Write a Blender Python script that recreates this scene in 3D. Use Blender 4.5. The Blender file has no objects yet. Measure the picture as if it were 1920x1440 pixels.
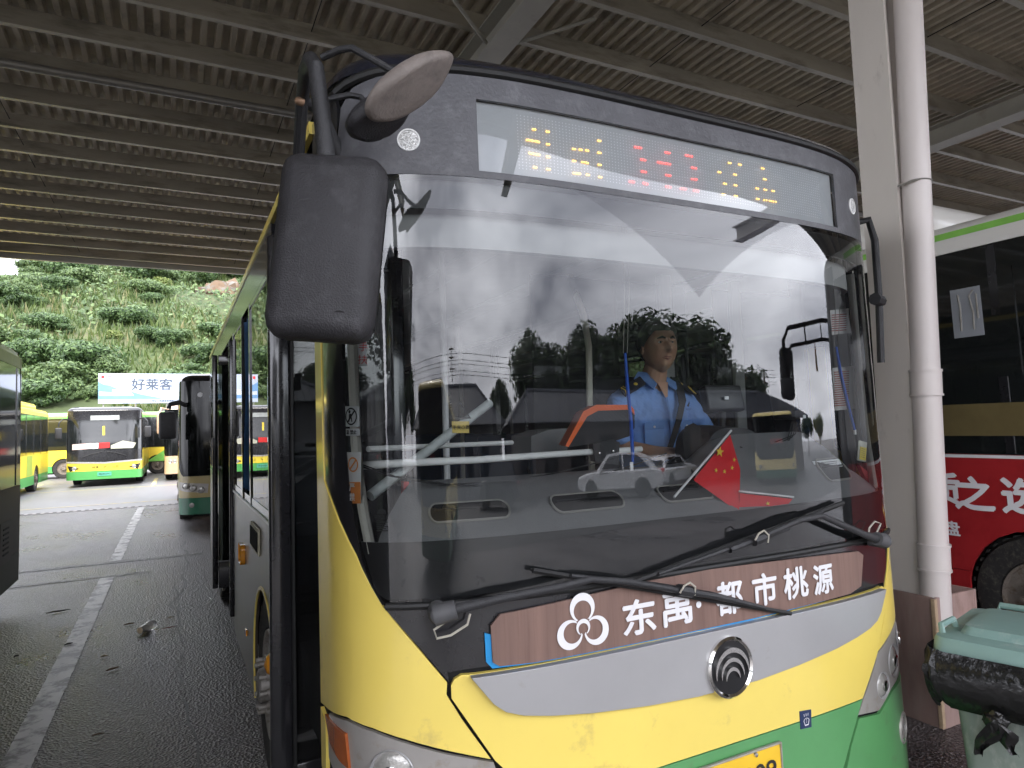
import bpy, bmesh, math, random
import numpy as np
from mathutils import Vector, Matrix, noise as mnoise
random.seed(11)
R = math.radians
scene = bpy.context.scene
COL = scene.collection

# ------------------------------------------------------------------ camera
W_PX, FPX, EYE = 1920.0, 1250.0, 1.8
def nrm(v):
    v = np.array(v, float); return v / np.linalg.norm(v)
_y = nrm((329 - 960, -(819 - 720), -FPX))
_x = np.array((3436 - 960, -(722 - 720), -FPX)); _x = nrm(_x - _y * _x.dot(_y))
_z = np.cross(_x, _y)
CAMR = np.array([_x, _y, _z])
CAMP = np.array([0.0, 0.0, EYE])
cd = bpy.data.cameras.new('camera'); cam = bpy.data.objects.new('camera', cd); COL.objects.link(cam)
cd.sensor_fit = 'HORIZONTAL'; cd.sensor_width = 36.0; cd.lens = FPX / W_PX * 36.0
cd.clip_start = 0.05; cd.clip_end = 2000
mw = Matrix.Identity(4)
for i in range(3):
    for j in range(3): mw[i][j] = CAMR[i][j]
mw.translation = Vector(CAMP)
cam.matrix_world = mw
scene.camera = cam

# ------------------------------------------------------------------ light
SUN_EL, SUN_AZ = R(48), R(200)      # azimuth measured from +Y clockwise: behind the camera, a little to the left
world = bpy.data.worlds.new('World'); scene.world = world; world.use_nodes = True
nt = world.node_tree; nt.nodes.clear()
wo = nt.nodes.new('ShaderNodeOutputWorld'); bg = nt.nodes.new('ShaderNodeBackground')
sky = nt.nodes.new('ShaderNodeTexSky'); sky.sky_type = 'NISHITA'; sky.sun_disc = False
sky.sun_elevation = SUN_EL; sky.sun_rotation = SUN_AZ; sky.air_density = 1.2; sky.dust_density = 3.0
tc = nt.nodes.new('ShaderNodeTexCoord')
mp = nt.nodes.new('ShaderNodeMapping'); mp.inputs['Scale'].default_value = (1.0, 1.0, 2.6)
n1 = nt.nodes.new('ShaderNodeTexNoise'); n1.inputs['Scale'].default_value = 2.3; n1.inputs['Detail'].default_value = 7; n1.inputs['Roughness'].default_value = .52
n1.inputs['Distortion'].default_value = .35
cr = nt.nodes.new('ShaderNodeValToRGB')
cr.color_ramp.elements[0].position = .36; cr.color_ramp.elements[0].color = (4.4, 4.55, 5.5, 1)
cr.color_ramp.elements[1].position = .68; cr.color_ramp.elements[1].color = (18.4, 18.7, 20.2, 1)
mx = nt.nodes.new('ShaderNodeMix'); mx.data_type = 'RGBA'; mx.inputs[0].default_value = .88
L = nt.links.new
L(tc.outputs['Generated'], mp.inputs['Vector']); L(mp.outputs['Vector'], n1.inputs['Vector']); L(n1.outputs['Fac'], cr.inputs['Fac'])
L(sky.outputs['Color'], mx.inputs[6]); L(cr.outputs['Color'], mx.inputs[7]); L(mx.outputs[2], bg.inputs['Color'])
bg.inputs['Strength'].default_value = .10
L(bg.outputs['Background'], wo.inputs['Surface'])
sl = bpy.data.lights.new('sun', 'SUN'); sl.energy = 1.2; sl.angle = R(24); sl.color = (1.0, .96, .9)
so = bpy.data.objects.new('sun', sl); COL.objects.link(so)
sd = Vector((math.sin(SUN_AZ) * math.cos(SUN_EL), math.cos(SUN_AZ) * math.cos(SUN_EL), math.sin(SUN_EL)))
so.rotation_euler = sd.to_track_quat('Z', 'Y').to_euler()
vs = scene.view_settings
scene.display_settings.display_device = 'sRGB'
vs.view_transform = 'Standard'; vs.look = 'None'; vs.gamma = 1.0; vs.use_curve_mapping = False; vs.exposure = 2.35
scene.cycles.max_bounces = 10; scene.cycles.transparent_max_bounces = 24; scene.cycles.glossy_bounces = 6
scene.cycles.use_denoising = True; scene.cycles.sample_clamp_indirect = 8.0

# ------------------------------------------------------------------ pixel rays (photograph pixels -> points on real surfaces)
def ray(x, y): return CAMR @ np.array(((x - 960) / FPX, -(y - 720) / FPX, -1.0))
def onX(x, y, X): r = ray(x, y); return Vector(CAMP + r * X / r[0])
def onY(x, y, Y): r = ray(x, y); return Vector(CAMP + r * Y / r[1])
def onZ(x, y, Z): r = ray(x, y); return Vector(CAMP + r * (Z - EYE) / r[2])

# ------------------------------------------------------------------ materials
MATS = {}
def mat(name, col, rough=.5, metal=0.0, var=.12, scale=6.0, bump=0.0, bscale=60.0, coat=0.0, spec=.5, col2=None, thr=(.45, .6),
        emit=None, estr=0.0, stretch=None, rvar=0.0, trans=0.0, ior=1.45):
    """Principled material with procedural wear: a large soft noise varies the colour, an optional second colour (dirt, rust)
    comes in above a noise threshold, optional fine bump."""
    if name in MATS: return MATS[name]
    m = bpy.data.materials.new(name); m.use_nodes = True; MATS[name] = m
    t = m.node_tree; b = t.nodes['Principled BSDF']; ln = t.links.new
    b.inputs['Roughness'].default_value = rough; b.inputs['Metallic'].default_value = metal
    b.inputs['Coat Weight'].default_value = coat; b.inputs['Coat Roughness'].default_value = .08
    b.inputs['Specular IOR Level'].default_value = spec; b.inputs['IOR'].default_value = ior
    b.inputs['Transmission Weight'].default_value = trans
    co = t.nodes.new('ShaderNodeTexCoord'); src = co.outputs['Object']
    if stretch:
        mpn = t.nodes.new('ShaderNodeMapping'); mpn.inputs['Scale'].default_value = stretch
        ln(src, mpn.inputs['Vector']); src = mpn.outputs['Vector']
    c = Vector(col)
    no = t.nodes.new('ShaderNodeTexNoise'); no.inputs['Scale'].default_value = scale; no.inputs['Detail'].default_value = 6; no.inputs['Roughness'].default_value = .6
    ln(src, no.inputs['Vector'])
    ra = t.nodes.new('ShaderNodeValToRGB'); e = ra.color_ramp.elements
    e[0].position = .3; e[0].color = (*(c * (1 - var)), 1); e[1].position = .7; e[1].color = (*[min(1, x * (1 + var)) for x in c], 1)
    ln(no.outputs['Fac'], ra.inputs['Fac']); out = ra.outputs['Color']
    if col2 is not None:
        n2 = t.nodes.new('ShaderNodeTexNoise'); n2.inputs['Scale'].default_value = scale * 2.3; n2.inputs['Detail'].default_value = 8; n2.inputs['Roughness'].default_value = .68
        ln(src, n2.inputs['Vector'])
        mr = t.nodes.new('ShaderNodeMapRange'); mr.inputs['From Min'].default_value = thr[0]; mr.inputs['From Max'].default_value = thr[1]
        ln(n2.outputs['Fac'], mr.inputs['Value'])
        mi = t.nodes.new('ShaderNodeMix'); mi.data_type = 'RGBA'; mi.inputs[7].default_value = (*col2, 1)
        ln(mr.outputs['Result'], mi.inputs[0]); ln(out, mi.inputs[6]); out = mi.outputs[2]
    ln(out, b.inputs['Base Color'])
    if rvar:
        mr2 = t.nodes.new('ShaderNodeMapRange'); mr2.inputs['To Min'].default_value = max(.02, rough - rvar); mr2.inputs['To Max'].default_value = min(1, rough + rvar)
        mr2.inputs['From Min'].default_value = .35; mr2.inputs['From Max'].default_value = .65
        ln(no.outputs['Fac'], mr2.inputs['Value']); ln(mr2.outputs['Result'], b.inputs['Roughness'])
    if bump:
        n3 = t.nodes.new('ShaderNodeTexNoise'); n3.inputs['Scale'].default_value = bscale; n3.inputs['Detail'].default_value = 4
        ln(src, n3.inputs['Vector'])
        bp = t.nodes.new('ShaderNodeBump'); bp.inputs['Strength'].default_value = bump; bp.inputs['Distance'].default_value = .01
        ln(n3.outputs['Fac'], bp.inputs['Height']); ln(bp.outputs['Normal'], b.inputs['Normal'])
    if emit:
        b.inputs['Emission Color'].default_value = (*emit, 1); b.inputs['Emission Strength'].default_value = estr
    return m

def glass_mat(name, tint=(.8, .82, .84), ior=1.5, rough=.0, dust=0.0, dustcol=(.5, .5, .52), wipers=None, boost=1.0):
    """Thin pane: Fresnel mirror over a tinted see-through layer, with a film of dust. Outside the wiper sweeps the dust is thicker."""
    if name in MATS: return MATS[name]
    m = bpy.data.materials.new(name); m.use_nodes = True; MATS[name] = m
    t = m.node_tree; t.nodes.clear(); ln = t.links.new
    o = t.nodes.new('ShaderNodeOutputMaterial')
    tr = t.nodes.new('ShaderNodeBsdfTransparent'); tr.inputs['Color'].default_value = (*tint, 1)
    gl = t.nodes.new('ShaderNodeBsdfGlossy'); gl.inputs['Roughness'].default_value = rough
    fr = t.nodes.new('ShaderNodeFresnel'); fr.inputs['IOR'].default_value = ior
    mu = t.nodes.new('ShaderNodeMath'); mu.operation = 'MULTIPLY'; mu.use_clamp = True; mu.inputs[1].default_value = boost
    ln(fr.outputs[0], mu.inputs[0])
    df = t.nodes.new('ShaderNodeBsdfDiffuse'); df.inputs['Color'].default_value = (*dustcol, 1)
    md = t.nodes.new('ShaderNodeMixShader'); mg = t.nodes.new('ShaderNodeMixShader')
    co = t.nodes.new('ShaderNodeTexCoord')
    no = t.nodes.new('ShaderNodeTexNoise'); no.inputs['Scale'].default_value = 3.0; no.inputs['Detail'].default_value = 8; no.inputs['Roughness'].default_value = .7
    ln(co.outputs['Object'], no.inputs['Vector'])
    mr = t.nodes.new('ShaderNodeMapRange'); mr.inputs['From Min'].default_value = .3; mr.inputs['From Max'].default_value = .75
    mr.inputs['To Min'].default_value = dust * .35; mr.inputs['To Max'].default_value = dust * 1.4
    ln(no.outputs['Fac'], mr.inputs['Value']); fac = mr.outputs['Result']
    if wipers:
        prev = None
        for (cx, cy, cz, rad) in wipers:
            vd = t.nodes.new('ShaderNodeVectorMath'); vd.operation = 'SUBTRACT'; vd.inputs[1].default_value = (cx, cy, cz)
            ln(co.outputs['Object'], vd.inputs[0])
            vm = t.nodes.new('ShaderNodeVectorMath'); vm.operation = 'MULTIPLY'; vm.inputs[1].default_value = (1, 0, 1); ln(vd.outputs[0], vm.inputs[0])
            le = t.nodes.new('ShaderNodeVectorMath'); le.operation = 'LENGTH'; ln(vm.outputs[0], le.inputs[0])
            gt = t.nodes.new('ShaderNodeMapRange'); gt.inputs['From Min'].default_value = rad - .004; gt.inputs['From Max'].default_value = rad + .004
            ln(le.outputs['Value'], gt.inputs['Value'])
            if prev is None: prev = gt.outputs['Result']
            else:
                mm = t.nodes.new('ShaderNodeMath'); mm.operation = 'MULTIPLY'; ln(prev, mm.inputs[0]); ln(gt.outputs['Result'], mm.inputs[1]); prev = mm.outputs[0]
        m2 = t.nodes.new('ShaderNodeMath'); m2.operation = 'MULTIPLY_ADD'; m2.inputs[1].default_value = .34; m2.use_clamp = True
        ln(prev, m2.inputs[0]); ln(fac, m2.inputs[2]); fac = m2.outputs[0]
    ln(mu.outputs[0], mg.inputs[0]); ln(tr.outputs[0], mg.inputs[1]); ln(gl.outputs[0], mg.inputs[2])
    ln(fac, md.inputs[0]); ln(mg.outputs[0], md.inputs[1]); ln(df.outputs[0], md.inputs[2])
    ln(md.outputs[0], o.inputs['Surface'])
    return m

# ------------------------------------------------------------------ mesh builder
OFF = {}     # object name -> world offset of the thing it belongs to
class MB:
    def __init__(s): s.v = []; s.f = []
    def add(s, vs_, fs):
        o = len(s.v); s.v += [tuple(p) for p in vs_]; s.f += [tuple(i + o for i in f) for f in fs]; return s
    def box(s, c, d, rot=None, bev=0.0, taper=None):
        """rounded box: centre, full size, optional rotation matrix; taper scales the top face (x, y)"""
        b = bmesh.new(); bmesh.ops.create_cube(b, size=1)
        for v in b.verts:
            v.co = Vector((v.co.x * d[0], v.co.y * d[1], v.co.z * d[2]))
            if taper and v.co.z > 0: v.co.x *= taper[0]; v.co.y *= taper[1]
        if bev: bmesh.ops.bevel(b, geom=b.edges[:], offset=bev, segments=3, profile=.5, affect='EDGES')
        Mx = (rot.to_4x4() if rot is not None else Matrix.Identity(4)); Mx = Matrix.Translation(Vector(c)) @ Mx
        b.verts.index_update()
        s.add([Mx @ v.co for v in b.verts], [[v.index for v in f.verts] for f in b.faces]); b.free(); return s
    def tube(s, pts, r, seg=10, caps=True, flat=None):
        """swept tube; r may be a list; flat=(k) squashes the section along the sideways axis"""
        pts = [Vector(p) for p in pts]; n = len(pts); rs = r if isinstance(r, (list, tuple)) else [r] * n
        up = Vector((0, 0, 1)); vs_ = []; fs = []
        t0 = (pts[1] - pts[0]).normalized()
        if abs(t0.dot(up)) > .95: up = Vector((0, 1, 0))
        a = t0.cross(up).normalized()
        for i, p in enumerate(pts):
            t = (pts[min(i + 1, n - 1)] - pts[max(i - 1, 0)]).normalized()
            a = (a - t * a.dot(t)).normalized(); b = t.cross(a)
            for k in range(seg):
                th = 2 * math.pi * k / seg
                vs_.append(p + (a * math.cos(th) * (flat or 1) + b * math.sin(th)) * rs[i])
        for i in range(n - 1):
            for k in range(seg):
                fs.append((i * seg + k, i * seg + (k + 1) % seg, (i + 1) * seg + (k + 1) % seg, (i + 1) * seg + k))
        if caps: fs.append(tuple(range(seg))[::-1]); fs.append(tuple(range((n - 1) * seg, n * seg)))
        return s.add(vs_, fs)
    def lathe(s, prof, c, axis=(0, 0, 1), seg=28, caps=True):
        """prof: list of (radius, distance along the axis)"""
        ax = Vector(axis).normalized(); a = ax.orthogonal().normalized(); b = ax.cross(a); c = Vector(c); vs_ = []; fs = []; n = len(prof)
        for (r, h) in prof:
            for k in range(seg):
                th = 2 * math.pi * k / seg; vs_.append(c + ax * h + (a * math.cos(th) + b * math.sin(th)) * r)
        for i in range(n - 1):
            for k in range(seg):
                fs.append((i * seg + k, i * seg + (k + 1) % seg, (i + 1) * seg + (k + 1) % seg, (i + 1) * seg + k))
        if caps: fs.append(tuple(range(seg))[::-1]); fs.append(tuple(range((n - 1) * seg, n * seg)))
        return s.add(vs_, fs)
    def prism(s, poly, o, ex, ey, depth):
        """polygon (2-D points) in the plane o + x*ex + y*ey, pushed by the vector depth"""
        o = Vector(o); ex = Vector(ex); ey = Vector(ey); d = Vector(depth); n = len(poly)
        p = [o + ex * x + ey * y for x, y in poly]
        return s.add(p + [q + d for q in p], [tuple(range(n))[::-1], tuple(range(n, 2 * n))] + [(i, (i + 1) % n, n + (i + 1) % n, n + i) for i in range(n)])
    def loft(s, rings, closed=True, caps=True):
        n = len(rings[0]); vs_ = [p for r_ in rings for p in r_]; fs = []
        for i in range(len(rings) - 1):
            for k in range(n if closed else n - 1):
                fs.append((i * n + k, i * n + (k + 1) % n, (i + 1) * n + (k + 1) % n, (i + 1) * n + k))
        if caps and closed: fs.append(tuple(range(n))[::-1]); fs.append(tuple(range((len(rings) - 1) * n, len(rings) * n)))
        return s.add(vs_, fs)
    def build(s, name, material, parent=None, smooth=35, fix=True):
        off = OFF.get(parent.name, Vector((0, 0, 0))) if parent else Vector((0, 0, 0))
        me = bpy.data.meshes.new(name)
        me.from_pydata([tuple(Vector(p) - off) for p in s.v], [], s.f)
        if fix:
            b = bmesh.new(); b.from_mesh(me); bmesh.ops.recalc_face_normals(b, faces=b.faces[:]); b.to_mesh(me); b.free()
        me.materials.append(material)
        if smooth:
            me.polygons.foreach_set('use_smooth', [True] * len(me.polygons)); me.set_sharp_from_angle(angle=R(smooth))
        o = bpy.data.objects.new(name, me); COL.objects.link(o)
        if parent: o.parent = parent; OFF[o.name] = off
        else: OFF[o.name] = Vector((0, 0, 0))
        return o

def thing(name, label, cat, loc=(0, 0, 0), group=None):
    o = bpy.data.objects.new(name, None); COL.objects.link(o); o.empty_display_size = .2
    o.location = loc; OFF[o.name] = Vector(loc); o['label'] = label; o['category'] = cat
    if group: o['group'] = group
    return o
def tag(o, label, cat, group=None):
    o['label'] = label; o['category'] = cat
    if group: o['group'] = group
    return o
def struct(o, kind='structure'): o['kind'] = kind; return o
def copy_tree(o, parent=None):
    c = o.copy(); COL.objects.link(c)
    if parent: c.parent = parent
    for ch in list(o.children): copy_tree(ch, c)
    return c
def place(o, loc, rz=0, s=1.0):
    o.location = loc; o.rotation_euler = (0, 0, rz); o.scale = (s, s, s); return o

# ------------------------------------------------------------------ lettering
_txt = {}
BOLD = ((0, 0), (1, 0), (-1, 0), (0, 1), (0, -1), (.7, .7), (-.7, -.7))      # heavier strokes: the same glyph laid a hair apart
def text2d(body, size=1.0, bold=0.0, shear=0.0):
    """flat triangulated lettering, centred on the origin: (points, faces, width, height)"""
    k = (body, bold, shear)
    if k not in _txt:
        c = bpy.data.curves.new('lettering', 'FONT'); c.body = body; c.size = 1; c.offset = bold; c.shear = shear; c.resolution_u = 3
        o = bpy.data.objects.new('lettering', c); COL.objects.link(o)
        dg = bpy.context.evaluated_depsgraph_get(); dg.update()
        me = bpy.data.meshes.new_from_object(o.evaluated_get(dg))
        P = np.array([v.co[:2] for v in me.vertices]) if len(me.vertices) else np.zeros((1, 2))
        F = [tuple(p.vertices) for p in me.polygons]
        bpy.data.objects.remove(o); bpy.data.curves.remove(c); bpy.data.meshes.remove(me)
        mn = P.min(0); mxx = P.max(0); _txt[k] = (P - (mn + mxx) / 2, F, mxx - mn)
    P, F, d = _txt[k]
    return P * size, F, d * size
def letters(mb, body, o, ex, ey, h=None, w=None, bold=0.0, lift=0.0, size=None):
    """lettering in a plane; h = height of the inked box (or w = its width)"""
    P, F, d = text2d(body, 1.0, 0.0)
    k = size if size else (h / d[1] if h else w / d[0])
    kx = w / d[0] if (w and h) else k
    ex = Vector(ex); ey = Vector(ey); nn = ex.cross(ey).normalized(); o = Vector(o) + nn * lift
    for i, (sx_, sy_) in enumerate(BOLD if bold else BOLD[:1]):
        o2 = o + nn * (i * .00025) + ex * (sx_ * bold * k) + ey * (sy_ * bold * k)
        mb.add([o2 + ex * (x * kx) + ey * (y * k) for x, y in P], F)
    return mb
def disc2d(r, n=28, cx=0, cy=0, a0=0, a1=2 * math.pi):
    return [(cx + r * math.cos(a0 + (a1 - a0) * i / n), cy + r * math.sin(a0 + (a1 - a0) * i / n)) for i in range(n)]

# ------------------------------------------------------------------ bus shells: a rounded front that runs on into straight sides
class Surf:
    def __init__(s, xc, hw, y0, rake, D, n, zref=1.0, tumble=0.0):
        s.xc, s.hw, s.y0, s.rake, s.D, s.zref, s.tumble = xc, hw, y0, rake, D, zref, tumble
        th = np.linspace(0, math.pi / 2, 700)
        u = np.sin(th) ** (2 / n); v = 1 - np.clip(np.cos(th), 0, 1) ** (2 / n)
        x = u * hw; y = v * D
        # resample evenly by length
        l = np.concatenate([[0], np.cumsum(np.hypot(np.diff(x), np.diff(y)))])
        s.S0 = l[-1]; s.ls = np.linspace(0, s.S0, 500); s.tx = np.interp(s.ls, l, x); s.ty = np.interp(s.ls, l, y)
        s.gx = np.gradient(s.tx, s.ls); s.gy = np.gradient(s.ty, s.ls)
        g = np.hypot(s.gx, s.gy); s.gx /= g; s.gy /= g
    def P(s, a, z, off=0.0):
        q = abs(a); sg = 1 if a >= 0 else -1
        if q <= s.S0:
            x = np.interp(q, s.ls, s.tx); y = np.interp(q, s.ls, s.ty); gx = np.interp(q, s.ls, s.gx); gy = np.interp(q, s.ls, s.gy)
        else: x, y, gx, gy = s.hw, s.D + q - s.S0, 0.0, 1.0
        off = off - s.tumble * max(0, z - s.zref) ** 2
        return Vector((s.xc + sg * (x + gy * off), s.y0 + s.rake * (z - s.zref) + y - gx * off, z))
    def s_at(s, x): return math.copysign(float(np.interp(abs(x - s.xc), s.tx, s.ls)), x - s.xc)
    def side(s, Y, sg): return sg * (s.S0 + Y - s.y0 - s.D)
    def hit(s, px, py, off=0.0):
        """photograph pixel -> (arc, z) on the front"""
        r = ray(px, py); best = None; last = None
        for i in range(1, 900):
            t = .6 + i * .004; p = CAMP + r * t; u = abs(p[0] - s.xc)
            if u <= s.hw:
                q = np.interp(u, s.tx, s.ls); d = p[1] - (s.y0 + s.rake * (p[2] - s.zref) + np.interp(u, s.tx, s.ty)) + off
            elif p[0] < s.xc and last is not None: q = s.S0 + max(0, p[1] - s.y0 - s.D); d = 1
            else: last = None; continue
            if d >= 0:
                sg = 1 if p[0] >= s.xc else -1
                if u >= s.hw * .985: q = s.S0 * 0 + float(np.interp(p[1] - s.y0 - s.rake * (p[2] - s.zref), s.ty, s.ls)) if p[1] - s.y0 < s.D else s.S0 + p[1] - s.y0 - s.D
                return (sg * float(q), float(p[2]))
            last = d
        return None
    def patch(s, mb, poly, off=0.0, thick=.012, holes=(), dz=.25, ds=.05):
        b = bmesh.new(); ed = []
        for lp in [poly] + list(holes):
            vv = [b.verts.new((p[0], p[1], 0)) for p in lp]
            ed += [b.edges.new((vv[i], vv[(i + 1) % len(vv)])) for i in range(len(vv))]
        bmesh.ops.triangle_fill(b, use_beauty=True, use_dissolve=False, edges=ed, normal=(0, 0, 1))
        lo = min(p[0] for p in poly); hi = max(p[0] for p in poly); zl = min(p[1] for p in poly); zh = max(p[1] for p in poly)
        cuts = [k * ds for k in range(-int(s.S0 / ds) - 1, int(s.S0 / ds) + 2)]
        for c in cuts:
            if lo + 1e-4 < c < hi - 1e-4: bmesh.ops.bisect_plane(b, geom=b.verts[:] + b.edges[:] + b.faces[:], plane_co=(c, 0, 0), plane_no=(1, 0, 0), dist=1e-5)
        z = zl + dz
        while z < zh - .02:
            bmesh.ops.bisect_plane(b, geom=b.verts[:] + b.edges[:] + b.faces[:], plane_co=(0, z, 0), plane_no=(0, 1, 0), dist=1e-5); z += dz
        b.verts.index_update(); b.verts.ensure_lookup_table(); n = len(b.verts)
        top = [s.P(v.co.x, v.co.y, off) for v in b.verts]
        if not thick: mb.add(top, [[v.index for v in f.verts] for f in b.faces])
        else:
            bot = [s.P(v.co.x, v.co.y, off - thick) for v in b.verts]
            fs = [[v.index for v in f.verts] for f in b.faces]; fb = [[n + i for i in reversed(f)] for f in fs]
            sd_ = []
            for e in b.edges:
                if len(e.link_faces) == 1: i, j = e.verts[0].index, e.verts[1].index; sd_.append((i, j, n + j, n + i))
            mb.add(top + bot, fs + fb + sd_)
        b.free(); return mb
    def text(s, mb, body, a, z, h, bold=0.0, off=.004, w=None, shear=0.0, flip=False):
        P, F, d = text2d(body, 1.0, 0.0, shear); k = h / d[1]; kx = w / d[0] if w else k
        for i, (sx_, sy_) in enumerate(BOLD if bold else BOLD[:1]):
            mb.add([s.P(a + (-x if flip else x) * kx + sx_ * bold * k, z + (y + sy_ * bold) * k, off + i * .00025) for x, y in P], F)
        return mb
    def shape(s, mb, pts, a, z, off=.004, thick=.0):
        return s.patch(mb, [(a + x, z + y) for x, y in pts], off, thick)
    def outline(s, z, yend, off=0.0, nf=26, rear=.12):
        """closed loop round the body at height z, shrunk inwards by -off"""
        aa = [s.S0 * k / nf for k in range(nf + 1)]
        half = [s.P(a, z, off) for a in aa]
        r2 = rear; yy = yend + off
        half += [s.P(s.side(yend - r2, 1), z, off)]
        hw = s.hw + off
        for k in range(1, 6):
            t = k / 5 * math.pi / 2; rr = max(.01, r2 + off * .5)
            half.append(Vector((s.xc + hw - rr + rr * math.cos(t), yy - rr + rr * math.sin(t), z)))
        left = [Vector((2 * s.xc - p.x, p.y, p.z)) for p in half[1:]][::-1]
        return half + left
    def roof(s, mb, z0, h, inset, yend, steps=7, flatk=1.0):
        rings = []
        for k in range(steps + 1):
            t = k / steps * math.pi / 2
            rings.append(s.outline(z0 + h * math.sin(t), yend, -inset * (1 - math.cos(t))))
        n = len(rings[0]); mb.loft(rings, caps=False)
        c = Vector((s.xc, (s.y0 + yend) / 2, z0 + h * 1.06)); o = len(mb.v)
        top = rings[-1]; mb.add(top + [c], [(i, (i + 1) % n, n) for i in range(n)]); return mb
def arch(c, r, z, n=14, zb=.25):
    """wheel-arch cut for a lower edge running towards larger arc values"""
    h = zb - z; a = math.asin(max(-1, min(1, h / r)))
    return [(c - r * math.cos(a + (math.pi - 2 * a) * k / n), z + r * math.sin(a + (math.pi - 2 * a) * k / n)) for k in range(n + 1)]
def make_wheel(parent, c, side, r=.47, w=.28, rim=None, tyre=None, studs=False, deep=False):
    """wheel with its outer face at side*x; c = hub centre on the outer face"""
    c = Vector(c); ax = Vector((side, 0, 0)); mb = MB()
    mb.lathe([(r * .6, -w), (r * .93, -w), (r, -w * .85), (r, -.045), (r * .95, -.006), (r * .8, 0), (r * .62, -.012), (r * .6, -.03)], c, ax, 40, caps=False)
    for k in range(36):
        a = 2 * math.pi * k / 36
        mb.box(c + Vector((-side * w * .45, math.cos(a) * (r + .002), math.sin(a) * (r + .002))), (w * .8, .028, .012), Matrix.Rotation(a - math.pi / 2, 3, 'X'))
    ty = mb.build('tyre', tyre or M_tyre, parent)
    mb = MB()
    mb.lathe([(r * .6, -.03), (r * .585, -.008), (r * .55, -.012), (r * .52, -.06), (r * .36, -.085), (r * .33, -.05), (r * .3, -.03), (r * .2, -.028), (r * .18, .035), (r * .15, .045)], c, ax, 36)
    for k in range(10):
        a = 2 * math.pi * k / 10
        p = c + Vector((0, math.cos(a) * r * .27, math.sin(a) * r * .27))
        mb.lathe([(.022, -.03), (.022, .012), (.013, .014), (.013, .05 if studs else .03)], p, ax, 8)
    for k in range(8):
        a = 2 * math.pi * (k + .5) / 8
        p = c + Vector((side * -.066, math.cos(a) * r * .44, math.sin(a) * r * .44)); mb.box(p, (.006, .05, .035), Matrix.Rotation(a, 3, 'X'), .004)
    ri = mb.build('rim', rim or M_rim, ty); return ty

# ------------------------------------------------------------------ shared materials
M_yellow = mat('bus_yellow_paint', (.86, .67, .145), .32, coat=.55, var=.04, scale=2, col2=(.56, .42, .13), thr=(.60, .76))
M_green = mat('bus_green_paint', (.105, .32, .115), .4, coat=.4, var=.08, scale=3, col2=(.12, .2, .09), thr=(.6, .8))
M_silver = mat('silver_trim_paint', (.40, .395, .395), .36, metal=.25, coat=.3, var=.05, scale=3, col2=(.32, .29, .25), thr=(.62, .8))
M_bezel = mat('headlamp_bezel_grey', (.36, .34, .315), .4, metal=.2, var=.08, scale=6, col2=(.27, .23, .17), thr=(.55, .75))
M_blackpaint = mat('black_gloss_panel', (.018, .018, .020), .16, coat=.5, var=.2, scale=5, col2=(.09, .088, .085), thr=(.62, .9))
M_roofblack = mat('navy_black_roof_paint', (.012, .014, .024), .18, coat=.7, var=.2, scale=3, col2=(.07, .07, .085), thr=(.62, .9))
M_rubber = mat('black_rubber', (.016, .016, .016), .55, var=.2, scale=12, col2=(.06, .058, .055), thr=(.6, .85))
M_fritdust = mat('dusty_grey_panel', (.092, .092, .100), .36, var=.16, scale=7, col2=(.16, .16, .17), thr=(.5, .8), bump=.15, bscale=90)
M_frit = mat('black_frit_band', (.012, .012, .013), .3, var=.2, scale=9, col2=(.04, .04, .04), thr=(.6, .85))
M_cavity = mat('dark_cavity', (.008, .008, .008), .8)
M_tyre = mat('tyre_rubber', (.022, .021, .020), .75, var=.25, scale=14, col2=(.09, .08, .065), thr=(.5, .75), bump=.2, bscale=50)
M_rim = mat('wheel_rim_dusty', (.23, .20, .17), .5, metal=.4, var=.2, scale=9, col2=(.13, .09, .06), thr=(.5, .7))
M_plastic = mat('black_matt_plastic', (.030, .030, .032), .5, var=.18, scale=9, bump=.25, bscale=220, col2=(.085, .085, .088), thr=(.58, .85))
M_darkplastic = mat('dark_device_plastic', (.018, .018, .02), .35, var=.2, scale=12)
M_chrome = mat('chrome', (.75, .74, .72), .12, metal=1.0, var=.05)
M_whitepaint = mat('white_enamel', (.84, .84, .82), .35, var=.05, scale=8, col2=(.5, .47, .4), thr=(.62, .8))
M_ink = mat('black_ink', (.02, .02, .02), .6)
M_white = mat('white_lettering', (.80, .79, .80), .5, var=.03)
M_red = mat('red_print', (.62, .03, .03), .5, var=.06)
M_paper = mat('white_paper', (.72, .73, .74), .7, var=.05)
M_amber = mat('amber_lens', (.75, .30, .02), .15, coat=.6, var=.12, scale=20)
M_orangelens = mat('orange_lens', (.36, .09, .02), .2, coat=.6, var=.12, scale=20)
M_lens = mat('clear_lamp_lens', (.40, .39, .36), .1, metal=.3, coat=.8, var=.15, scale=30, bump=.25, bscale=120)
M_darkglass = mat('tinted_window_glass', (.012, .014, .014), .04, coat=.3, var=.2, scale=2, spec=.9)
M_platebg = mat('plate_yellow', (.80, .50, .03), .4, var=.05)
M_steelgrey = mat('galvanised_dull', (.30, .29, .26), .5, metal=.3, var=.12, scale=3, col2=(.19, .17, .14), thr=(.5, .75))

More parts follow.
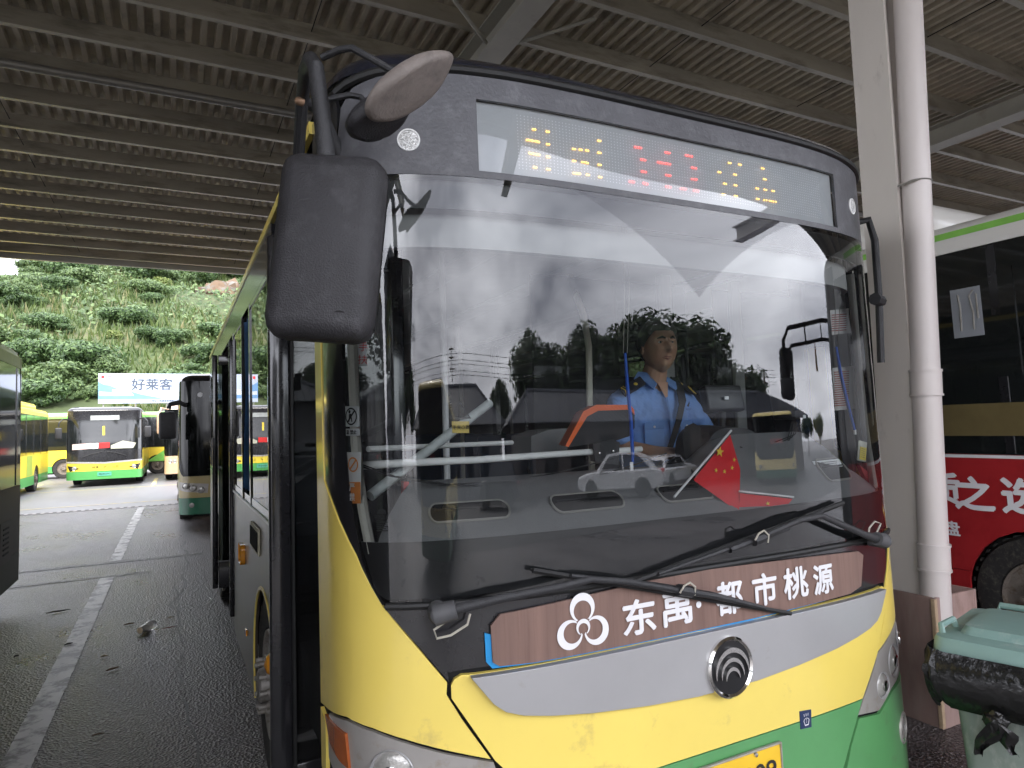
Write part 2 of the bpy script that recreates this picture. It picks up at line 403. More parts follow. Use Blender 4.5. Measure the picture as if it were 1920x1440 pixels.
# ================================================================== THE BUS IN FRONT
SF = Surf(1.63, 1.21, 1.735, .025, .5, 4)
YR = 9.9
bus = thing('city_bus', 'large yellow and green city bus filling the picture with a driver behind its windscreen', 'bus', (1.63, 6, 0))
def H(px, py): return SF.hit(px, py)
def HL(l): return [H(*p) for p in l]
def mir(l): return [(-a, z) for a, z in l][::-1]
SE = SF.side(2.27, 1)            # arc of the door pillar (front of the door opening)
def both(name, poly, m, off, thick=.012, parent=None, label=None):
    out = []
    for p in (poly, mir(poly)):
        out.append(SF.patch(MB(), p, off, thick).build(name, m, parent or bus))
    return out
def sA(u): return SF.s_at(SF.xc + u)

# --- dark structure behind the mask (shows in the seams), as ONE sheet
SF.patch(MB(), [(-SE, .22), (SE, .22), (SE, 1.30), (-SE, 1.30)], -.022, .012).build('mask_structure', M_cavity, bus)
# --- yellow corner panels
edge_in = HL([(604, 800), (607, 900), (625, 950), (645, 1001), (665, 1040), (690, 1092), (715, 1135), (780, 1212), (838, 1280)])
hood_l = [(-sA(.943) - .012, 1.10), (-sA(.945) - .012, 1.06), (-sA(.904) - .012, .987), (-sA(.829) - .012, .872)]
bez_top = HL([(928, 1425), (840, 1411), (760, 1390), (700, 1369), (650, 1347), (617, 1334)])
corner = [(-SE, 2.14), (edge_in[0][0] - .004, 2.14)] + edge_in + hood_l[1:] + [(a, z + .006) for a, z in bez_top[1:]] + [(-SE, .93)]
both('corner_panel', corner, M_yellow, 0.0)
# --- hood: yellow above, green below
def hd(u, z): return (sA(u), z)
hr = [(.880, 1.108), (.915, 1.110), (.935, 1.100), (.943, 1.085), (.943, 1.05), (.904, .987), (.829, .867), (.755, .787)]
zg = .728
hood_up = [hd(u, z) for u, z in hr] + [hd(.700, zg)]
hood_up = hood_up + mir(hood_up)
SF.patch(MB(), hood_up, .003, .015).build('hood', M_yellow, bus)
hood_dn = [hd(.698, zg - .004), hd(.68, .70), hd(.60, .59), hd(.552, .514), hd(.52, .44), hd(.48, .40)]
hood_dn = hood_dn + mir(hood_dn)
SF.patch(MB(), hood_dn, .003, .015).build('lower_hood', M_green, bus)
# --- silver bar (raised, rolled edge)
sil = [(-.892, 1.107), (-.834, 1.030), (-.80, 1.003), (-.75, .985), (-.66, .968), (-.534, .950), (-.33, .930), (-.129, .917)]
sil = [(sA(u), z) for u, z in sil]; sil = sil + mir(sil)
o = SF.patch(MB(), sil, .030, .03, dz=.06).build('silver_bar', M_silver, bus)
bv = o.modifiers.new('bevel', 'BEVEL'); bv.width = .011; bv.segments = 3; bv.limit_method = 'ANGLE'; bv.angle_limit = R(50)
# --- round emblem: black dish, chrome ring, four nested arcs
ec = (sA(.003), .986); er = .098
em = MB(); e0 = SF.P(ec[0], ec[1], .03)
em.lathe([(er, -.004), (er, .010), (er * .93, .016), (er * .86, .010)], e0, (0, -1, .03), 48, caps=False)
em_o = em.build('emblem_ring', M_chrome, bus)
dk = MB(); dk.lathe([(er * .87, -.002), (er * .87, .009), (.0005, .010)], e0, (0, -1, .03), 48)
dk.build('emblem_dish', M_frit, em_o)
ar = MB()
for (r0, r1, cy, sp) in ((.073, .058, -.012, 1.0), (.050, .038, -.020, .95), (.031, .020, -.030, .9)):
    pts = []
    for k in range(25):
        t = R(-12) + (math.pi + R(24)) * k / 24; pts.append((r0 * math.cos(t), cy + r0 * math.sin(t) * 1.05))
    for k in range(24, -1, -1):
        t = R(-12) + (math.pi + R(24)) * k / 24; w = r1 + (r0 - r1) * .9 * abs(k / 12 - 1) ** 2.2; pts.append((w * math.cos(t), cy + w * math.sin(t) * 1.05))
    ar.prism(pts, e0 + Vector((0, -.0105, 0)), (1, 0, 0), (0, .03, 1), (0, -.007, 0))
ar.build('emblem_arcs', M_chrome, em_o)
# --- lower bumper corners (green), headlamp bezels, indicators, lamps
bez_bot = [(-a, z) for a, z in HL([(1584, 1384), (1612, 1364), (1649, 1332), (1672, 1290)])]
bez_bot.sort(key=lambda p: -p[0])
hin = [(-sA(.815) - .012, .842), (-sA(.755) - .012, .775), (-sA(.698) - .012, .716), (-sA(.66) - .012, .672)]
s_out = -SF.S0 + .07
bezel = [(bez_top[0][0] - .004, bez_top[0][1] - .006)] + hin + [p for p in bez_bot if p[0] < hin[-1][0] - .02] + [(s_out, .80), (s_out - .01, .90)] + [(a, z - .006) for a, z in bez_top[1:][::-1]]
LAMPS = ((1.10, .855, .060), (.985, .80, .060), (.865, .735, .048))
for sg in (1, -1):
    hl = [[(sg * a, z) for a, z in [(-sA(u) + r * 1.08 * math.cos(t), zz + r * 1.08 * math.sin(t)) for t in [2 * math.pi * k / 28 for k in range(28)]]][::sg] for u, zz, r in LAMPS]
    SF.patch(MB(), bezel if sg > 0 else mir(bezel), -.002, .012, holes=hl).build('headlamp_bezel', M_bezel, bus)
low = [(hin[-1][0], hin[-1][1] - .012), (-sA(.60) - .012, .575), (-sA(.52) - .012, .42), (-sA(.48) - .012, .30), (-sA(.40), .26), (-SE, .24), (-SE, .729), (s_out - .03, .729), (s_out - .02, .729)] + [(a, z - .012) for a, z in bez_bot[::-1] if a < hin[-1][0] - .02]
both('bumper_corner', low, M_green, 0.0)
both('corner_strip', [(-SE, .733), (s_out - .034, .733), (s_out - .030, .896), (-SE, .916)], M_yellow, .001)
SF.patch(MB(), [(-sA(.47), .25), (sA(.47), .25), (sA(.47), .39), (-sA(.47), .39)], 0.0, .012).build('bumper_centre', M_green, bus)
ind = HL([(613, 1338), (628, 1358), (649, 1374), (652, 1400), (656, 1440), (640, 1424), (622, 1392)])
both('indicator_lamp', [(a, z) for a, z in ind], M_orangelens, .006, .01)
for sg in (-1, 1):
    for (u, z, r) in LAMPS:
        a = sg * sA(u); c = SF.P(a, z, -.004); nn = (SF.P(a, z, .1) - SF.P(a, z, 0)).normalized()
        rb = MB().lathe([(r * 1.10, .0), (r * 1.06, .003), (r * .98, -.004), (r * .8, -.020), (r * .5, -.026), (.001, -.027)], c, nn, 36, caps=False).build('headlamp', M_silver, bus)
        MB().lathe([(r * .97, -.006), (r * .85, .001), (r * .6, .006), (r * .3, .009), (.001, .010)], c, nn, 36).build('lens', M_lens, rb)
        MB().lathe([(r * .42, .006), (r * .42, .012), (r * .36, .014), (.001, .015)], c, nn, 28).build('bulb_shield', M_chrome, rb)
    a = sg * sA(1.03); c = SF.P(a, .52, .0); nn = (SF.P(a, .52, .1) - c).normalized()
    rb = MB().lathe([(.066, -.012), (.060, .003), (.052, .004), (.05, -.01)], c, nn, 32, caps=False).build('fog_lamp', M_bezel, bus)
    MB().lathe([(.05, -.006), (.04, .001), (.001, .003)], c, nn, 32).build('lens', M_lens, rb)
# --- seams under the hood corners, washer sticker, number plate
st = HL([(1497, 1333), (1518, 1329), (1519, 1362), (1498, 1366)])
ws = SF.patch(MB(), st, .005, .003).build('washer_sticker', mat('navy_sticker', (.02, .035, .10), .4), bus)
cx = sum(p[0] for p in st) / 4; cz = sum(p[1] for p in st) / 4
wm = MB()
fan = [(-.015, .004), (-.009, .010), (0, .012), (.009, .010), (.015, .004), (.009, -.014), (-.009, -.014)]
inn = [(x * .8, (z + .001) * .78) for x, z in fan]
for i in range(len(fan)): j = (i + 1) % len(fan); SF.shape(wm, [fan[i], fan[j], inn[j], inn[i]], cx, cz - .006, .0075)
for k in (-1, 0, 1): SF.shape(wm, [(k * .009 - .0012, .012), (k * .009 + .0012, .012), (k * .011 + .0012, .021), (k * .011 - .0012, .021)], cx, cz, .0075)
for k in (-.008, .001, .009): SF.shape(wm, [(-.001, k - .006), (.001, k - .006), (.001, k - .001), (-.001, k - .001)], cx, cz - .006, .0076)
wm.build('washer_symbol', M_white, ws)
pl = [(-.22, .545), (.222, .545), (.222, .690), (-.22, .690)]
p0 = MB().box(SF.P(0, .617, .014), (.445, .006, .142), Matrix.Rotation(R(-1.5), 3, 'X'), .002).build('number_plate', M_platebg, bus)
fr = MB()
for q, d in (((0, .6895), (.452, .012, .006)), ((0, .5445), (.452, .012, .006)), ((-.223, .617), (.006, .012, .15)), ((.223, .617), (.006, .012, .15))):
    fr.box(SF.P(q[0], q[1], .016) * 1 + Vector((0, 0, 0)), d, None, .002)
fr.build('plate_frame', M_bezel, p0)
pt = MB(); letters(pt, '湘J00909', (1.63, SF.P(0, .617, .0188).y, .611), (1, 0, 0), (0, 0.025, 1), h=.092, w=.39, bold=.012)
pt.build('plate_characters', M_ink, p0)
for u in (-.105, .105): MB().lathe([(.009, 0), (.007, .006), (.001, .008)], SF.P(u, .678, .0175), (0, -1, 0), 12).build('plate_bolt', M_chrome, p0)

# --- windscreen surround, glass, frit bands
gl_l = HL([(640, 660), (643, 760), (646, 830), (651, 900), (660, 960), (676, 1040), (697, 1108)])
gx = gl_l[0][0]
gtop = [(gx, 2.45), (gx, 2.5555), (-.35, 2.5555)]
glass_half = gtop[::-1] + gl_l + [(gl_l[-1][0] + .012, 1.318), (gl_l[-1][0] + .03, 1.312), (-.3, 1.314)]
glass_poly = glass_half + mir(glass_half)
# seal ring and black mask below
sea = [(a - .028, z) for a, z in gl_l]
left_frame = [(edge_in[0][0] + .003, 2.84), (gx - .004, 2.78)] + [(a - .003, z) for a, z in gl_l] + [(a + .003, z) for a, z in edge_in[:7][::-1]]
left_frame = [(-SE, 2.145), (-SE, 2.868), (gx - .02, 2.868), (gx - .002, 2.80), (gx - .004, 2.70)] + [(a - .003, z) for a, z in gl_l] + [(gl_l[-1][0] + .010, 1.312)] + [(a + .003, z) for a, z in edge_in[:7][::-1]] + [(edge_in[0][0], 2.145)]
both('windscreen_frame', left_frame, M_blackpaint, -.004)
apron = [(edge_in[6][0] + .004, 1.304), (edge_in[7][0] + .005, edge_in[7][1]), (edge_in[8][0] + .006, edge_in[8][1]), (hood_l[0][0] + .004, 1.118), (-sA(.90), 1.122)]
apron = apron + mir(apron)
SF.patch(MB(), apron, -.004, .012).build('front_apron', M_blackpaint, bus)
gk = MB()
gk.tube([SF.P(a, 1.306, .003) for a in np.linspace(edge_in[6][0] + .014, -edge_in[6][0] - .014, 40)], .010, 8, flat=.8)
gk.build('windscreen_seal', M_rubber, bus)
gk = MB()
gk.tube([SF.P(a, 2.897 - .05 * abs(a / gx) ** 6, .0) for a in np.linspace(gx, -gx, 50)], .014, 8)
gk.build('roof_seal', M_rubber, bus)
M_wind = glass_mat('windscreen_glass', (.80, .83, .82), 1.62, 0.0, .035, (.125, .125, .14), wipers=[(1.63 - .96 - 1.63, 0, 1.28, 1.36), (1.63 + .97 - 1.63, 0, 1.28, 1.35)], boost=1.3)
g = SF.patch(MB(), glass_poly, -.002, 0, dz=.08, ds=.03).build('windscreen', M_wind, bus, fix=True)
ftop = [(gx, 2.557), (gx, 2.70), (gx + .02, 2.79), (gx + .07, 2.84), (gx + .16, 2.862), (gx + .40, 2.878), (-.35, 2.892)]
dz0, dz1 = 2.578, 2.806
da0, da1 = SF.s_at(onY(887, 260, 1.84).x), SF.s_at(onY(1553, 365, 1.84).x)
SF.patch(MB(), ftop + mir(ftop), -.002, .012, holes=[[(da0, dz0), (da1, dz0), (da1, dz1), (da0, dz1)]]).build('header_panel', M_fritdust, bus)
SF.patch(MB(), [(da0 + .002, dz0 + .002), (da1 - .002, dz0 + .002), (da1 - .002, dz1 - .002), (da0 + .002, dz1 - .002)], -.004, 0, dz=.08, ds=.03).build('display_window', glass_mat('display_window_glass', (.93, .94, .94), 1.5, 0, .05, (.3, .3, .3), boost=1.5), bus)
SF.patch(MB(), [(gx + .01, 2.462), (-gx - .01, 2.462), (-gx - .01, 2.551), (gx + .01, 2.551)], -.030, .008).build('upper_frit_band', M_frit, bus)
SF.patch(MB(), [(gx + .03, 2.355), (-gx - .03, 2.355), (-gx - .03, 2.458), (gx + .03, 2.458)], -.075, .03).build('display_housing', mat('pale_grey_housing', (.36, .355, .35), .6, var=.05), bus)
fbot = [(-.3, 1.481), (gl_l[4][0] + .02, 1.481), (gl_l[5][0] + .006, 1.44), (gl_l[6][0] + .006, 1.34), (gl_l[6][0] + .04, 1.322)]
SF.patch(MB(), fbot + mir(fbot), -.012, .004).build('lower_frit_band', M_frit, bus)
# cream trim just inside the glass edge
for sg in (1, -1):
    MB().tube([SF.P(sg * (a + .018), z, -.028) for a, z in [(gx, 2.45), (gx, 2.3)] + gl_l[:6]], .016, 8).build('pillar_trim', mat('cream_trim', (.60, .58, .52), .6, var=.08), bus)
# --- destination display behind the glass
dq = HL([(883, 194), (1546, 315), (1560, 415), (891, 327)])
disp = SF.patch(MB(), [(da0, dz0), (da1, dz0), (da1, dz1), (da0, dz1)], -.020, .006).build('destination_display', mat('display_backing', (.47, .49, .50), .55, var=.03, scale=3), bus)
ld = MB(); xa, xb = da0 + .14, da1 - .09
for i in range(112):
    for j in range(18):
        a = xa + (xb - xa) * i / 111; z = dz0 + .03 + (dz1 - dz0 - .055) * j / 17
        SFp = SF.P(a, z, -.0185); ld.add([SFp + Vector((-.0016, 0, -.0016)), SFp + Vector((.0016, 0, -.0016)), SFp + Vector((.0016, 0, .0016)), SFp + Vector((-.0016, 0, .0016))], [(0, 1, 2, 3)])
ld.build('unlit_dot_matrix', mat('unlit_dots', (.80, .82, .84), .3, var=.02), disp, fix=False)
# lit dots, read off the photograph: (x, y, run length) in the 3x enlargement whose origin is (960, 200)
lit_y = [(122, 128, 2), (199, 141, 2), (116, 193, 7), (201, 212, 2), (124, 267, 6), (202, 283, 2), (128, 341, 2), (203, 352, 2), (348, 238, 2), (384, 243, 2), (420, 248, 2), (490, 192, 2),
         (490, 260, 2), (349, 305, 2), (409, 315, 4), (491, 328, 2), (363, 376, 4), (424, 385, 2), (495, 397, 2), (1224, 317, 2), (1281, 326, 2), (1166, 369, 2), (1254, 383, 2), (1197, 434, 2),
         (1255, 443, 2), (1189, 495, 2), (1257, 504, 2), (1410, 348, 2), (1421, 409, 2), (1378, 461, 2), (1423, 468, 2), (1468, 475, 2), (1380, 520, 2), (1424, 527, 2), (1464, 533, 4)]
lit_r = [(708, 230, 4), (736, 300, 3), (740, 367, 3), (673, 423, 3), (750, 433, 3), (875, 259, 3), (855, 318, 7), (878, 387, 3), (879, 452, 3), (994, 278, 4), (1022, 346, 3), (1024, 409, 3), (963, 463, 3), (1036, 473, 3)]
for nm, lst, mm in (('amber_dots', lit_y, mat('amber_led', (.9, .5, .1), .4, emit=(1, .50, .10), estr=1.0)), ('red_dots', lit_r, mat('red_led', (.9, .1, .1), .4, emit=(1, .07, .06), estr=1.1))):
    q = MB()
    for (x, y, n) in lst:
        for k in range(n):
            xx = 960 + (x + (k - (n - 1) / 2) * 11.5) / 3; yy = 200 + (y + (k - (n - 1) / 2) * 1.9) / 3
            w = SF.hit(xx, yy, -.017)
            if not w: continue
            c = SF.P(w[0], w[1], -.0165); h_ = .0026
            q.add([c + Vector((-h_, 0, -h_)), c + Vector((h_, 0, -h_)), c + Vector((h_, 0, h_)), c + Vector((-h_, 0, h_))], [(0, 1, 2, 3)])
    q.build(nm, mm, disp, fix=False)
# round marker lamps in the header
for (px, py) in ((766, 262), (1598, 387)):
    w = SF.hit(px, py); c = SF.P(w[0], w[1], -.028); nn = (SF.P(w[0], w[1], .1) - SF.P(w[0], w[1], 0)).normalized()
    c = SF.P(w[0], w[1], -.004); rb = MB().lathe([(.034, .0), (.034, .005), (.030, .006), (.030, .001)], c, nn, 30, caps=False).build('marker_lamp', M_whitepaint, bus)
    MB().lathe([(.030, .003), (.022, .006), (.001, .008)], c, nn, 30).build('lens', mat('marker_lens', (.78, .78, .76), .25, metal=.5, bump=.8, bscale=160), rb)
# --- roof and sides
SF.roof(MB(), 2.884, .135, .30, YR).build('roof', M_roofblack, bus)
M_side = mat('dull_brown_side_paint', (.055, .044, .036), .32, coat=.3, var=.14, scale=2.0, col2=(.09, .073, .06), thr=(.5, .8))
def sd2(l, sg): return [(SF.side(Y, sg), z) for Y, z in l]
ZT = 1.36
AR = arch(3.82, .50, .47, zb=.24)
AR2 = arch(7.05, .50, .47, zb=.24)
lower = [(3.40, ZT - .004)] + [(3.31, .24 + .02)] * 0 + [(3.40, .60)]
def arcs(c): return arch(c, .50, .47, zb=.26)
def pos(l): return l
lw_left = [(3.36, ZT), (3.36, .45)] + [p for p in arcs(3.86) if p[0] > 3.365] + [(5.85, .26), (5.85, ZT)]
lw_left2 = [(7.32, ZT), (7.32, .26)] + arcs(8.2) + [(YR, .26), (YR, ZT)]
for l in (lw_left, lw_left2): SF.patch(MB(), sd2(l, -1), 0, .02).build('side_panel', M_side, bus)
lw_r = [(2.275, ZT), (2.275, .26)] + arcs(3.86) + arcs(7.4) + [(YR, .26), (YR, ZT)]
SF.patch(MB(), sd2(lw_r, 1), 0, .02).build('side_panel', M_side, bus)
M_sideglass = glass_mat('side_window_glass', (.60, .64, .62), 1.75, 0.0, .01)
for sg in (-1, 1):
    SF.patch(MB(), sd2([(2.275 if sg > 0 else 3.36, 2.63), (2.275 if sg > 0 else 3.36, 2.835), (YR, 2.835), (YR, 2.63)], sg), 0, .02).build('cantrail', M_blackpaint, bus)
    SF.patch(MB(), sd2([(2.275, 2.838), (YR, 2.838), (YR, 2.882), (2.275, 2.882)], sg), .006, .02).build('gutter_trim', M_yellow, bus)
    panes = ((3.42, 4.45, 1), (5.02, 5.80, 1), (7.38, 8.55, 1), (8.62, 9.84, 1)) if sg < 0 else ((2.34, 3.3, 1), (3.38, 4.6, 1), (4.68, 5.9, 1), (5.98, 7.2, 1), (7.28, 8.5, 1), (8.58, 9.84, 1))
    ys = sorted([p[0] for p in panes] + [p[1] for p in panes])
    for (a, b, _) in panes:
        SF.patch(MB(), sd2([(a, ZT + .05), (b, ZT + .05), (b, 2.60), (a, 2.60)], sg), -.004, 0).build('side_window', M_sideglass, bus, fix=True)
    fl_ = []
    def fp_(poly, off, th): fl_.append(SF.patch(MB(), poly, off, th))
    prev = 3.36 if sg < 0 else 2.275
    for (a, b, _) in panes:
        if not (sg < 0 and (prev == 5.80 or prev == 4.45)): fp_(sd2([(prev, ZT + .003), (a, ZT + .003), (a, 2.627), (prev, 2.627)], sg), 0, .03)
        fp_(sd2([(a + .001, ZT + .003), (b - .001, ZT + .003), (b - .001, ZT + .05), (a + .001, ZT + .05)], sg), 0, .03)
        fp_(sd2([(a + .001, 2.60), (b - .001, 2.60), (b - .001, 2.627), (a + .001, 2.627)], sg), 0, .03)
        prev = b
    fp_(sd2([(prev, ZT + .003), (YR, ZT + .003), (YR, 2.627), (prev, 2.627)], sg), 0, .03)
    if sg < 0:
        fp_(sd2([(4.45, ZT + .003), (4.50, ZT + .003), (4.50, 2.627), (4.45, 2.627)], sg), .004, .03)
        fp_(sd2([(4.96, ZT + .003), (5.02, ZT + .003), (5.02, 2.627), (4.96, 2.627)], sg), .008, .03)
        fp_(sd2([(4.50, ZT + .003), (4.96, ZT + .003), (4.96, ZT + .05), (4.50, ZT + .05)], sg), .0, .03)
        fp_(sd2([(5.80, ZT - .9), (5.86, ZT - .9), (5.86, 2.627), (5.80, 2.627)], sg), .004, .03)
        fp_(sd2([(7.26, .3), (7.32, .3), (7.32, 2.627), (7.26, 2.627)], sg), .004, .03)
    for q in fl_: q.build('window_frame', M_blackpaint, bus)
    tm = MB(); SF.patch(tm, sd2([(3.37 if sg < 0 else 2.28, ZT - .014), (5.84, ZT - .014), (5.84, ZT + .002), (3.37 if sg < 0 else 2.28, ZT + .002)], sg), .008, .006)
    tm.build('waist_moulding', M_silver, bus)
# blue curtain blown through the open sliding window
cu = MB(); rows = []
for i in range(9):
    z = 2.56 - i * (1.12 / 8)
    rows.append([Vector((.42 + .012 + .02 * math.sin(k * 1.9 + i * .2), 4.55 + k * .045 + .01 * math.sin(i), z)) for k in range(9)])
cu.loft(rows, closed=False, caps=False); cu.build('curtain', mat('blue_curtain', (.03, .10, .24), .8, var=.3, scale=12), bus, smooth=80)
# rear, floor, ceiling, underbody
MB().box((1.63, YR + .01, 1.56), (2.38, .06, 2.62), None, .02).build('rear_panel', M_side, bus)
MB().box((1.68, 6.1, .62), (2.26, 7.5, .30), None, .01).build('floor', mat('grey_bus_floor', (.13, .13, .14), .6, var=.1), bus)
MB().box((1.63, 6.0, 2.705), (2.34, 7.6, .10), None, .02).build('ceiling_lining', mat('pale_ceiling', (.55, .55, .53), .6, var=.05), bus)
# door: opening jambs, steps and the open leaf
jm = MB()
jm.box((.47, 2.30, 1.46), (.05, .05, 2.30), None, .006); jm.box((.47, 3.33, 1.46), (.05, .05, 2.30), None, .006); jm.box((.47, 2.815, 2.70), (.06, 1.06, .17), None, .006)
jm.build('door_jamb', M_rubber, bus)
MB().box((.88, 2.82, .36), (.85, 1.0, .06), None, .01).box((1.02, 2.82, .58), (.55, 1.0, .06), None, .01).build('entrance_step', M_plastic, bus)
lf = MB(); ly = 2.80
z0, z1 = .28, 2.60
lf.box((.325 + .045, ly, (z0 + z1) / 2), (.085, .045, z1 - z0), None, .012)
lf.box((.86, ly, (z0 + z1) / 2), (.06, .045, z1 - z0), None, .01)
lf.box((.62, ly, z1 - .05), (.42, .04, .10), None, .008); lf.box((.62, ly, z0 + .12), (.42, .04, .24), None, .008)
door = lf.build('open_door', M_blackpaint, bus)
MB().box((.62, ly, (z0 + z1) / 2 + .06), (.42, .008, z1 - z0 - .34)).build('door_glass', glass_mat('door_glass_tint', (.30, .32, .30), 1.6, 0, .02), door)
MB().tube([(.415, ly - .028, z0 + .02), (.415, ly - .028, z1 - .02)], .007, 6).build('door_edge_seal', M_rubber, door)
hd_ = MB(); hd_.tube([(.55, ly - .06, .95), (.55, ly - .06, 1.75)], .014, 8); hd_.tube([(.55, ly - .06, .97), (.55, ly - .015, .97)], .012, 8); hd_.tube([(.55, ly - .06, 1.73), (.55, ly - .015, 1.73)], .012, 8)
hd_.build('door_handrail', M_chrome, door)
for yy, xx in ((5.98, .40), (7.15, .325)):
    d2 = MB(); d2.box((xx + .02, yy, 1.46), (.05, .045, 2.26), None, .01); d2.box((xx + .44, yy, 1.46), (.05, .045, 2.26), None, .01); d2.box((xx + .23, yy, 2.54), (.36, .04, .10), None, .006); d2.box((xx + .23, yy, .46), (.36, .04, .26), None, .006)
    dd = d2.build('middle_door_leaf', M_blackpaint, bus)
    MB().box((xx + .23, yy, 1.54), (.36, .008, 1.90)).build('door_glass', MATS['door_glass_tint'], dd)
# side fittings
sf_ = MB().lathe([(.02, 0), (.035, .012), (.03, .03), (.001, .035)], (.42, 5.05, 1.0), (-1, 0, 0), 16)
rr = MB()
rr.box((.412, 5.0, .985), (.02, .20, .13), None, .03); rr.build('side_marker', M_amber, bus)
MB().box((.410, 3.32, .955), (.03, .10, .24), None, .02).build('blue_sticker_box', mat('blue_plastic', (.05, .17, .42), .35), bus)
MB().lathe([(.05, 0), (.055, .02), (.035, .045), (.001, .055)], (.418, 3.33, .74), (-1, 0, 0), 20).build('side_indicator', M_amber, bus)
MB().box((.412, 4.75, .52), (.012, .07, .04), None, .006).build('side_reflector', M_amber, bus)
ag = MB(); 
a_ = [(c, z) for c, z in arch(3.86, .508, .47, n=22, zb=.26)]; b_ = [(c, z) for c, z in arch(3.86, .49, .47, n=22, zb=.26)]
for i in range(len(a_) - 1):
    q = [a_[i], a_[i + 1], b_[i + 1], b_[i]]
    if min(p[0] for p in q) > 3.37: SF.patch(ag, sd2(q, -1), .006, .01)
ag.build('arch_lip', M_yellow, bus)
gr = MB(); gr.box((.413, 4.18, 1.20), (.012, .42, .15), None, .004)
gro = gr.build('vent_panel', mat('pale_vent_frame', (.45, .42, .30), .5, var=.15), bus)
gm = MB()
for k in range(7): gm.box((.405, 4.01 + k * .057, 1.20), (.008, .035, .11), None, .003)
gm.build('vent_slots', M_cavity, gro)
w = make_wheel(bus, (.435, 3.86, .47), -1, .47, .28, rim=mat('front_rim_dusty', (.34, .32, .29), .5, metal=.3, var=.18, scale=11, col2=(.2, .17, .13), thr=(.5, .7)), studs=True)
w['label'] = 'dusty front wheel with long hub studs'
make_wheel(bus, (.435, 8.2, .47), -1, .47, .28)
make_wheel(bus, (2.825, 3.86, .47), 1, .47, .28)
make_wheel(bus, (2.825, 7.4, .47), 1, .47, .28)
# wheel-house boxes hide the inside of the arches
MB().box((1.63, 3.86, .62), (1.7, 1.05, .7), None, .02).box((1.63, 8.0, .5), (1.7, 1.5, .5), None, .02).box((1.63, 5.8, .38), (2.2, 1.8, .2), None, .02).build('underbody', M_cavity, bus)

# ================================================================== GROUND
def ground_mat(name, base, dark, light, rough_wet, rough_dry, wet_scale, bump):
    m = bpy.data.materials.new(name); m.use_nodes = True; t = m.node_tree; b = t.nodes['Principled BSDF']; ln = t.links.new
    co = t.nodes.new('ShaderNodeTexCoord')
    def nz(sc, det=6, ro=.6, st=None):
        n = t.nodes.new('ShaderNodeTexNoise'); n.inputs['Scale'].default_value = sc; n.inputs['Detail'].default_value = det; n.inputs['Roughness'].default_value = ro
        s_ = co.outputs['Object']
        if st:
            mp_ = t.nodes.new('ShaderNodeMapping'); mp_.inputs['Scale'].default_value = st; ln(s_, mp_.inputs['Vector']); s_ = mp_.outputs['Vector']
        ln(s_, n.inputs['Vector']); return n.outputs['Fac']
    big = nz(wet_scale, 9, .62, (1.0, .55, 1)); fine = nz(44, 2, .7); mid = nz(7, 7, .65)
    r1 = t.nodes.new('ShaderNodeValToRGB'); e = r1.color_ramp.elements; e[0].position = .36; e[0].color = (*dark, 1); e[1].position = .66; e[1].color = (*base, 1)
    ln(big, r1.inputs['Fac'])
    r2 = t.nodes.new('ShaderNodeMapRange'); r2.inputs['From Min'].default_value = .54; r2.inputs['From Max'].default_value = .68; r2.inputs['To Max'].default_value = .75; ln(fine, r2.inputs['Value'])
    mi = t.nodes.new('ShaderNodeMix'); mi.data_type = 'RGBA'; mi.inputs[7].default_value = (*light, 1); ln(r2.outputs['Result'], mi.inputs[0]); ln(r1.outputs['Color'], mi.inputs[6])
    r4 = t.nodes.new('ShaderNodeMapRange'); r4.inputs['From Min'].default_value = .55; r4.inputs['From Max'].default_value = .9; r4.inputs['To Max'].default_value = .25; ln(mid, r4.inputs['Value'])
    mj = t.nodes.new('ShaderNodeMix'); mj.data_type = 'RGBA'; mj.inputs[7].default_value = (*light, 1); ln(r4.outputs['Result'], mj.inputs[0]); ln(mi.outputs[2], mj.inputs[6])
    ln(mj.outputs[2], b.inputs['Base Color'])
    r3 = t.nodes.new('ShaderNodeMapRange'); r3.inputs['From Min'].default_value = .36; r3.inputs['From Max'].default_value = .66; r3.inputs['To Min'].default_value = rough_wet; r3.inputs['To Max'].default_value = rough_dry
    ln(big, r3.inputs['Value']); ln(r3.outputs['Result'], b.inputs['Roughness'])
    bp = t.nodes.new('ShaderNodeBump'); bp.inputs['Strength'].default_value = bump; bp.inputs['Distance'].default_value = .02
    vo = t.nodes.new('ShaderNodeTexVoronoi'); vo.inputs['Scale'].default_value = 62; ln(co.outputs['Object'], vo.inputs['Vector'])
    ln(vo.outputs['Distance'], bp.inputs['Height']); ln(bp.outputs['Normal'], b.inputs['Normal']); b.inputs['Specular IOR Level'].default_value = .5
    return m
def sheet(name, x0, x1, y0, y1, z, m):
    return MB().add([(x0, y0, z), (x1, y0, z), (x1, y1, z), (x0, y1, z)], [(0, 1, 2, 3)]).build(name, m, None, smooth=0)
M_asph = ground_mat('wet_asphalt', (.125, .110, .110), (.026, .022, .023), (.24, .225, .225), .24, .5, .55, .6)
M_yard = ground_mat('pale_yard_concrete', (.155, .148, .15), (.135, .13, .132), (.185, .178, .18), .35, .5, .25, .12)
struct(sheet('ground', -600, 600, -600, 600, 0, M_asph))
struct(sheet('road', -120, 120, 20.35, 44.0, .004, M_yard))
struct(sheet('road_behind', -90, 90, -60, -9, .004, mat('road_asphalt_grey', (.06, .06, .06), .55, var=.15, scale=1.5)))
M_mark = mat('worn_white_paint', (.47, .455, .43), .5, var=.15, scale=2.2, col2=(.13, .118, .11), thr=(.47, .57))
M_mark2 = mat('very_worn_white_paint', (.24, .235, .225), .6, var=.1, scale=5, col2=(.05, .048, .046), thr=(.42, .62))
M_yline = mat('worn_yellow_paint', (.55, .45, .16), .6, var=.1, scale=3, col2=(.36, .34, .31), thr=(.45, .62))
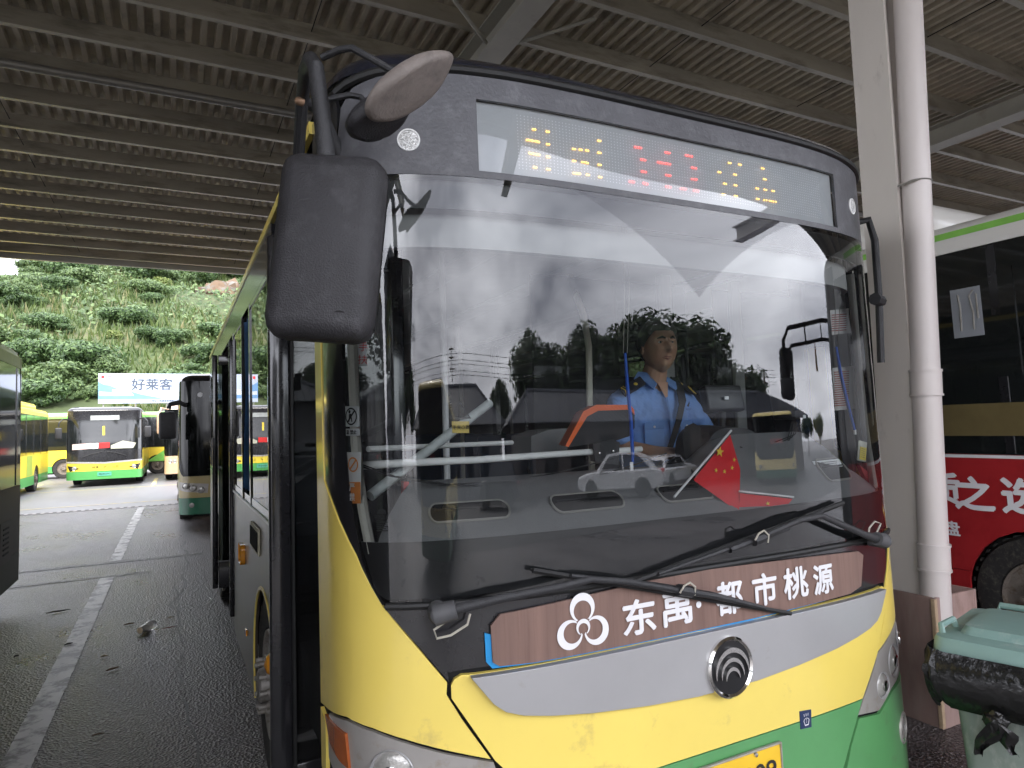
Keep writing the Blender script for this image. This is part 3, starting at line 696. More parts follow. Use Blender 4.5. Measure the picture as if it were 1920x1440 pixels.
def ribbon(mb, pts, w, z, jit=.0, seed=1):
    rnd = random.Random(seed); a = []; b = []
    for i, p in enumerate(pts):
        p = Vector((p[0], p[1], z)); q0 = Vector((*pts[max(0, i - 1)][:2], z)); q1 = Vector((*pts[min(len(pts) - 1, i + 1)][:2], z))
        t = (q1 - q0).normalized(); n_ = Vector((-t.y, t.x, 0)); a.append(p + n_ * (w / 2 + rnd.uniform(-jit, jit))); b.append(p - n_ * (w / 2 + rnd.uniform(-jit, jit)))
    n = len(a); mb.add(a + b, [(i, i + 1, n + i + 1, n + i) for i in range(n - 1)]); return mb
def line_pts(x0, y0, x1, y1, n=40): return [(x0 + (x1 - x0) * i / n, y0 + (y1 - y0) * i / n) for i in range(n + 1)]
mk = ribbon(MB(), line_pts(-.79, 2.2, -.79, 10.25, 200), .16, .006, .004, 3); ribbon(mk, line_pts(-.79, 11.55, -.79, 19.9, 60), .16, .006, .01, 4)
struct(mk.build('bay_marking', M_mark, None, smooth=0))
mk = ribbon(MB(), line_pts(-3.0, 11.46, .36, 11.42), .14, .0055, .02, 5); ribbon(mk, line_pts(-3.0, 10.30, -.30, 10.34), .10, .0055, .02, 6)
struct(mk.build('cross_marking', M_mark2, None, smooth=0))
mk = ribbon(MB(), line_pts(-8, 21.6, 12, 21.6), .12, .010, .02, 7); ribbon(mk, line_pts(-8, 28.2, 12, 28.2), .14, .010, .02, 8)
for x in (-4.9, -.75, 3.4): ribbon(mk, line_pts(x, 28.4, x, 33.5), .15, .010, .02, 9)
struct(mk.build('yellow_bay_marking', M_yline, None, smooth=0))
dr = MB(); dr.box((2, 20.2, .004), (26, .30, .010))
struct(dr.build('drain_channel', mat('drain_concrete', (.30, .28, .26), .7, var=.2, scale=6), None))
dr = MB()
for k in range(80): dr.box((-10 + k * .17, 20.2, .0105), (.085, .13, .004))
struct(dr.build('drain_slots', M_cavity, None))
rp = MB(); rnd = random.Random(21)
pts = []; x = .1
for i in range(40): x += rnd.uniform(-.03, .03); pts.append((x, 3.2 + i * .16))
ribbon(rp, pts, .012, .0045, .006, 10)
pts = []; x = -.05
for i in range(26): x += rnd.uniform(-.05, .05); pts.append((x, 8.0 + i * .2))
ribbon(rp, pts, .02, .0045, .008, 11)
struct(rp.build('asphalt_crack_fill', mat('pale_drip_stain', (.15, .15, .147), .6, var=.3, scale=20), None, smooth=0))

# --- litter
cupb = onZ(262, 1180, .05); cupt = onZ(304, 1160, .05); ax = (cupt - cupb).normalized()
cup = thing('drink_cup', 'crushed clear plastic drink cup lying on the wet asphalt left of the bus', 'cup', (cupb.x, cupb.y, 0))
prof = [(.030, 0), (.032, .01), (.036, .07), (.040, .12), (.046, .14)]
c_ = MB().lathe(prof, cupb + Vector((0, 0, -.012)), ax, 20, caps=False).build('cup_wall', mat('cloudy_plastic', (.70, .68, .62), .25, var=.12, scale=30, trans=.35), cup)
MB().lathe([(.028, .004), (.032, .06), (.001, .062)], cupb + Vector((0, 0, -.012)), ax, 18).build('leftover_drink', mat('milky_tea', (.55, .45, .30), .5), cup)
MB().lathe([(.047, .14), (.05, .146), (.044, .19), (.03, .20)], cupb + Vector((0, 0, -.012)), ax, 20, caps=False).build('cup_lid', mat('clear_lid', (.75, .75, .75), .2, trans=.6), cup)
leafs = [((232, 1172), (252, 1168), .03, 'brown', 'short brown stick left of the crushed cup'), ((198, 1258), (224, 1250), .03, 'brown', 'brown twig scrap on the asphalt beside the worn white line'), ((302, 1180), (330, 1174), .018, 'red', 'reddish stick lying just right of the crushed cup'),
         ((188, 1232), (202, 1229), .025, 'tan', 'tan leaf scrap on asphalt beside the white line'), ((172, 1380), (196, 1374), .02, 'brown', 'brown stem low on the asphalt near the bus wheel'), ((388, 1132), (392, 1120), .012, 'white', 'white cigarette end on the asphalt close to the bus side'),
         ((120, 1210), (136, 1205), .03, 'dark', 'dark wet leaf left of the worn white line'), ((26, 1232), (36, 1228), .03, 'dark', 'dark leaf near the left picture edge'), ((86, 1150), (132, 1142), .03, 'dark', 'long dark wet stick across the left asphalt'), ((312, 1160), (326, 1156), .02, 'tan', 'tan chip touching the rim of the crushed cup')]
cm = {'brown': (.10, .065, .04), 'red': (.16, .05, .04), 'tan': (.26, .20, .13), 'white': (.7, .7, .68), 'dark': (.02, .018, .016)}
for (a, b, w, c, lb) in leafs:
    p = onZ(*a, .012); q = onZ(*b, .012); d = (q - p); mid = (p + q) / 2 + Vector((d.y, -d.x, 0)) * .12 + Vector((0, 0, .006))
    o = MB().tube([p, (p + mid) / 2 + Vector((0, 0, .003)), mid, (q + mid) / 2, q], [w * .12, w * .24, w * .28, w * .22, w * .1], 8).build('litter_twig' if c != 'white' else 'cigarette_butt', mat('litter_' + c, cm[c], .6, var=.3, scale=40), None)
    tag(o, lb, 'litter')

# ================================================================== CANOPY
ZC = 6.4
can = thing('station_canopy', 'large grey steel canopy roof of corrugated sheets and purlins over the parked buses', 'canopy', (0, 8, 0))
M_sheet = mat('galvanised_corrugated_sheet', (.48, .43, .335), .6, metal=.1, var=.16, scale=1.2, col2=(.30, .27, .215), thr=(.5, .7))
M_purlin = mat('galvanised_purlin', (.33, .305, .25), .42, metal=.25, var=.22, scale=2.6, col2=(.16, .145, .115), thr=(.5, .72), stretch=(.2, 1, 1))
M_rafter = mat('painted_steel_rafter', (.36, .35, .31), .5, metal=.1, var=.08, scale=2, col2=(.26, .24, .2), thr=(.6, .8))
YB, YF = -5.2, 20.05
pr = []; x = -22.0
per = .165
while x < 34.0: pr += [(x, 0), (x + per * .34, 0), (x + per * .46, .055), (x + per * .88, .055)]; x += per
nrow = [YB + .02, -3.0, 2.0, 8.0, 14.0, YF - .02]
sh = MB(); sh.loft([[Vector((a, y, ZC + .205 + b)) for a, b in pr] for y in nrow], closed=False, caps=False)
sh.build('roof_sheet', M_sheet, can, smooth=0)
ov = MB()
for y in (1.98, 7.98, 13.98): ov.box((-.5, y, ZC + .199), (31, .03, .006))
k = 0; y = YB + .15
while y < YF - .3:
    pb_ = MB(); d = .20; f_ = .075; t = .006
    c = [(0, 0), (f_, 0), (f_, .022), (f_ - t, .022), (f_ - t, t), (t, t), (t, d - t), (f_, d - t), (f_, d), (0, d)]
    pb_.prism(c, (-22, y, ZC), (0, 1, 0), (0, 0, 1), (56, 0, 0)); 
    pb_.build('purlin', M_purlin, can, smooth=0); y += .985; k += 1
MB().box((6, YF, ZC + .10), (56, .10, .34), None, .01).build('fascia_beam', M_rafter, can)
MB().box((6, YB, ZC + .10), (56, .10, .34), None, .01).build('fascia_beam', M_rafter, can)
for xr in (-19.8, -12.1, -4.45, 3.27, 10.95, 18.6, 26.3):
    rf = MB(); rf.box((xr, 6.62, ZC - .02), (.30, 26.7, .02)); rf.box((xr, 6.62, ZC - .17), (.012, 26.7, .28)); rf.box((xr, 6.62, ZC - .32), (.30, 26.7, .02)); 
    rf.build('rafter', M_rafter, can, smooth=0)
MB().tube([(-22, 9.55, ZC - .08), (34, 9.55, ZC - .08)], .055, 12).build('sprinkler_pipe', mat('pipe_grey_dull', (.22, .21, .19), .4, metal=.3, var=.1), can)
for (a, b) in (((3.4, 6.55, ZC - .25), (4.3, 6.1, ZC + .05)), ((3.15, 6.6, ZC - .25), (2.1, 5.9, ZC + .05)), ((3.4, 3.0, ZC - .25), (4.1, 2.6, ZC - .5))):
    MB().tube([a, b], .022, 8).build('knee_brace', M_rafter, can)
tr_ = MB()
for xx in (-6, -2.2, 1.4, 5.6, 8.4, 12.2):
    MB().tube([(xx, YB + .3, ZC + .11), (xx + .05, YF - .4, ZC + .11)], .006, 6).build('sag_rod', M_cavity, can)

# --- column, downpipe and the plywood box round its foot
M_col = mat('column_white_paint', (.62, .575, .525), .55, var=.05, scale=2.5, col2=(.34, .30, .26), thr=(.6, .8), stretch=(1, 1, .35))
colm = thing('steel_column', 'white painted steel canopy column right of the bus, grimy towards its foot', 'column', (4.0, 2.6, 0))
cm_ = MB()
lean = Vector((-.015, .012, 0))
def colbar(mb, x0, x1, y0, y1, z0=.01, z1=ZC - .33):
    vs_ = []
    for z, l in ((z0, 0), (z1, 1)):
        for (x, y) in ((x0, y0), (x1, y0), (x1, y1), (x0, y1)): vs_.append((x + (.05 if l == 0 else 0), y, z))
    mb.add(vs_, [(3, 2, 1, 0), (4, 5, 6, 7), (0, 1, 5, 4), (1, 2, 6, 5), (2, 3, 7, 6), (3, 0, 4, 7)])
colbar(cm_, 3.935, 3.955, 2.50, 2.735); colbar(cm_, 3.956, 4.14, 2.61, 2.625); colbar(cm_, 4.141, 4.16, 2.50, 2.735)
cm_.build('column_section', M_col, colm, smooth=0)
MB().box((4.09, 2.62, ZC - .325), (.5, .42, .02)).build('cap_plate', M_rafter, colm)
pip = thing('downpipe', 'fat white plastic rainwater downpipe strapped to the steel column', 'pipe', (4.05, 2.43, 0))
M_pipe = mat('white_pvc_pipe', (.66, .605, .575), .38, var=.04, scale=3, col2=(.42, .37, .35), thr=(.63, .8), stretch=(1, 1, .4))
pb0 = Vector((4.00, 2.47, .42)); pt0 = Vector((4.10, 2.40, ZC - .3))
def pp(z): return pb0 + (pt0 - pb0) * ((z - pb0.z) / (pt0.z - pb0.z))
MB().tube([pp(z) for z in (.42, .92, 1.86, 3.4, ZC - .32)], .079, 32).build('pipe', M_pipe, pip)
for z in (onY(1740, 1048, 2.45).z, onY(1728, 718, 2.45).z):
    s_ = MB().tube([pp(z - .075), pp(z + .075)], .085, 32)
    s_.tube([pp(z - .079), pp(z - .066)], .090, 32); s_.tube([pp(z + .066), pp(z + .079)], .090, 32); s_.build('pipe_socket', M_pipe, pip)
zw = onY(1705, 338, 2.42).z
c0 = pp(zw)
st_ = MB().tube([c0 + Vector((-.11, .05, -.02))] + [c0 + Vector((.081 * math.cos(R(a)), .081 * math.sin(R(a)), .0)) for a in range(195, 380, 12)] + [c0 + Vector((.03, .12, .01))], .0045, 6)
st_.tube([c0 + Vector((-.14, .03, -.022)), c0 + Vector((-.09, -.035, -.012)), c0 + Vector((-.06, -.06, -.004))], .004, 6)
st_.build('tie_wire', M_steelgrey, pip)
pbx = thing('plywood_box', 'stained brown plywood box boarded round the foot of the column', 'box', (4.1, 2.6, 0))
M_ply = mat('stained_plywood', (.22, .15, .128), .6, var=.3, scale=5, col2=(.22, .17, .145), thr=(.48, .72), stretch=(1, 1, .22), bump=.2, bscale=30)
M_ply2 = mat('faded_pink_plywood', (.36, .25, .22), .65, var=.18, scale=6, col2=(.22, .14, .11), thr=(.5, .75), stretch=(1, 1, .3), bump=.2, bscale=30)
zb = .735
MB().box((3.91, 2.62, zb / 2), (.018, .42, zb), None, .002).build('side_board', M_ply, pbx)
MB().box((4.105, 2.42, zb / 2), (.37, .018, zb), None, .002).build('front_board', M_ply2, pbx)
MB().box((4.30, 2.62, zb / 2), (.018, .42, zb), None, .002).build('side_board', M_ply2, pbx)
MB().box((4.105, 2.83, zb / 2), (.37, .018, zb), None, .002).build('back_board', M_ply, pbx)
MB().box((3.908, 2.420, zb / 2), (.026, .024, zb - .01), None, .002).build('corner_batten', mat('raw_ply_edge', (.42, .31, .20), .7, var=.2, scale=20), pbx)

# --- wheelie bin with a black bag hanging out
bzz = .93
A = onZ(1746, 1203, bzz); B = onZ(1920, 1237, bzz); Cc = onZ(1836, 1152, bzz)
e1 = (B - A); e1.z = 0; e1.normalize(); e2 = Vector((-e1.y, e1.x, 0)); wB, dB = .48, .55
bn = thing('wheelie_bin', 'faded green plastic wheelie bin standing by the column in the lower right corner', 'bin', (A.x, A.y, 0))
M_bin = mat('faded_green_bin', (.20, .235, .21), .6, var=.16, scale=5, col2=(.34, .36, .33), thr=(.5, .68), stretch=(1, 1, .5))
M_lid = mat('pale_teal_lid', (.22, .345, .315), .45, var=.08, scale=5, col2=(.36, .44, .41), thr=(.56, .75))
def bp_(x, y, z): return A + e1 * x + e2 * y + Vector((0, 0, z - bzz))
def rrect(x0, x1, y0, y1, r, z, n=5):
    out = []
    for (cx, cy, a0) in ((x1 - r, y1 - r, 0), (x0 + r, y1 - r, 90), (x0 + r, y0 + r, 180), (x1 - r, y0 + r, 270)):
        for k in range(n + 1): a = R(a0 + 90 * k / n); out.append(bp_(cx + r * math.cos(a), cy + r * math.sin(a), z))
    return out
b_ = MB(); b_.loft([rrect(.085, wB - .085, .10, dB - .05, .05, .03), rrect(.06, wB - .06, .07, dB - .04, .05, .45), rrect(.035, wB - .035, .035, dB - .02, .05, .865), rrect(.03, wB - .03, .03, dB - .02, .05, .90)])
b_.build('bin_body', M_bin, bn)
l_ = MB(); l_.loft([rrect(-.005, wB + .005, -.005, dB, .045, bzz - .035), rrect(0, wB, 0, dB, .045, bzz + .012), rrect(.006, wB - .006, .006, dB - .006, .045, bzz + .022),
                    rrect(.07, wB - .07, .07, dB - .10, .04, bzz + .030), rrect(.085, wB - .085, .085, dB - .12, .04, bzz + .058), rrect(.12, wB - .12, .12, dB - .16, .04, bzz + .064)])
l_.build('lid', M_lid, bn)
MB().tube([bp_(.02, .07, bzz + .02), bp_(.015, .075, bzz + .05), bp_(.03, .17, bzz + .055), bp_(.035, .18, bzz + .02)], .012, 8).build('lid_handle', M_lid, bn)
MB().tube([bp_(.10, dB - .03, bzz + .02), bp_(.10, dB, bzz + .045), bp_(wB - .10, dB, bzz + .045), bp_(wB - .10, dB - .03, bzz + .02)], .013, 8).build('hinge_handle', M_lid, bn)
for x in (.03, wB - .03): MB().lathe([(.03, -.02), (.10, -.02), (.10, .02), (.03, .02)], bp_(x, dB - .02, .10), e1, 24).build('bin_wheel', M_tyre, bn)
# bag: a crumpled skirt round the rim, gathered in a knot in front
bag = MB(); rnd = random.Random(5); NN = 72; rings = []
per_ = rrect(.0, wB, .0, dB, .05, 0, n=17)
NN = len(per_)
cen = bp_(wB / 2, dB / 2, 0)
for j in range(9):
    v = j / 8; ring = []
    for i, p in enumerate(per_):
        d = (p - cen); d.z = 0; dn = d.normalized()
        f = mnoise.noise(Vector((i * .33, v * 1.2, 2.0))) ; f2 = mnoise.noise(Vector((i * .9, v * 3, 7)))
        out = .028 + .038 * math.sin(v * math.pi * .8) * (1 + f) + .014 * f2 - .055 * v * v
        lenz = .165 + .05 * mnoise.noise(Vector((i * .12, 5, 1))) + .05 * math.exp(-((i - NN * .62) / 9.0) ** 2)
        q = p + dn * out; q.z = bzz - .02 - lenz * v + .012 * f2
        ring.append(q)
    rings.append(ring)
bag.loft(rings, caps=False)
M_bag = mat('black_bin_liner', (.010, .010, .010), .27, var=.2, scale=10, spec=.5, bump=.6, bscale=34)
bgt = bag.build('bin_liner', M_bag, None, smooth=80); tag(bgt, 'crumpled black bin bag hanging out under the teal lid of the green bin', 'bag')
kn = MB(); kc = bp_(.20, -.034, .705)
b2 = bmesh.new(); bmesh.ops.create_icosphere(b2, subdivisions=3, radius=1)
for v in b2.verts:
    q = v.co * (1 + .55 * mnoise.noise(v.co * 2.1) + .3 * mnoise.noise(v.co * 5)); v.co = q
b2.verts.index_update(); kn.add([kc + e1 * (v.co.x * .036) + e2 * (v.co.y * .018) + Vector((0, 0, v.co.z * .032)) for v in b2.verts], [[v.index for v in f.verts] for f in b2.faces]); b2.free()
for a, L_ in ((-1.2, .135), (1.0, .10)):
    rows = []
    for i_ in range(7):
        t = i_ / 6; w_ = .016 + .026 * math.sin(math.pi * min(1, t * 1.25)) * (1 - .5 * t); c0 = kc + e1 * (a * .05 * t + .01 * math.sin(t * 6)) - e2 * (.012 - .01 * t) - Vector((0, 0, L_ * t))
        rows.append([c0 + e1 * (w_ * u_) + e2 * (.012 * math.cos(u_ * 4 + t * 5)) for u_ in (-1, -.5, 0, .5, 1)])
    kn.loft(rows, closed=False, caps=False)
kn.build('bag_knot', M_bag, bgt, smooth=80)

# ================================================================== OTHER BUSES (generic shell, front towards -Y, front centre at the origin)
def text_on(mb, S, body, a, z, h, off, bold=.01, w=None, flip=False): return S.text(mb, body, a, z, h, bold, off, w, flip=flip)
def make_bus(name, label, c_low, c_skirt, c_roof, c_mask, L=8.4, Wd=2.42, Hh=2.95, group=None, hump=None, front='black', detail=1, win_low=1.32, nd=6.5, text=None, plate=None, D=.42, mir_c=None, glassm=None, cream_band=None, yf=2.1, ws_in=.10):
    t = thing(name, label, 'bus', (0, 0, 0), group)
    S = Surf(0, Wd / 2, 0, .03, D, nd, tumble=.004)
    zt = Hh - .16
    wl = win_low
    a1 = lambda c: arch(c, .49, .46, zb=.28)
    yr = L - 2.4
    def sideband(z0, z1, m, nm, arcs_=False, off=0.0, y0=.0, y1=None):
        y1 = y1 or L
        mb = MB()
        for sg in (-1, 1):
            p = [(S.side(S.y0 + S.D + y0, 1), z1), (S.side(S.y0 + S.D + y0, 1), z0)]
            if arcs_:
                for c in (yf, yr): p += [(S.side(q[0], 1), q[1]) for q in a1(c)]
            p += [(S.side(y1, 1), z0), (S.side(y1, 1), z1)]
            if sg < 0: p = mir(p)
            S.patch(mb, p, off, .02, dz=9)
        return mb.build(nm, m, t)
    body = MB()
    base = [(-S.S0, wl), (-S.S0, .28)] + [(S.S0, .28), (S.S0, wl)]
    for sg in (1, -1):
        p = [(S.S0, .62)] if False else []
        p = [(S.S0 + .001, wl), (S.S0 + .001, .60)] 
        dxa = math.sqrt(.49 ** 2 - (.60 - .46) ** 2)
        for c in (yf, yr): p += [(S.side(c - dxa, 1), .60)] + [(S.side(q[0], 1), q[1]) for q in a1(c) if q[1] > .615] + [(S.side(c + dxa, 1), .60)]
        p += [(S.side(L, 1), .60), (S.side(L, 1), wl)]
        # remove bumps where the arch meets z=.60
        S.patch(body, p if sg > 0 else mir(p), 0, .02, dz=9)
    # front mask (body colour)
    S.patch(body, [(-S.S0, .60), (S.S0, .60), (S.S0, wl), (-S.S0, wl)], 0, .02, dz=9)
    body.box((0, L + .0, (wl + .28) / 2 + .0), (Wd - .02, .03, wl - .28), None, .008)
    body.build('body', c_low, t)
    sk = MB()
    for sg in (1, -1):
        seg = []
        def xs(c): 
            h = .60 - .46; dx = math.sqrt(.49 ** 2 - h * h); h2 = .28 - .46; dx2 = math.sqrt(.49 ** 2 - h2 * h2); return dx, dx2
        dx, dx2 = xs(0)
        def arcpart(c, sgn):
            pts = [q for q in a1(c) if q[1] <= .585]
            r_ = [(S.side(q[0], 1), q[1]) for q in pts if (q[0] - c) * sgn > 0]; e_ = (S.side(c + sgn * dx, 1), .597)
            return (r_ + [e_]) if sgn < 0 else ([e_] + r_)
        s1 = [(S.S0 + .001, .597), (S.S0 + .001, .28)] + arcpart(yf, -1)
        s2 = arcpart(yf, 1)[::1] + arcpart(yr, -1)
        s3 = arcpart(yr, 1) + [(S.side(L, 1), .28), (S.side(L, 1), .597)]
        for s_ in (s1, s2, s3):
            if len(s_) >= 3: S.patch(sk, s_ if sg > 0 else mir(s_), 0, .02, dz=9)
    S.patch(sk, [(-S.S0, .28), (S.S0, .28), (S.S0, .597), (-S.S0, .597)], .004, .02, dz=9)
    sk.build('skirt', c_skirt, t)
    # window band
    G = glassm or M_darkglass
    gb = MB()
    for sg in (1, -1):
        p = [(S.S0 - .02, wl + .004), (S.side(L, 1), wl + .004), (S.side(L, 1), zt - .12), (S.S0 - .02, zt - .12)]
        S.patch(gb, p if sg > 0 else mir(p), -.004, .02, dz=9)
    gb.build('window_band', G, t)
    nwin = 5
    for sg in (1, -1):
        for k in range(nwin + 1):
            y = .75 + (L - 1.0) * k / nwin
            S.patch(MB(), [(S.side(y, sg), wl + .01), (S.side(y + .06, sg), wl + .01), (S.side(y + .06, sg), zt - .13), (S.side(y, sg), zt - .13)], .003, .008, dz=9).build('window_pillar', M_blackpaint, t)
    sideband(zt - .117, zt, c_roof, 'cantrail')
    rm = MB(); S.roof(rm, zt, Hh - zt, .34, L - .0, steps=5); rm.build('roof', c_roof, t)
    # rear
    MB().box((0, L, wl + (zt - wl) / 2), (Wd - .02, .03, zt - wl - .01), None, .008).build('rear_panel', c_low, t)
    MB().box((0, L + .018, wl + .62), (Wd * .8, .012, .75), None, .004).build('rear_window', G, t)
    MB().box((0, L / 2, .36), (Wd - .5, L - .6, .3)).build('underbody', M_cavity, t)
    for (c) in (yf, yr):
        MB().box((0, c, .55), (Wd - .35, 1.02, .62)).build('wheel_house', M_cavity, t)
        for sg in (-1, 1): make_wheel(t, (sg * (Wd / 2 - .02), c, .46), sg, .46, .27)
    # windscreen
    aw = S.S0 - ws_in
    zw1 = zt + (Hh - zt) * .05
    if front == 'black':      # black mask from the roof down to the waist, glass inside it
        S.patch(MB(), [(-aw - .06, .98), (0, .90), (aw + .06, .98), (aw + .07, 1.5), (aw + .06, zw1), (-aw - .06, zw1), (-aw - .07, 1.5)], .006, .02).build('front_mask', M_blackpaint, t)
        wp = [(-aw + .04, 1.38), (aw - .04, 1.38), (aw, 1.5), (aw, zt - .42), (aw - .08, zt - .36), (-aw + .08, zt - .36), (-aw, zt - .42), (-aw, 1.5)]
    else:
        wp = [(-aw + .25, 1.02), (aw - .25, 1.02), (aw - .1, 1.2), (aw, 1.6), (aw, zt - .06), (aw - .1, zt), (-aw + .1, zt), (-aw, zt - .06), (-aw, 1.6), (-aw + .1, 1.2)]
    S.patch(MB(), wp, .010, .006).build('windscreen', M_frontglass if front == 'full' else (glassm or M_darkglass), t)
    return t, S
def add_front(t, S, lamps, mirrors=True, mcol=None, plate=None, pcol=None, lampr=.07, display=None):
    for sg in (-1, 1):
        for (u, z) in lamps:
            a = sg * S.s_at(u); c = S.P(a, z, .004); nn = (S.P(a, z, .1) - S.P(a, z, 0)).normalized()
            h = MB().lathe([(lampr * 1.15, -.01), (lampr * 1.1, .012), (lampr, .008)], c, nn, 20, caps=False).build('headlight', M_chrome, t)
            MB().lathe([(lampr, .004), (lampr * .7, .026), (.001, .034)], c, nn, 20).build('lens', M_lens, h)
        if mirrors:
            x = sg * (S.hw + .02)
            m_ = MB().tube([(x * .93, .12, 2.55), (x * 1.04, -.12, 2.60), (x * 1.14, -.22, 2.45), (x * 1.15, -.22, 2.3)], .022, 8).build('mirror_arm', M_plastic, t)
            MB().box((x * 1.15, -.22, 2.05), (.22, .10, .42), None, .045).build('mirror_head', mcol or M_plastic, m_)
    wi = MB()
    for sg in (-1, 1):
        a = sg * S.s_at(.72)
        wi.tube([S.P(a, 1.14, .03), S.P(a * .55, 1.26, .035), S.P(a * .1, 1.32, .03)], .012, 6)
    wi.build('wipers', M_rubber, t)
    if plate:
        p_ = MB().box(S.P(0, .47, .02), (.46, .008, .14)).build('number_plate', pcol or M_platebg, t)
        q = MB(); letters(q, plate, (0, S.P(0, .47, .025).y, .47), (1, 0, 0), (0, 0, 1), h=.085, w=.38, bold=.01); q.build('plate_characters', M_ink, p_)
    if display:
        S.patch(MB(), [(-.48, display - .09), (.48, display - .09), (.48, display + .09), (-.48, display + .09)], .014, .004).build('destination_display', mat('display_grey', (.35, .37, .36), .4), t)

M_frontglass = mat('deep_tinted_front_glass', (.006, .007, .007), .06, var=.2, scale=2, spec=.28)
# --- yellow and green bus parked nose-on in the far row
pL = onY(137, 885, 30.0).x; pR = onY(253, 885, 30.0).x
M_yellow2 = mat('bright_yellow_paint', (.80, .62, .06), .35, coat=.3, var=.04, scale=1)
M_green2 = mat('leaf_green_paint', (.08, .34, .09), .4, coat=.3, var=.06, scale=1)
farA, SA = make_bus('city_bus', 'yellow bus with black front and pink paper behind its windscreen, nose-on in the far row', M_yellow2, M_green2, M_blackpaint, None, L=8.2, Wd=2.5, Hh=3.05)
add_front(farA, SA, [(.98, .72)], plate='湘J08569D', pcol=mat('plate_green_white', (.10, .42, .30), .4), display=2.62)
q = SA.patch(MB(), [(-SA.S0 + .05, .94), (0, .86), (SA.S0 - .05, .94), (SA.S0 - .05, 1.0), (0, .92), (-SA.S0 + .05, 1.0)], .014, .012).build('chrome_strip', M_silver, farA)
q = MB(); text_on(q, SA, '桃源', -.30, .735, .10, .004); text_on(q, SA, '公交', .36, .735, .10, .004); q.build('front_lettering', M_ink, farA)
q = MB(); q.prism([(-.05, 0), (-.02, -.03), (.06, .06), (.01, .03)], (0.02, SA.P(0, .74, .006).y, .735), (1, 0, 0), (0, 0, 1), (0, -.003, 0)); q.build('bird_mark', M_ink, farA)
for sg in (-1, 1):
    SA.patch(MB(), [(sg * SA.s_at(.80), .70), (sg * SA.s_at(1.12), .60), (sg * SA.s_at(1.2), .82), (sg * SA.s_at(1.02), .80)], .003, .003).build('lamp_surround', M_blackpaint, farA)
sl_ = SA.patch(MB(), [(-1.05, 1.42), (-.42, 1.45), (-.42, 1.66), (-1.05, 1.63)], .0125, .003).build('paper_slip', mat('pink_white_paper', (.75, .55, .50), .6), farA)
sl_ = SA.patch(MB(), [(-.20, 1.45), (.16, 1.46), (.16, 1.67), (-.20, 1.66)], .0135, .003).build('paper_slip', M_red, farA); sl_['label'] = 'red paper slip'
SA.patch(MB(), [(-.41, 1.44), (-.21, 1.45), (-.21, 1.66), (-.41, 1.65)], .0135, .003).build('paper_slip', M_paper, farA)
SA.patch(MB(), [(.20, 1.42), (.95, 1.42), (1.05, 1.62), (.6, 1.72), (.2, 1.55)], .0115, .003).build('dash_board_card', mat('dash_card', (.45, .45, .36), .6), farA)
SA.patch(MB(), [(-.08, 1.95), (.0, 1.95), (.0, 2.3), (-.08, 2.3)], .0125, .003).build('sun_strap', M_yellow2, farA)
place(farA, ((pL + pR) / 2, 30.0, 0), 0, 1.0)

# --- yellow-green bus at the left of that row, seen along its side
farB, SB = make_bus('city_bus', 'yellow bus with green stripe and roof hump seen along its side beyond the left bus', M_yellow2, M_green2, M_yellow2, None, L=7.8, Wd=2.45, Hh=3.0)
add_front(farB, SB, [(.95, .75)], display=2.62)
MB().box((0, 5.2, 3.06), (1.9, 3.6, .30), None, .12).build('roof_unit', M_yellow2, farB)
SB.patch(MB(), [(SB.side(3.6, 1), .62), (SB.side(4.6, 1), .62), (SB.side(4.6, 1), 1.30), (SB.side(3.6, 1), 1.30)], .004, .004, dz=9).build('green_stripe', mat('olive_green_stripe', (.30, .42, .08), .4), farB)
xB = onY(88, 870, 31.5).x
place(farB, (xB - 1.22, 31.5 - 7.6, 0), 0)
# --- green and yellow bus standing across, behind the far row
farC, SC = make_bus('city_bus', 'yellow and bright green bus standing sideways behind the far row, dusty wheel showing', M_yellow2, M_green2, mat('light_green_paint', (.20, .55, .10), .4, coat=.3), None, L=8.4, Wd=2.5, Hh=3.1)
add_front(farC, SC, [(.95, .75)])
for sg in (-1, 1):
    p = [(SC.side(.6, 1), .62), (SC.side(2.6, 1), .62), (SC.side(1.6, 1), 1.30), (SC.side(.6, 1), 1.30)]
    SC.patch(MB(), p if sg > 0 else mir(p), .004, .004, dz=9).build('green_panel', MATS['light_green_paint'], farC)
xC = onY(127, 870, 39).x
place(farC, (xC + 6.0, 39.0, 0), R(90))
# --- tan coach beside the nose-on bus
M_tan = mat('tan_coach_paint', (.58, .38, .24), .3, coat=.5, var=.04, scale=1)
farD, SD = make_bus('coach', 'tan coach parked nose-on right of the yellow bus, half hidden by the nearer bus', M_tan, M_tan, M_tan, None, L=9.0, Wd=2.4, Hh=3.1, front='full')
add_front(farD, SD, [(.98, .80), (.82, .80)], mirrors=False)
for sg in (-1, 1):
    MB().tube([(sg * 1.1, .05, 2.95), (sg * 1.32, -.22, 3.0), (sg * 1.36, -.32, 2.75)], .03, 8).build('mirror_arm', M_tan, farD)
    MB().box((sg * 1.36, -.32, 2.35), (.22, .16, .85), None, .075).build('mirror_head', M_tan, farD)
SD.patch(MB(), [(-.62, 1.95), (-.25, 1.95), (-.25, 2.2), (-.62, 2.2)], .012, .003).build('paper_notice', M_paper, farD)
SD.patch(MB(), [(x - .5, 1.62 + y) for x, y in disc2d(.11, 16)], .012, .003).build('round_sticker', mat('blue_sticker', (.08, .32, .62), .4), farD)
xD = onY(308, 870, 31).x
place(farD, (xD + 1.2, 31.0, 0))
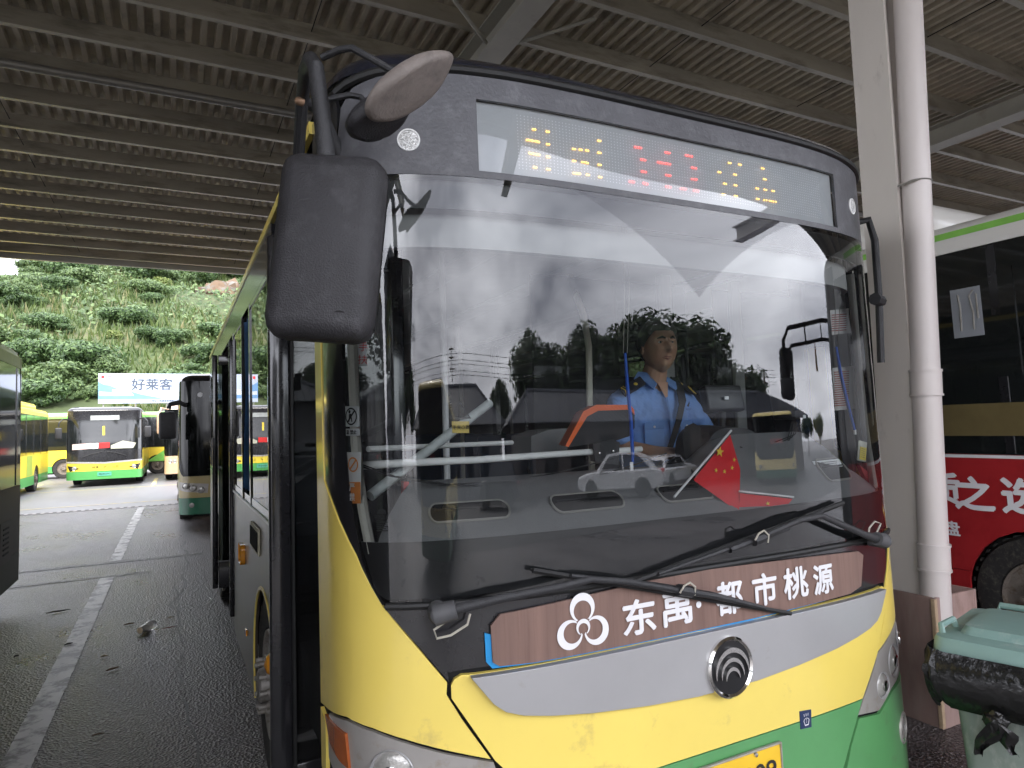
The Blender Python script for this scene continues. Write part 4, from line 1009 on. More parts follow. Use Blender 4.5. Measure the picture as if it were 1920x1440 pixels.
# --- cream and green bus queued behind ours
M_cream = mat('dull_cream_paint', (.36, .29, .13), .3, coat=.4, var=.06, scale=2)
M_dgreen = mat('deep_green_paint', (.012, .11, .055), .35, coat=.4, var=.08, scale=2)
M_dimglass = glass_mat('dim_window_glass', (.10, .11, .10), 1.6, 0, .01)
nxt, SN = make_bus('city_bus', 'cream and dark green bus with round headlamps standing close behind our bus', M_cream, M_dgreen, M_blackpaint, None, L=9.0, Wd=2.45, Hh=3.05, front='full', D=.45, nd=4.5)
add_front(nxt, SN, [(1.10, .83), (.98, .79), (.84, .75)], mirrors=False, lampr=.062)
SN.patch(MB(), [(-SN.S0 + .02, .93), (-SN.s_at(.70), .86), (-SN.s_at(.72), .68), (-SN.s_at(1.1), .72), (-SN.S0 + .02, .82)], .0035, .003).build('lamp_surround', M_bezel, nxt)
MB().lathe([(.05, 0), (.045, .02), (.001, .025)], SN.P(-SN.s_at(1.0), .46, .004), (0, -1, 0), 18).build('fog_lamp', M_lens, nxt)
a = MB().tube([(-1.12, .12, 2.42), (-1.22, -.10, 2.46), (-1.38, -.18, 2.42), (-1.40, -.2, 2.34)], .045, 8).build('mirror_arm', M_plastic, nxt)
MB().box((-1.42, -.2, 2.02), (.30, .12, .52), None, .05).build('mirror_head', M_plastic, a)
SN.patch(MB(), [(-SN.s_at(.85) + x, 2.62 + y) for x, y in disc2d(.05, 16)], .0125, .003).build('round_sticker', M_paper, nxt)
b0 = MB(); b0.box((-.55, .35, 1.62), (.9, .05, .03)); b0.tube([(-.95, .3, 2.25), (-.5, .5, 1.95)], .02, 8); b0.build('grab_rail', M_whitepaint, nxt)
MB().lathe([(1.05, -.1), (1.0, .12), (.8, .26), (.001, .32)], (0, 3.2, 3.0), (0, 0, 1), 30).build('roof_unit', M_yellow2, nxt)
xN = onY(336, 900, 14.6).x
place(nxt, (xN + 1.22, 14.5, 0))
# --- dark bus at the left picture edge (its rear corner)
M_bronze = mat('bronze_brown_paint', (.030, .024, .018), .42, coat=0, spec=.12, var=.12, scale=1.5)
lef, SLf = make_bus('city_bus', 'dark bronze bus at the left picture edge showing only its glossy side', M_bronze, mat('dark_olive_skirt', (.022, .026, .014), .45, spec=.15), mat('olive_yellow_roof', (.30, .25, .06), .35, coat=.4), None, L=9.0, Wd=2.5, Hh=2.9)
for y, z, w, h in ((8.05, .78, .5, .42), (7.2, .62, .7, .5)):
    p = [(SLf.side(y, 1), z - h / 2), (SLf.side(y + w, 1), z - h / 2), (SLf.side(y + w, 1), z + h / 2), (SLf.side(y, 1), z + h / 2)]
    hp = SLf.patch(MB(), p, .005, .006, dz=9).build('service_hatch', M_bronze, lef)
    lv = MB()
    for k in range(6):
        zz = z - h * .3 + k * h * .12; SLf.patch(lv, [(SLf.side(y + w * .25, 1), zz), (SLf.side(y + w * .75, 1), zz), (SLf.side(y + w * .75, 1), zz + .018), (SLf.side(y + w * .25, 1), zz + .018)], .009, .004, dz=9)
    lv.build('louvres', M_cavity, hp)
place(lef, (-1.55 - 1.25, 9.2 - 9.0, 0))

# --- red bus on the right
M_redp = mat('red_advert_film', (.40, .022, .026), .4, coat=.4, var=.1, scale=1.4, col2=(.30, .012, .016), thr=(.45, .7))
M_whitep = mat('white_bus_paint', (.72, .70, .66), .35, coat=.3, var=.04, scale=1)
redb, SR = make_bus('city_bus', 'red and white bus on the right with big white lettering, behind the column', M_redp, M_redp, M_whitep, None, L=10.5, Wd=2.5, Hh=3.32, win_low=1.48, yf=2.57)
YRB = 0.0
SRs = SR
def rside(l): return [(SR.side(Y - YRB, -1), z) for Y, z in l]
q = SR.patch(MB(), rside([(.9, 3.155), (9.5, 3.155), (9.5, 3.205), (.9, 3.205)]), .004, .004, dz=9).build('green_pinstripe', mat('pinstripe_green', (.22, .52, .08), .4), redb)
SR.patch(MB(), rside([(1.2, 1.455), (9.5, 1.455), (9.5, 1.478), (1.2, 1.478)]), .006, .006, dz=9).build('white_waistline', M_white, redb)
SR.patch(MB(), rside([(1.4, 1.62), (9.5, 1.62), (9.5, 1.86), (1.4, 1.86)]), .004, .004, dz=9).build('olive_band', mat('olive_reflective_band', (.16, .125, .055), .3, coat=.4), redb)
SR.patch(MB(), rside([(2.77, 2.37), (2.985, 2.37), (2.985, 2.745), (2.77, 2.745)]), .004, .003, dz=9).build('paper_notice', mat('grey_paper', (.33, .35, .38), .7, var=.06), redb)
gq = MB()
for pts in ([(2.93, 2.70), (2.92, 2.6), (2.925, 2.42)], [(2.82, 2.72), (2.85, 2.68), (2.83, 2.55), (2.835, 2.42)], [(2.80, 2.69), (2.80, 2.5)]):
    gq.tube([SR.P(*rside([p])[0], .006) for p in pts], .007, 6)
gq.build('tape_traces', M_steelgrey, redb)
SR.patch(MB(), rside([(2.55, 2.05), (3.1, 2.05), (3.1, 2.85), (2.55, 2.85)]), .0015, .003, dz=9).build('window_pane', M_darkglass, redb)
def rtext(body, px, py, h, bold, w=None):
    p = onX(px, py, 5.37); SR.text(MB(), body, SR.side(p.y - YRB, -1), p.z, h, bold, .006, w).build('white_character', M_white, redb)
rtext('之', 1828, 925, .24, .035, .27); rtext('质', 1771, 916, .235, .035, .24); rtext('选', 1921, 930, .25, .035, .27); rtext('盘', 1786, 990, .105, .03)
place(redb, (5.37 + 1.25, YRB, 0))
# roof pod
MB().box((0, 6.6, 3.42), (2.1, 6.6, .40), None, .18).build('roof_pod', M_whitep, redb)

# ================================================================== HILL, FAR WALL, BILLBOARD
def leaf_mat(name, c0, c1, c2=None):
    if name in MATS: return MATS[name]
    m = bpy.data.materials.new(name); m.use_nodes = True; MATS[name] = m; t = m.node_tree; b = t.nodes['Principled BSDF']; ln = t.links.new
    g = t.nodes.new('ShaderNodeNewGeometry'); r = t.nodes.new('ShaderNodeValToRGB'); e = r.color_ramp.elements
    e[0].position = .15; e[0].color = (*c0, 1); e[1].position = .85; e[1].color = (*c1, 1)
    if c2: x = e.new(.97); x.color = (*c2, 1)
    ln(g.outputs['Random Per Island'], r.inputs['Fac']); ln(r.outputs['Color'], b.inputs['Base Color']); b.inputs['Roughness'].default_value = .55
    tl = t.nodes.new('ShaderNodeBsdfTranslucent'); ln(r.outputs['Color'], tl.inputs['Color']); ms = t.nodes.new('ShaderNodeMixShader'); ms.inputs[0].default_value = .28
    ln(b.outputs[0], ms.inputs[1]); ln(tl.outputs[0], ms.inputs[2]); ln(ms.outputs[0], t.nodes['Material Output'].inputs['Surface'])
    return m
def crown_mb(rnd, rx, rz, n_blob, n_leaf, leaf, zc, flat=.75):
    """leaves spread over a heap of lobes; each leaf is a small folded blade"""
    mb = MB(); blobs = []
    for k in range(n_blob):
        a = rnd.uniform(0, 2 * math.pi); q = rnd.uniform(.15, .75) if k else 0
        c = Vector((math.cos(a) * rx * q, math.sin(a) * rx * q, zc + rnd.uniform(-.5, .75) * rz * (1 - .5 * q)))
        blobs.append((c, rnd.uniform(.30, .55) * rx))
    for k in range(n_leaf):
        c, r = blobs[rnd.randrange(n_blob)]
        d = Vector((rnd.gauss(0, 1), rnd.gauss(0, 1), rnd.gauss(.25, 1))).normalized()
        p = c + Vector((d.x, d.y, d.z * flat)) * r * (rnd.random() ** .35)
        nn = (d + Vector((rnd.uniform(-.8, .8), rnd.uniform(-.8, .8), rnd.uniform(-.3, .9)))).normalized()
        a = nn.orthogonal().normalized(); a.rotate(Matrix.Rotation(rnd.uniform(0, 6.28), 3, nn)); b = nn.cross(a)
        L_ = leaf * rnd.uniform(.6, 1.4); w = L_ * rnd.uniform(.35, .6)
        mb.add([p - a * L_ / 2, p + b * w / 2 - nn * .1 * w, p + a * L_ / 2, p - b * w / 2 - nn * .1 * w], [(0, 1, 2, 3)])
    return mb, blobs
def hill_z(x, y):
    t = max(0.0, y - 58)
    z = 2.4 + t * .50 + 3.0 * mnoise.noise(Vector((x * .028, y * .03, 1.3))) * min(1, t / 12) + 1.2 * mnoise.noise(Vector((x * .09, y * .09, 4))) * min(1, t / 8)
    ridge = 118 + 10 * mnoise.noise(Vector((x * .02, 9, 2))) + max(0, x + 10) * .35
    ridge = min(ridge, max(97.0, 99 + (x + 17.5) * 5.0))
    if y > ridge: z -= (y - ridge) * .8
    return z
hm = MB(); NX, NY = 120, 60
xs_ = [-170 + 300 * i / NX for i in range(NX + 1)]; ys_ = [56 + 130 * (j / NY) ** 1.2 for j in range(NY + 1)]
hm.add([(x, y, hill_z(x, y) if y > 56.1 else -.5) for y in ys_ for x in xs_], [(j * (NX + 1) + i, j * (NX + 1) + i + 1, (j + 1) * (NX + 1) + i + 1, (j + 1) * (NX + 1) + i) for j in range(NY) for i in range(NX)])
struct(hm.build('hill', mat('hill_scrub_soil', (.055, .075, .026), .9, var=.4, scale=.12, col2=(.10, .092, .045), thr=(.5, .7), bump=.5, bscale=1.5), None, smooth=180))
M_leafA = leaf_mat('dark_bush_leaves', (.032, .065, .022), (.095, .165, .048), (.14, .21, .075))
M_leafB = leaf_mat('mid_bush_leaves', (.048, .088, .026), (.125, .19, .06), (.17, .235, .09))
M_leafC = leaf_mat('yellowish_bush_leaves', (.085, .125, .022), (.17, .22, .045), (.24, .24, .09))
M_dry = leaf_mat('scrub_grass_blades', (.045, .080, .020), (.11, .155, .042), (.22, .20, .095))
rnd = random.Random(77)
gs = MB()
for k in range(60000):
    x = rnd.uniform(-75, 40); y = 58 + 68 * rnd.random() ** 1.1
    if mnoise.noise(Vector((x * .06, y * .06, 8))) < -.45: continue
    z = hill_z(x, y); h = rnd.uniform(.35, 1.2); a = rnd.uniform(0, 6.28); w = rnd.uniform(.06, .16); dx, dy = math.cos(a) * w, math.sin(a) * w; lx, ly = rnd.uniform(-.5, .5), rnd.uniform(-.6, .3)
    gs.add([(x - dx, y - dy, z - .1), (x + dx, y + dy, z - .1), (x + lx + dx * .3, y + ly, z + h)], [(0, 1, 2)])
struct(gs.build('hillside_grass', M_dry, None, smooth=0, fix=False), 'stuff')
cv = MB()
for k in range(34000):
    x = rnd.uniform(-75, 40); y = 58 + 68 * rnd.random() ** 1.1
    if mnoise.noise(Vector((x * .11 + 5, y * .11, 3))) < -.05: continue
    z = hill_z(x, y) + rnd.uniform(.1, .9); nn = Vector((rnd.uniform(-1, 1), rnd.uniform(-1.4, .2), rnd.uniform(.2, 1.3))).normalized(); a = nn.orthogonal().normalized(); a.rotate(Matrix.Rotation(rnd.uniform(0, 6.28), 3, nn)); b = nn.cross(a); L_ = rnd.uniform(.16, .42); w = L_ * rnd.uniform(.4, .7); p = Vector((x, y, z))
    cv.add([p - a * L_, p + b * w, p + a * L_, p - b * w], [(0, 1, 2, 3)])
struct(cv.build('hillside_undergrowth', M_leafB, None, smooth=0, fix=False), 'stuff')
protos = []
for i, (m, rx, rz, nb, nl, lf_, fl) in enumerate(((M_leafA, 2.7, 1.5, 14, 5200, .30, .62), (M_leafA, 2.2, 1.9, 12, 4600, .29, .8), (M_leafB, 2.4, 1.3, 13, 4600, .28, .6), (M_leafB, 1.8, 1.3, 10, 3200, .26, .75), (M_leafC, 1.5, 1.0, 8, 2400, .25, .7))):
    mb, _ = crown_mb(random.Random(300 + i), rx, rz, nb, nl, lf_, rz * .8, fl)
    o = mb.build('hillside_bush', m, None, smooth=0, fix=False)
    tag(o, ('dark green spreading bush on the hillside', 'dark green domed bush on the hillside', 'mid green spreading bush on the hillside', 'small mid green bush on the hillside', 'small yellowish green bush on the hillside')[i], 'bush', 'bushes on the hillside')
    protos.append(o)
used = [0] * 5; placed = []
def put_bush(i, x, y, s):
    o = protos[i] if not used[i] else protos[i].copy()
    if used[i]: COL.objects.link(o)
    used[i] = 1; o.location = (x, y, hill_z(x, y) - .5 * s); o.rotation_euler = (R(rnd.uniform(-6, 14)), 0, rnd.uniform(0, 6.28)); o.scale = (s * rnd.uniform(.9, 1.2), s, s * rnd.uniform(.75, 1.0))
tries = 0
while len(placed) < 296 and tries < 30000:
    tries += 1
    y = 60 + 62 * rnd.random() ** .85; x = rnd.uniform(-.48 * y, .16 * y)
    dens = .52 + .55 * mnoise.noise(Vector((x * .055 + 3, y * .05, 2))) + .42 * max(0, (y - 96) / 22) + (.25 if y < 66 else 0)
    if rnd.random() > dens or (abs(x - 7.5 * y / 98) < 5.5 and 80 < y < 100): continue
    if any((x - a) ** 2 + (y - b) ** 2 < (.95 * c) ** 2 for a, b, c in placed): continue
    i = rnd.choices(range(5), (5, 4, 5, 3, 2))[0]; s = rnd.uniform(.4, 1.25) * (1.0 + .5 * max(0, (y - 95) / 25))
    put_bush(i, x, y, s); placed.append((x, y, s))
# rock outcrops
def rock(name, label, c, r, sc, m, seed):
    b = bmesh.new(); bmesh.ops.create_icosphere(b, subdivisions=4, radius=1)
    for v in b.verts:
        n_ = mnoise.noise(v.co * 1.3 + Vector((seed, 0, 0))) * .45 + mnoise.noise(v.co * 3.7 + Vector((seed, 2, 0))) * .22
        q = v.co * (1 + n_); q.x = round(q.x * 3.2) / 3.2 * .5 + q.x * .5; q.z = round(q.z * 3) / 3 * .5 + q.z * .5; v.co = Vector((q.x * sc[0], q.y * sc[1], q.z * sc[2])) * r
    mb = MB(); b.verts.index_update(); mb.add([v.co + Vector(c) for v in b.verts], [[v.index for v in f.verts] for f in b.faces]); b.free()
    return tag(mb.build(name, m, None, smooth=30), label, 'rock')
M_orock = mat('orange_brown_rock', (.125, .082, .05), .85, var=.4, scale=.5, col2=(.13, .125, .11), thr=(.48, .6), bump=.6, bscale=3)
M_grock = mat('grey_rock', (.26, .255, .24), .85, var=.3, scale=.6, col2=(.14, .13, .10), thr=(.5, .65), bump=.6, bscale=3)
yy = 98.0; p = onY(424, 572, yy)
rock('cliff_rock', 'orange brown rock face high on the hillside near the bus roof', (p.x, yy - 1.5, p.z - .2), 3.6, (1.15, .7, .85), M_orock, 3)
p = onY(350, 764, 57.0); rock('boulder', 'grey boulder at the foot of the hill left of the billboard', (p.x, 57.5, p.z - .4), 1.3, (1.5, .8, .75), M_grock, 8)
p = onY(10, 625, 85.0); rock('rock_outcrop', 'dark grey rock outcrop at the left picture edge on the hill', (p.x, 85, p.z - .5), 2.2, (1.4, .7, .8), M_grock, 14)
p = onY(16, 604, 88.0); rock('rock_outcrop', 'small orange rock patch at the left picture edge on the hill', (p.x, 88, p.z - .5), 1.6, (1.3, .6, .6), M_orock, 19)
wl_ = MB(); wl_.box((-8, 47, 1.45), (90, .3, 2.9)); wl_.box((-8, 47, 2.96), (90, .42, .12), None, .02)
tag(wl_.build('boundary_wall', mat('white_rendered_wall', (.40, .38, .365), .75, var=.06, scale=.4, col2=(.4, .36, .33), thr=(.62, .8)), None), 'long white boundary wall behind the far row of buses', 'wall')
tb = struct(MB().add([(-60, 47.2, 2.3), (45, 47.2, 2.3), (45, 58.5, 2.6), (-60, 58.5, 2.6)], [(0, 1, 2, 3)]).build('terrace', MATS['hill_scrub_soil'], None, smooth=0))
# billboard
bb = thing('billboard', 'long pale blue advertising billboard on posts at the foot of the green hill', 'billboard', (1.0, 55, 2.3))
M_bb = mat('billboard_sheet', (.40, .44, .54), .5, var=.03, scale=.5)
x0, zt_, zb_ = -4.86, onY(184, 700, 55).z, onY(184, 757, 55).z
x1 = x0 + 14.5
MB().box(((x0 + x1) / 2, 55, (zt_ + zb_) / 2), (x1 - x0, .12, zt_ - zb_)).build('panel', M_bb, bb)
def bbp(u, v): return (x0 + u, zb_ + v)
H_ = zt_ - zb_
q = MB()
def bbpoly(mb, pts, lift): mb.prism([bbp(*p) for p in pts], (0, 54.94 - lift, 0), (1, 0, 0), (0, 0, 1), (0, -.004, 0)); return mb
bbpoly(MB(), [(0, .32 * H_), (0, .72 * H_), (.35, .62 * H_), (.7, .60 * H_), (1.3, .45 * H_), (1.9, .42 * H_), (2.6, .30 * H_), (3.6, .20 * H_), (4.1, .14 * H_), (0, .14 * H_)], .002).build('printed_mountain', mat('print_mid_blue', (.13, .26, .46), .5, var=.2, scale=.8), bb)
q = bbpoly(MB(), [(.05, .26 * H_), (2.2, .26 * H_), (1.9, .46 * H_), (.85, .46 * H_), (.85, .36 * H_), (.05, .40 * H_)], .008); q.build('printed_villa', mat('print_white', (.50, .52, .55), .5), bb)
q = MB(); letters(q, '好莱客', (x0 + 3.35, 54.93, zb_ + H_ * .64), (1, 0, 0), (0, 0, 1), h=.82, bold=.02); letters(q, '定制', (x0 + 5.65, 54.93, zb_ + H_ * .62), (1, 0, 0), (0, 0, 1), h=.44)
letters(q, '地址：桃源县武陵路94号好莱客家居', (x0 + 4.6, 54.93, zb_ + H_ * .075), (1, 0, 0), (0, 0, 1), h=.15, bold=.02)
q.build('lettering', mat('print_grey_blue', (.055, .07, .10), .5), bb)
q = MB(); bbpoly(q, [(.18, H_ * .83), (.36, H_ * .83), (.36, H_ * .93), (.18, H_ * .93)], .004); letters(q, 'HOLIKE', (x0 + .62, 54.93, zb_ + H_ * .90), (1, 0, 0), (0, 0, 1), h=.09, bold=.02); letters(q, '好莱客', (x0 + .58, 54.93, zb_ + H_ * .84), (1, 0, 0), (0, 0, 1), h=.09, bold=.01)
q.build('logo', M_red, bb)
for k in range(8):
    MB().tube([(x0 + .3 + k * 2.0, 55.1, 2.2), (x0 + .3 + k * 2.0, 55.1, zt_ - .1)], .05, 8).build('post', M_steelgrey, bb)

# ================================================================== WHAT THE WINDSCREEN MIRRORS (behind the camera)
M_bark = mat('tree_bark', (.07, .055, .04), .9, var=.3, scale=5)
def make_tree(label, h, rx, seed, m, group=None):
    rn = random.Random(seed); t = thing('street_tree', label, 'tree', (0, 0, 0), group)
    mb, bl = crown_mb(rn, rx, h * .30, 18, 7500, .42, h * .62, .95); mb.build('crown', m, t, smooth=0, fix=False)
    tk = MB(); tk.tube([(0, 0, 0), (.05, 0, h * .25), (-.04, .05, h * .5), (0, 0, h * .7)], [.20, .16, .11, .05], 10)
    for c, r in bl[:8]: tk.tube([(0, 0, h * rn.uniform(.28, .5)), (c.x * .5, c.y * .5, (c.z + h * .4) / 2 + .2), tuple(c)], [.08, .055, .02], 6)
    tk.build('trunk', M_bark, t); return t
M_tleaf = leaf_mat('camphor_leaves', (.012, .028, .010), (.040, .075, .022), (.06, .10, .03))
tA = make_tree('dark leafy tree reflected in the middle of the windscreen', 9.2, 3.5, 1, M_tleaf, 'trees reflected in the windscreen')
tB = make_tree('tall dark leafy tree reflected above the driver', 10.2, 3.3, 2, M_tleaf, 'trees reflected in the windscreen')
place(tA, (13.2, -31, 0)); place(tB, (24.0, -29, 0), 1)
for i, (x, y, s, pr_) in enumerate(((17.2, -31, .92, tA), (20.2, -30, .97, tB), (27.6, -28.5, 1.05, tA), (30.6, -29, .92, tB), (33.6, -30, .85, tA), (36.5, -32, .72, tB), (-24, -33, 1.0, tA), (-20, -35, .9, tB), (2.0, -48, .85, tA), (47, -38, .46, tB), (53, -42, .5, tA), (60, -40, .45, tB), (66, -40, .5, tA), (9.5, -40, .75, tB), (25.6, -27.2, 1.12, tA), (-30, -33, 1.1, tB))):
    c = copy_tree(pr_); place(c, (x, y, 0), i * 1.3, s)
    c['label'] = 'dark leafy tree in the row reflected in the windscreen'
tA['label'] = 'dark leafy tree in the row reflected in the windscreen'; tB['label'] = 'dark leafy tree in the row reflected in the windscreen'
M_tile = mat('blue_grey_roof_tile', (.045, .05, .062), .5, var=.2, scale=1.5)
def make_house(label, x0, x1, y0, y1, eave, ridge, wallc):
    t = thing('tiled_house', label, 'house', ((x0 + x1) / 2, (y0 + y1) / 2, 0))
    MB().box(((x0 + x1) / 2, (y0 + y1) / 2, eave / 2), (x1 - x0, y1 - y0, eave)).build('wall', wallc, t)
    d = .7; a = (y1 - y0) / 2 + d; X0, X1, Y0_, Y1_ = x0 - d, x1 + d, y0 - d, y1 + d; ym = (y0 + y1) / 2; r0, r1 = X0 + a, X1 - a
    rf = MB(); rf.add([(X0, Y0_, eave), (X1, Y0_, eave), (X1, Y1_, eave), (X0, Y1_, eave), (r0, ym, ridge), (r1, ym, ridge)], [(3, 2, 1, 0), (0, 1, 5, 4), (2, 3, 4, 5), (1, 2, 5), (3, 0, 4)])
    k = 0; xx = X0 + .3
    while xx < X1 - .2:       # tile rolls on the slope that faces the station
        f = min(1, (xx - X0) / a, (X1 - xx) / a); f = max(.05, f)
        rf.tube([(xx, Y1_, eave + .02), (xx, Y1_ + (ym - Y1_) * f, eave + (ridge - eave) * f + .02)], .05, 5); xx += .32
    rf.tube([(r0, ym, ridge), (r1, ym, ridge)], .14, 6)
    for (cx, cy, rr) in ((X0, Y1_, r0), (X1, Y1_, r1)): rf.tube([(cx, cy, eave), (rr, ym, ridge)], .11, 6)
    rf.build('roof', M_tile, t, smooth=0)
    n_ = int((x1 - x0) / 2.6)
    for i in range(n_):
        xx = x0 + 1.3 + i * 2.6
        w_ = MB().box((xx, y1 + .03, 1.7), (1.3, .06, 1.5)).build('window', M_cavity, t)
    return t
make_house('low house with a dark tiled roof reflected left in the windscreen', -13, 6.4, -32, -25.5, 3.2, 5.3, mat('dark_grey_wall', (.12, .12, .125), .7))
make_house('low tiled house reflected behind the driver in the windscreen', 7.2, 33, -26.8, -21.5, 3.0, 4.6, mat('dark_brick_wall', (.10, .085, .08), .7))
tw = thing('apartment_tower', 'grey apartment tower reflected at the left edge of the windscreen', 'building', (-62, -62, 0))
MB().box((-62, -62, 14), (17, 14, 28)).build('wall', mat('tower_grey', (.10, .105, .115), .8, var=.1), tw)
wq = MB()
for r_ in range(9):
    for c2 in range(6): wq.box((-69 + c2 * 2.8, -54.97, 2.5 + r_ * 2.9), (1.5, .08, 1.5))
wq.build('window_grid', M_cavity, tw)
def make_car(label, col, suv=True):
    t = thing('parked_car', label, 'car', (0, 0, 0)); L_, W_ = 4.5, 1.8; hb = .98 if suv else .88; ht = 1.66 if suv else 1.45
    M_c = mat('car_paint_%d' % int(col[0] * 1000 + col[1] * 10), col, .25, coat=.8, var=.03)
    low_ = [(-2.22, .42), (-2.25, .62), (-2.18, .82), (-1.75, .93), (-1.05, hb + .02), (1.9, hb + .03), (2.18, hb - .02), (2.25, .65), (2.2, .40), (1.75, .28)]
    def arcp(c): return [(c + .37 * math.cos(R(a)), .34 + .37 * math.sin(R(a))) for a in range(0, 181, 20)]
    low_ += [p for p in arcp(1.35)] + [p for p in arcp(-1.4)] + [(-1.78, .28)]
    def pr(mb, poly, w0, w1):  # prism across the width, narrower at w1
        n = len(poly); mb.add([(x, -w0 / 2, z) for x, z in poly] + [(x, w0 / 2, z) for x, z in poly], [tuple(range(n)), tuple(range(n, 2 * n))[::-1]] + [(i, (i + 1) % n, n + (i + 1) % n, n + i) for i in range(n)]); return mb
    ob = pr(MB(), low_, W_, W_).build('body', M_c, t); bv = ob.modifiers.new('bevel', 'BEVEL'); bv.width = .05; bv.segments = 2; bv.limit_method = 'ANGLE'; bv.angle_limit = R(40)
    top = [(-1.05, hb), (-.35, ht - .06), (.2, ht), (1.3, ht - .03), (1.75, ht - .2), (2.05, hb)]
    g = MB(); n = len(top)
    def yw(z): return (W_ / 2 - .04) - (z - hb) * .28
    g.add([(x, -yw(z), z) for x, z in top] + [(x, yw(z), z) for x, z in top], [tuple(range(n)), tuple(range(n, 2 * n))[::-1]] + [(i, (i + 1) % n, n + (i + 1) % n, n + i) for i in range(n)])
    g.build('cabin', M_c, t)
    wn = MB()
    for sg in (-1, 1):
        for poly in ([(-.75, hb + .04), (-.25, ht - .14), (.42, ht - .10), (.42, hb + .04)], [(.50, hb + .04), (.50, ht - .10), (1.2, ht - .12), (1.72, hb + .06)]):
            wn.add([(x, sg * (yw(z) + .006), z) for x, z in poly], [(0, 1, 2, 3)])
    for (xa, za, xb, zb2, dx) in ((-.98, hb + .06, -.40, ht - .10, -.012), (1.98, hb + .08, 1.78, ht - .22, .012)):
        wn.add([(xa + dx, -yw(za) + .1, za), (xa + dx, yw(za) - .1, za), (xb + dx, yw(zb2) - .1, zb2), (xb + dx, -yw(zb2) + .1, zb2)], [(0, 1, 2, 3)])
    wn.build('windows', M_darkglass, t)
    for sg in (-1, 1):
        MB().box((-2.12, sg * .68, .76), (.2, .36, .13), None, .03).build('headlight', M_lens, t); MB().box((2.16, sg * .7, .86), (.14, .34, .14), None, .03).build('tail_light', M_red, t)
        for x in (-1.4, 1.35): MB().lathe([(.2, -.2), (.34, -.2), (.345, -.02), (.3, 0), (.2, -.01), (.17, -.04), (.001, -.03)], (x, sg * W_ / 2, .345), (0, sg, 0), 20, caps=False).build('wheel', M_tyre, t)
        MB().box((-.72, sg * (W_ / 2 + .06), hb + .08), (.16, .2, .12), None, .03).build('wing_mirror', M_c, t)
    return t
cA = make_car('white suv reflected in the windscreen just left of the red flag', (.82, .82, .82), True); place(cA, (14.0, -17.4, 0), R(36))
cB = make_car('white saloon car reflected behind the white suv', (.70, .70, .72), False); place(cB, (18.6, -19.4, 0), R(150))
cD = make_car('dark car reflected low in the left half of the windscreen', (.02, .02, .025), True); place(cD, (4.5, -19.0, 0), R(20))
yb, SY = make_bus('city_bus', 'pale yellow bus end reflected left in the windscreen', mat('pale_yellow_paint', (.74, .60, .24), .35, coat=.3, var=.05), M_dgreen, MATS['pale_yellow_paint'], None, L=8.4, front='full', Hh=2.95, ws_in=.34)
add_front(yb, SY, [(.98, .75)], mirrors=False)
q = MB(); SY.text(q, '桃源公交', 0, 1.75, .18, .02, .013); q.build('window_lettering', M_red, yb)
place(yb, (-1.7, -5.9, 0), R(180))
yb2 = copy_tree(yb); place(yb2, (22.0, -15.5, 0), R(228.6)); yb2['label'] = 'pale yellow bus end reflected right of the driver in the windscreen'
fl = thing('floodlight_mast', 'tall floodlight mast with three lamp panels reflected left in the windscreen', 'light mast', (-14, -28.5, 0))
MB().tube([(-14, -28.5, 0), (-14, -28.5, 8.0)], .07, 8).build('pole', M_steelgrey, fl)
for k in range(3): MB().box((-14.45 + k * .45, -28.3, 8.5), (.34, .16, .95), None, .03).build('lamp_panel', M_paper, fl)
ms = thing('radio_mast', 'thin radio mast reflected left of the driver in the windscreen', 'mast', (-1.6, -38, 0))
MB().tube([(-1.6, -38, 0), (-1.6, -38, 7), (-1.6, -38, 11.2)], [.09, .06, .02], 8).build('pole', M_steelgrey, ms)
sl2 = thing('street_lamp', 'curved street lamp reflected above the driver in the windscreen', 'street lamp', (35, -33, 0))
MB().tube([(35, -33, 0), (35, -33, 9.0), (34.7, -33, 9.8), (33.6, -33, 10.2)], .08, 8).build('pole', M_steelgrey, sl2); MB().box((33.2, -33, 10.2), (.9, .3, .12), None, .04).build('lamp_head', M_steelgrey, sl2)
for nm, (px_, py_), lb in (('utility_pole', (-3.0, -42.0), 'utility pole carrying the wires reflected left in the windscreen'), ('utility_pole', (57.0, -47.0), 'utility pole with crossarms reflected right of the driver')):
    u_ = thing(nm, lb, 'utility pole', (px_, py_, 0)); MB().tube([(px_, py_, 0), (px_, py_, 9.6)], [.16, .10], 8).build('pole', M_bark, u_)
    for z in (8.0, 8.8, 9.4): MB().box((px_, py_, z), (1.6, .1, .1)).build('crossarm', M_bark, u_)
ow = MB()
for z in (7.9, 8.2, 8.7, 9.0, 9.5): ow.tube([(-60 + k * 10, -42 - k * .42, z - .35 * math.sin((k % 6) / 6 * math.pi)) for k in range(13)], .022, 5)
tag(ow.build('overhead_wires', M_cavity, None), 'overhead wires crossing the sky reflected in the windscreen', 'wires')

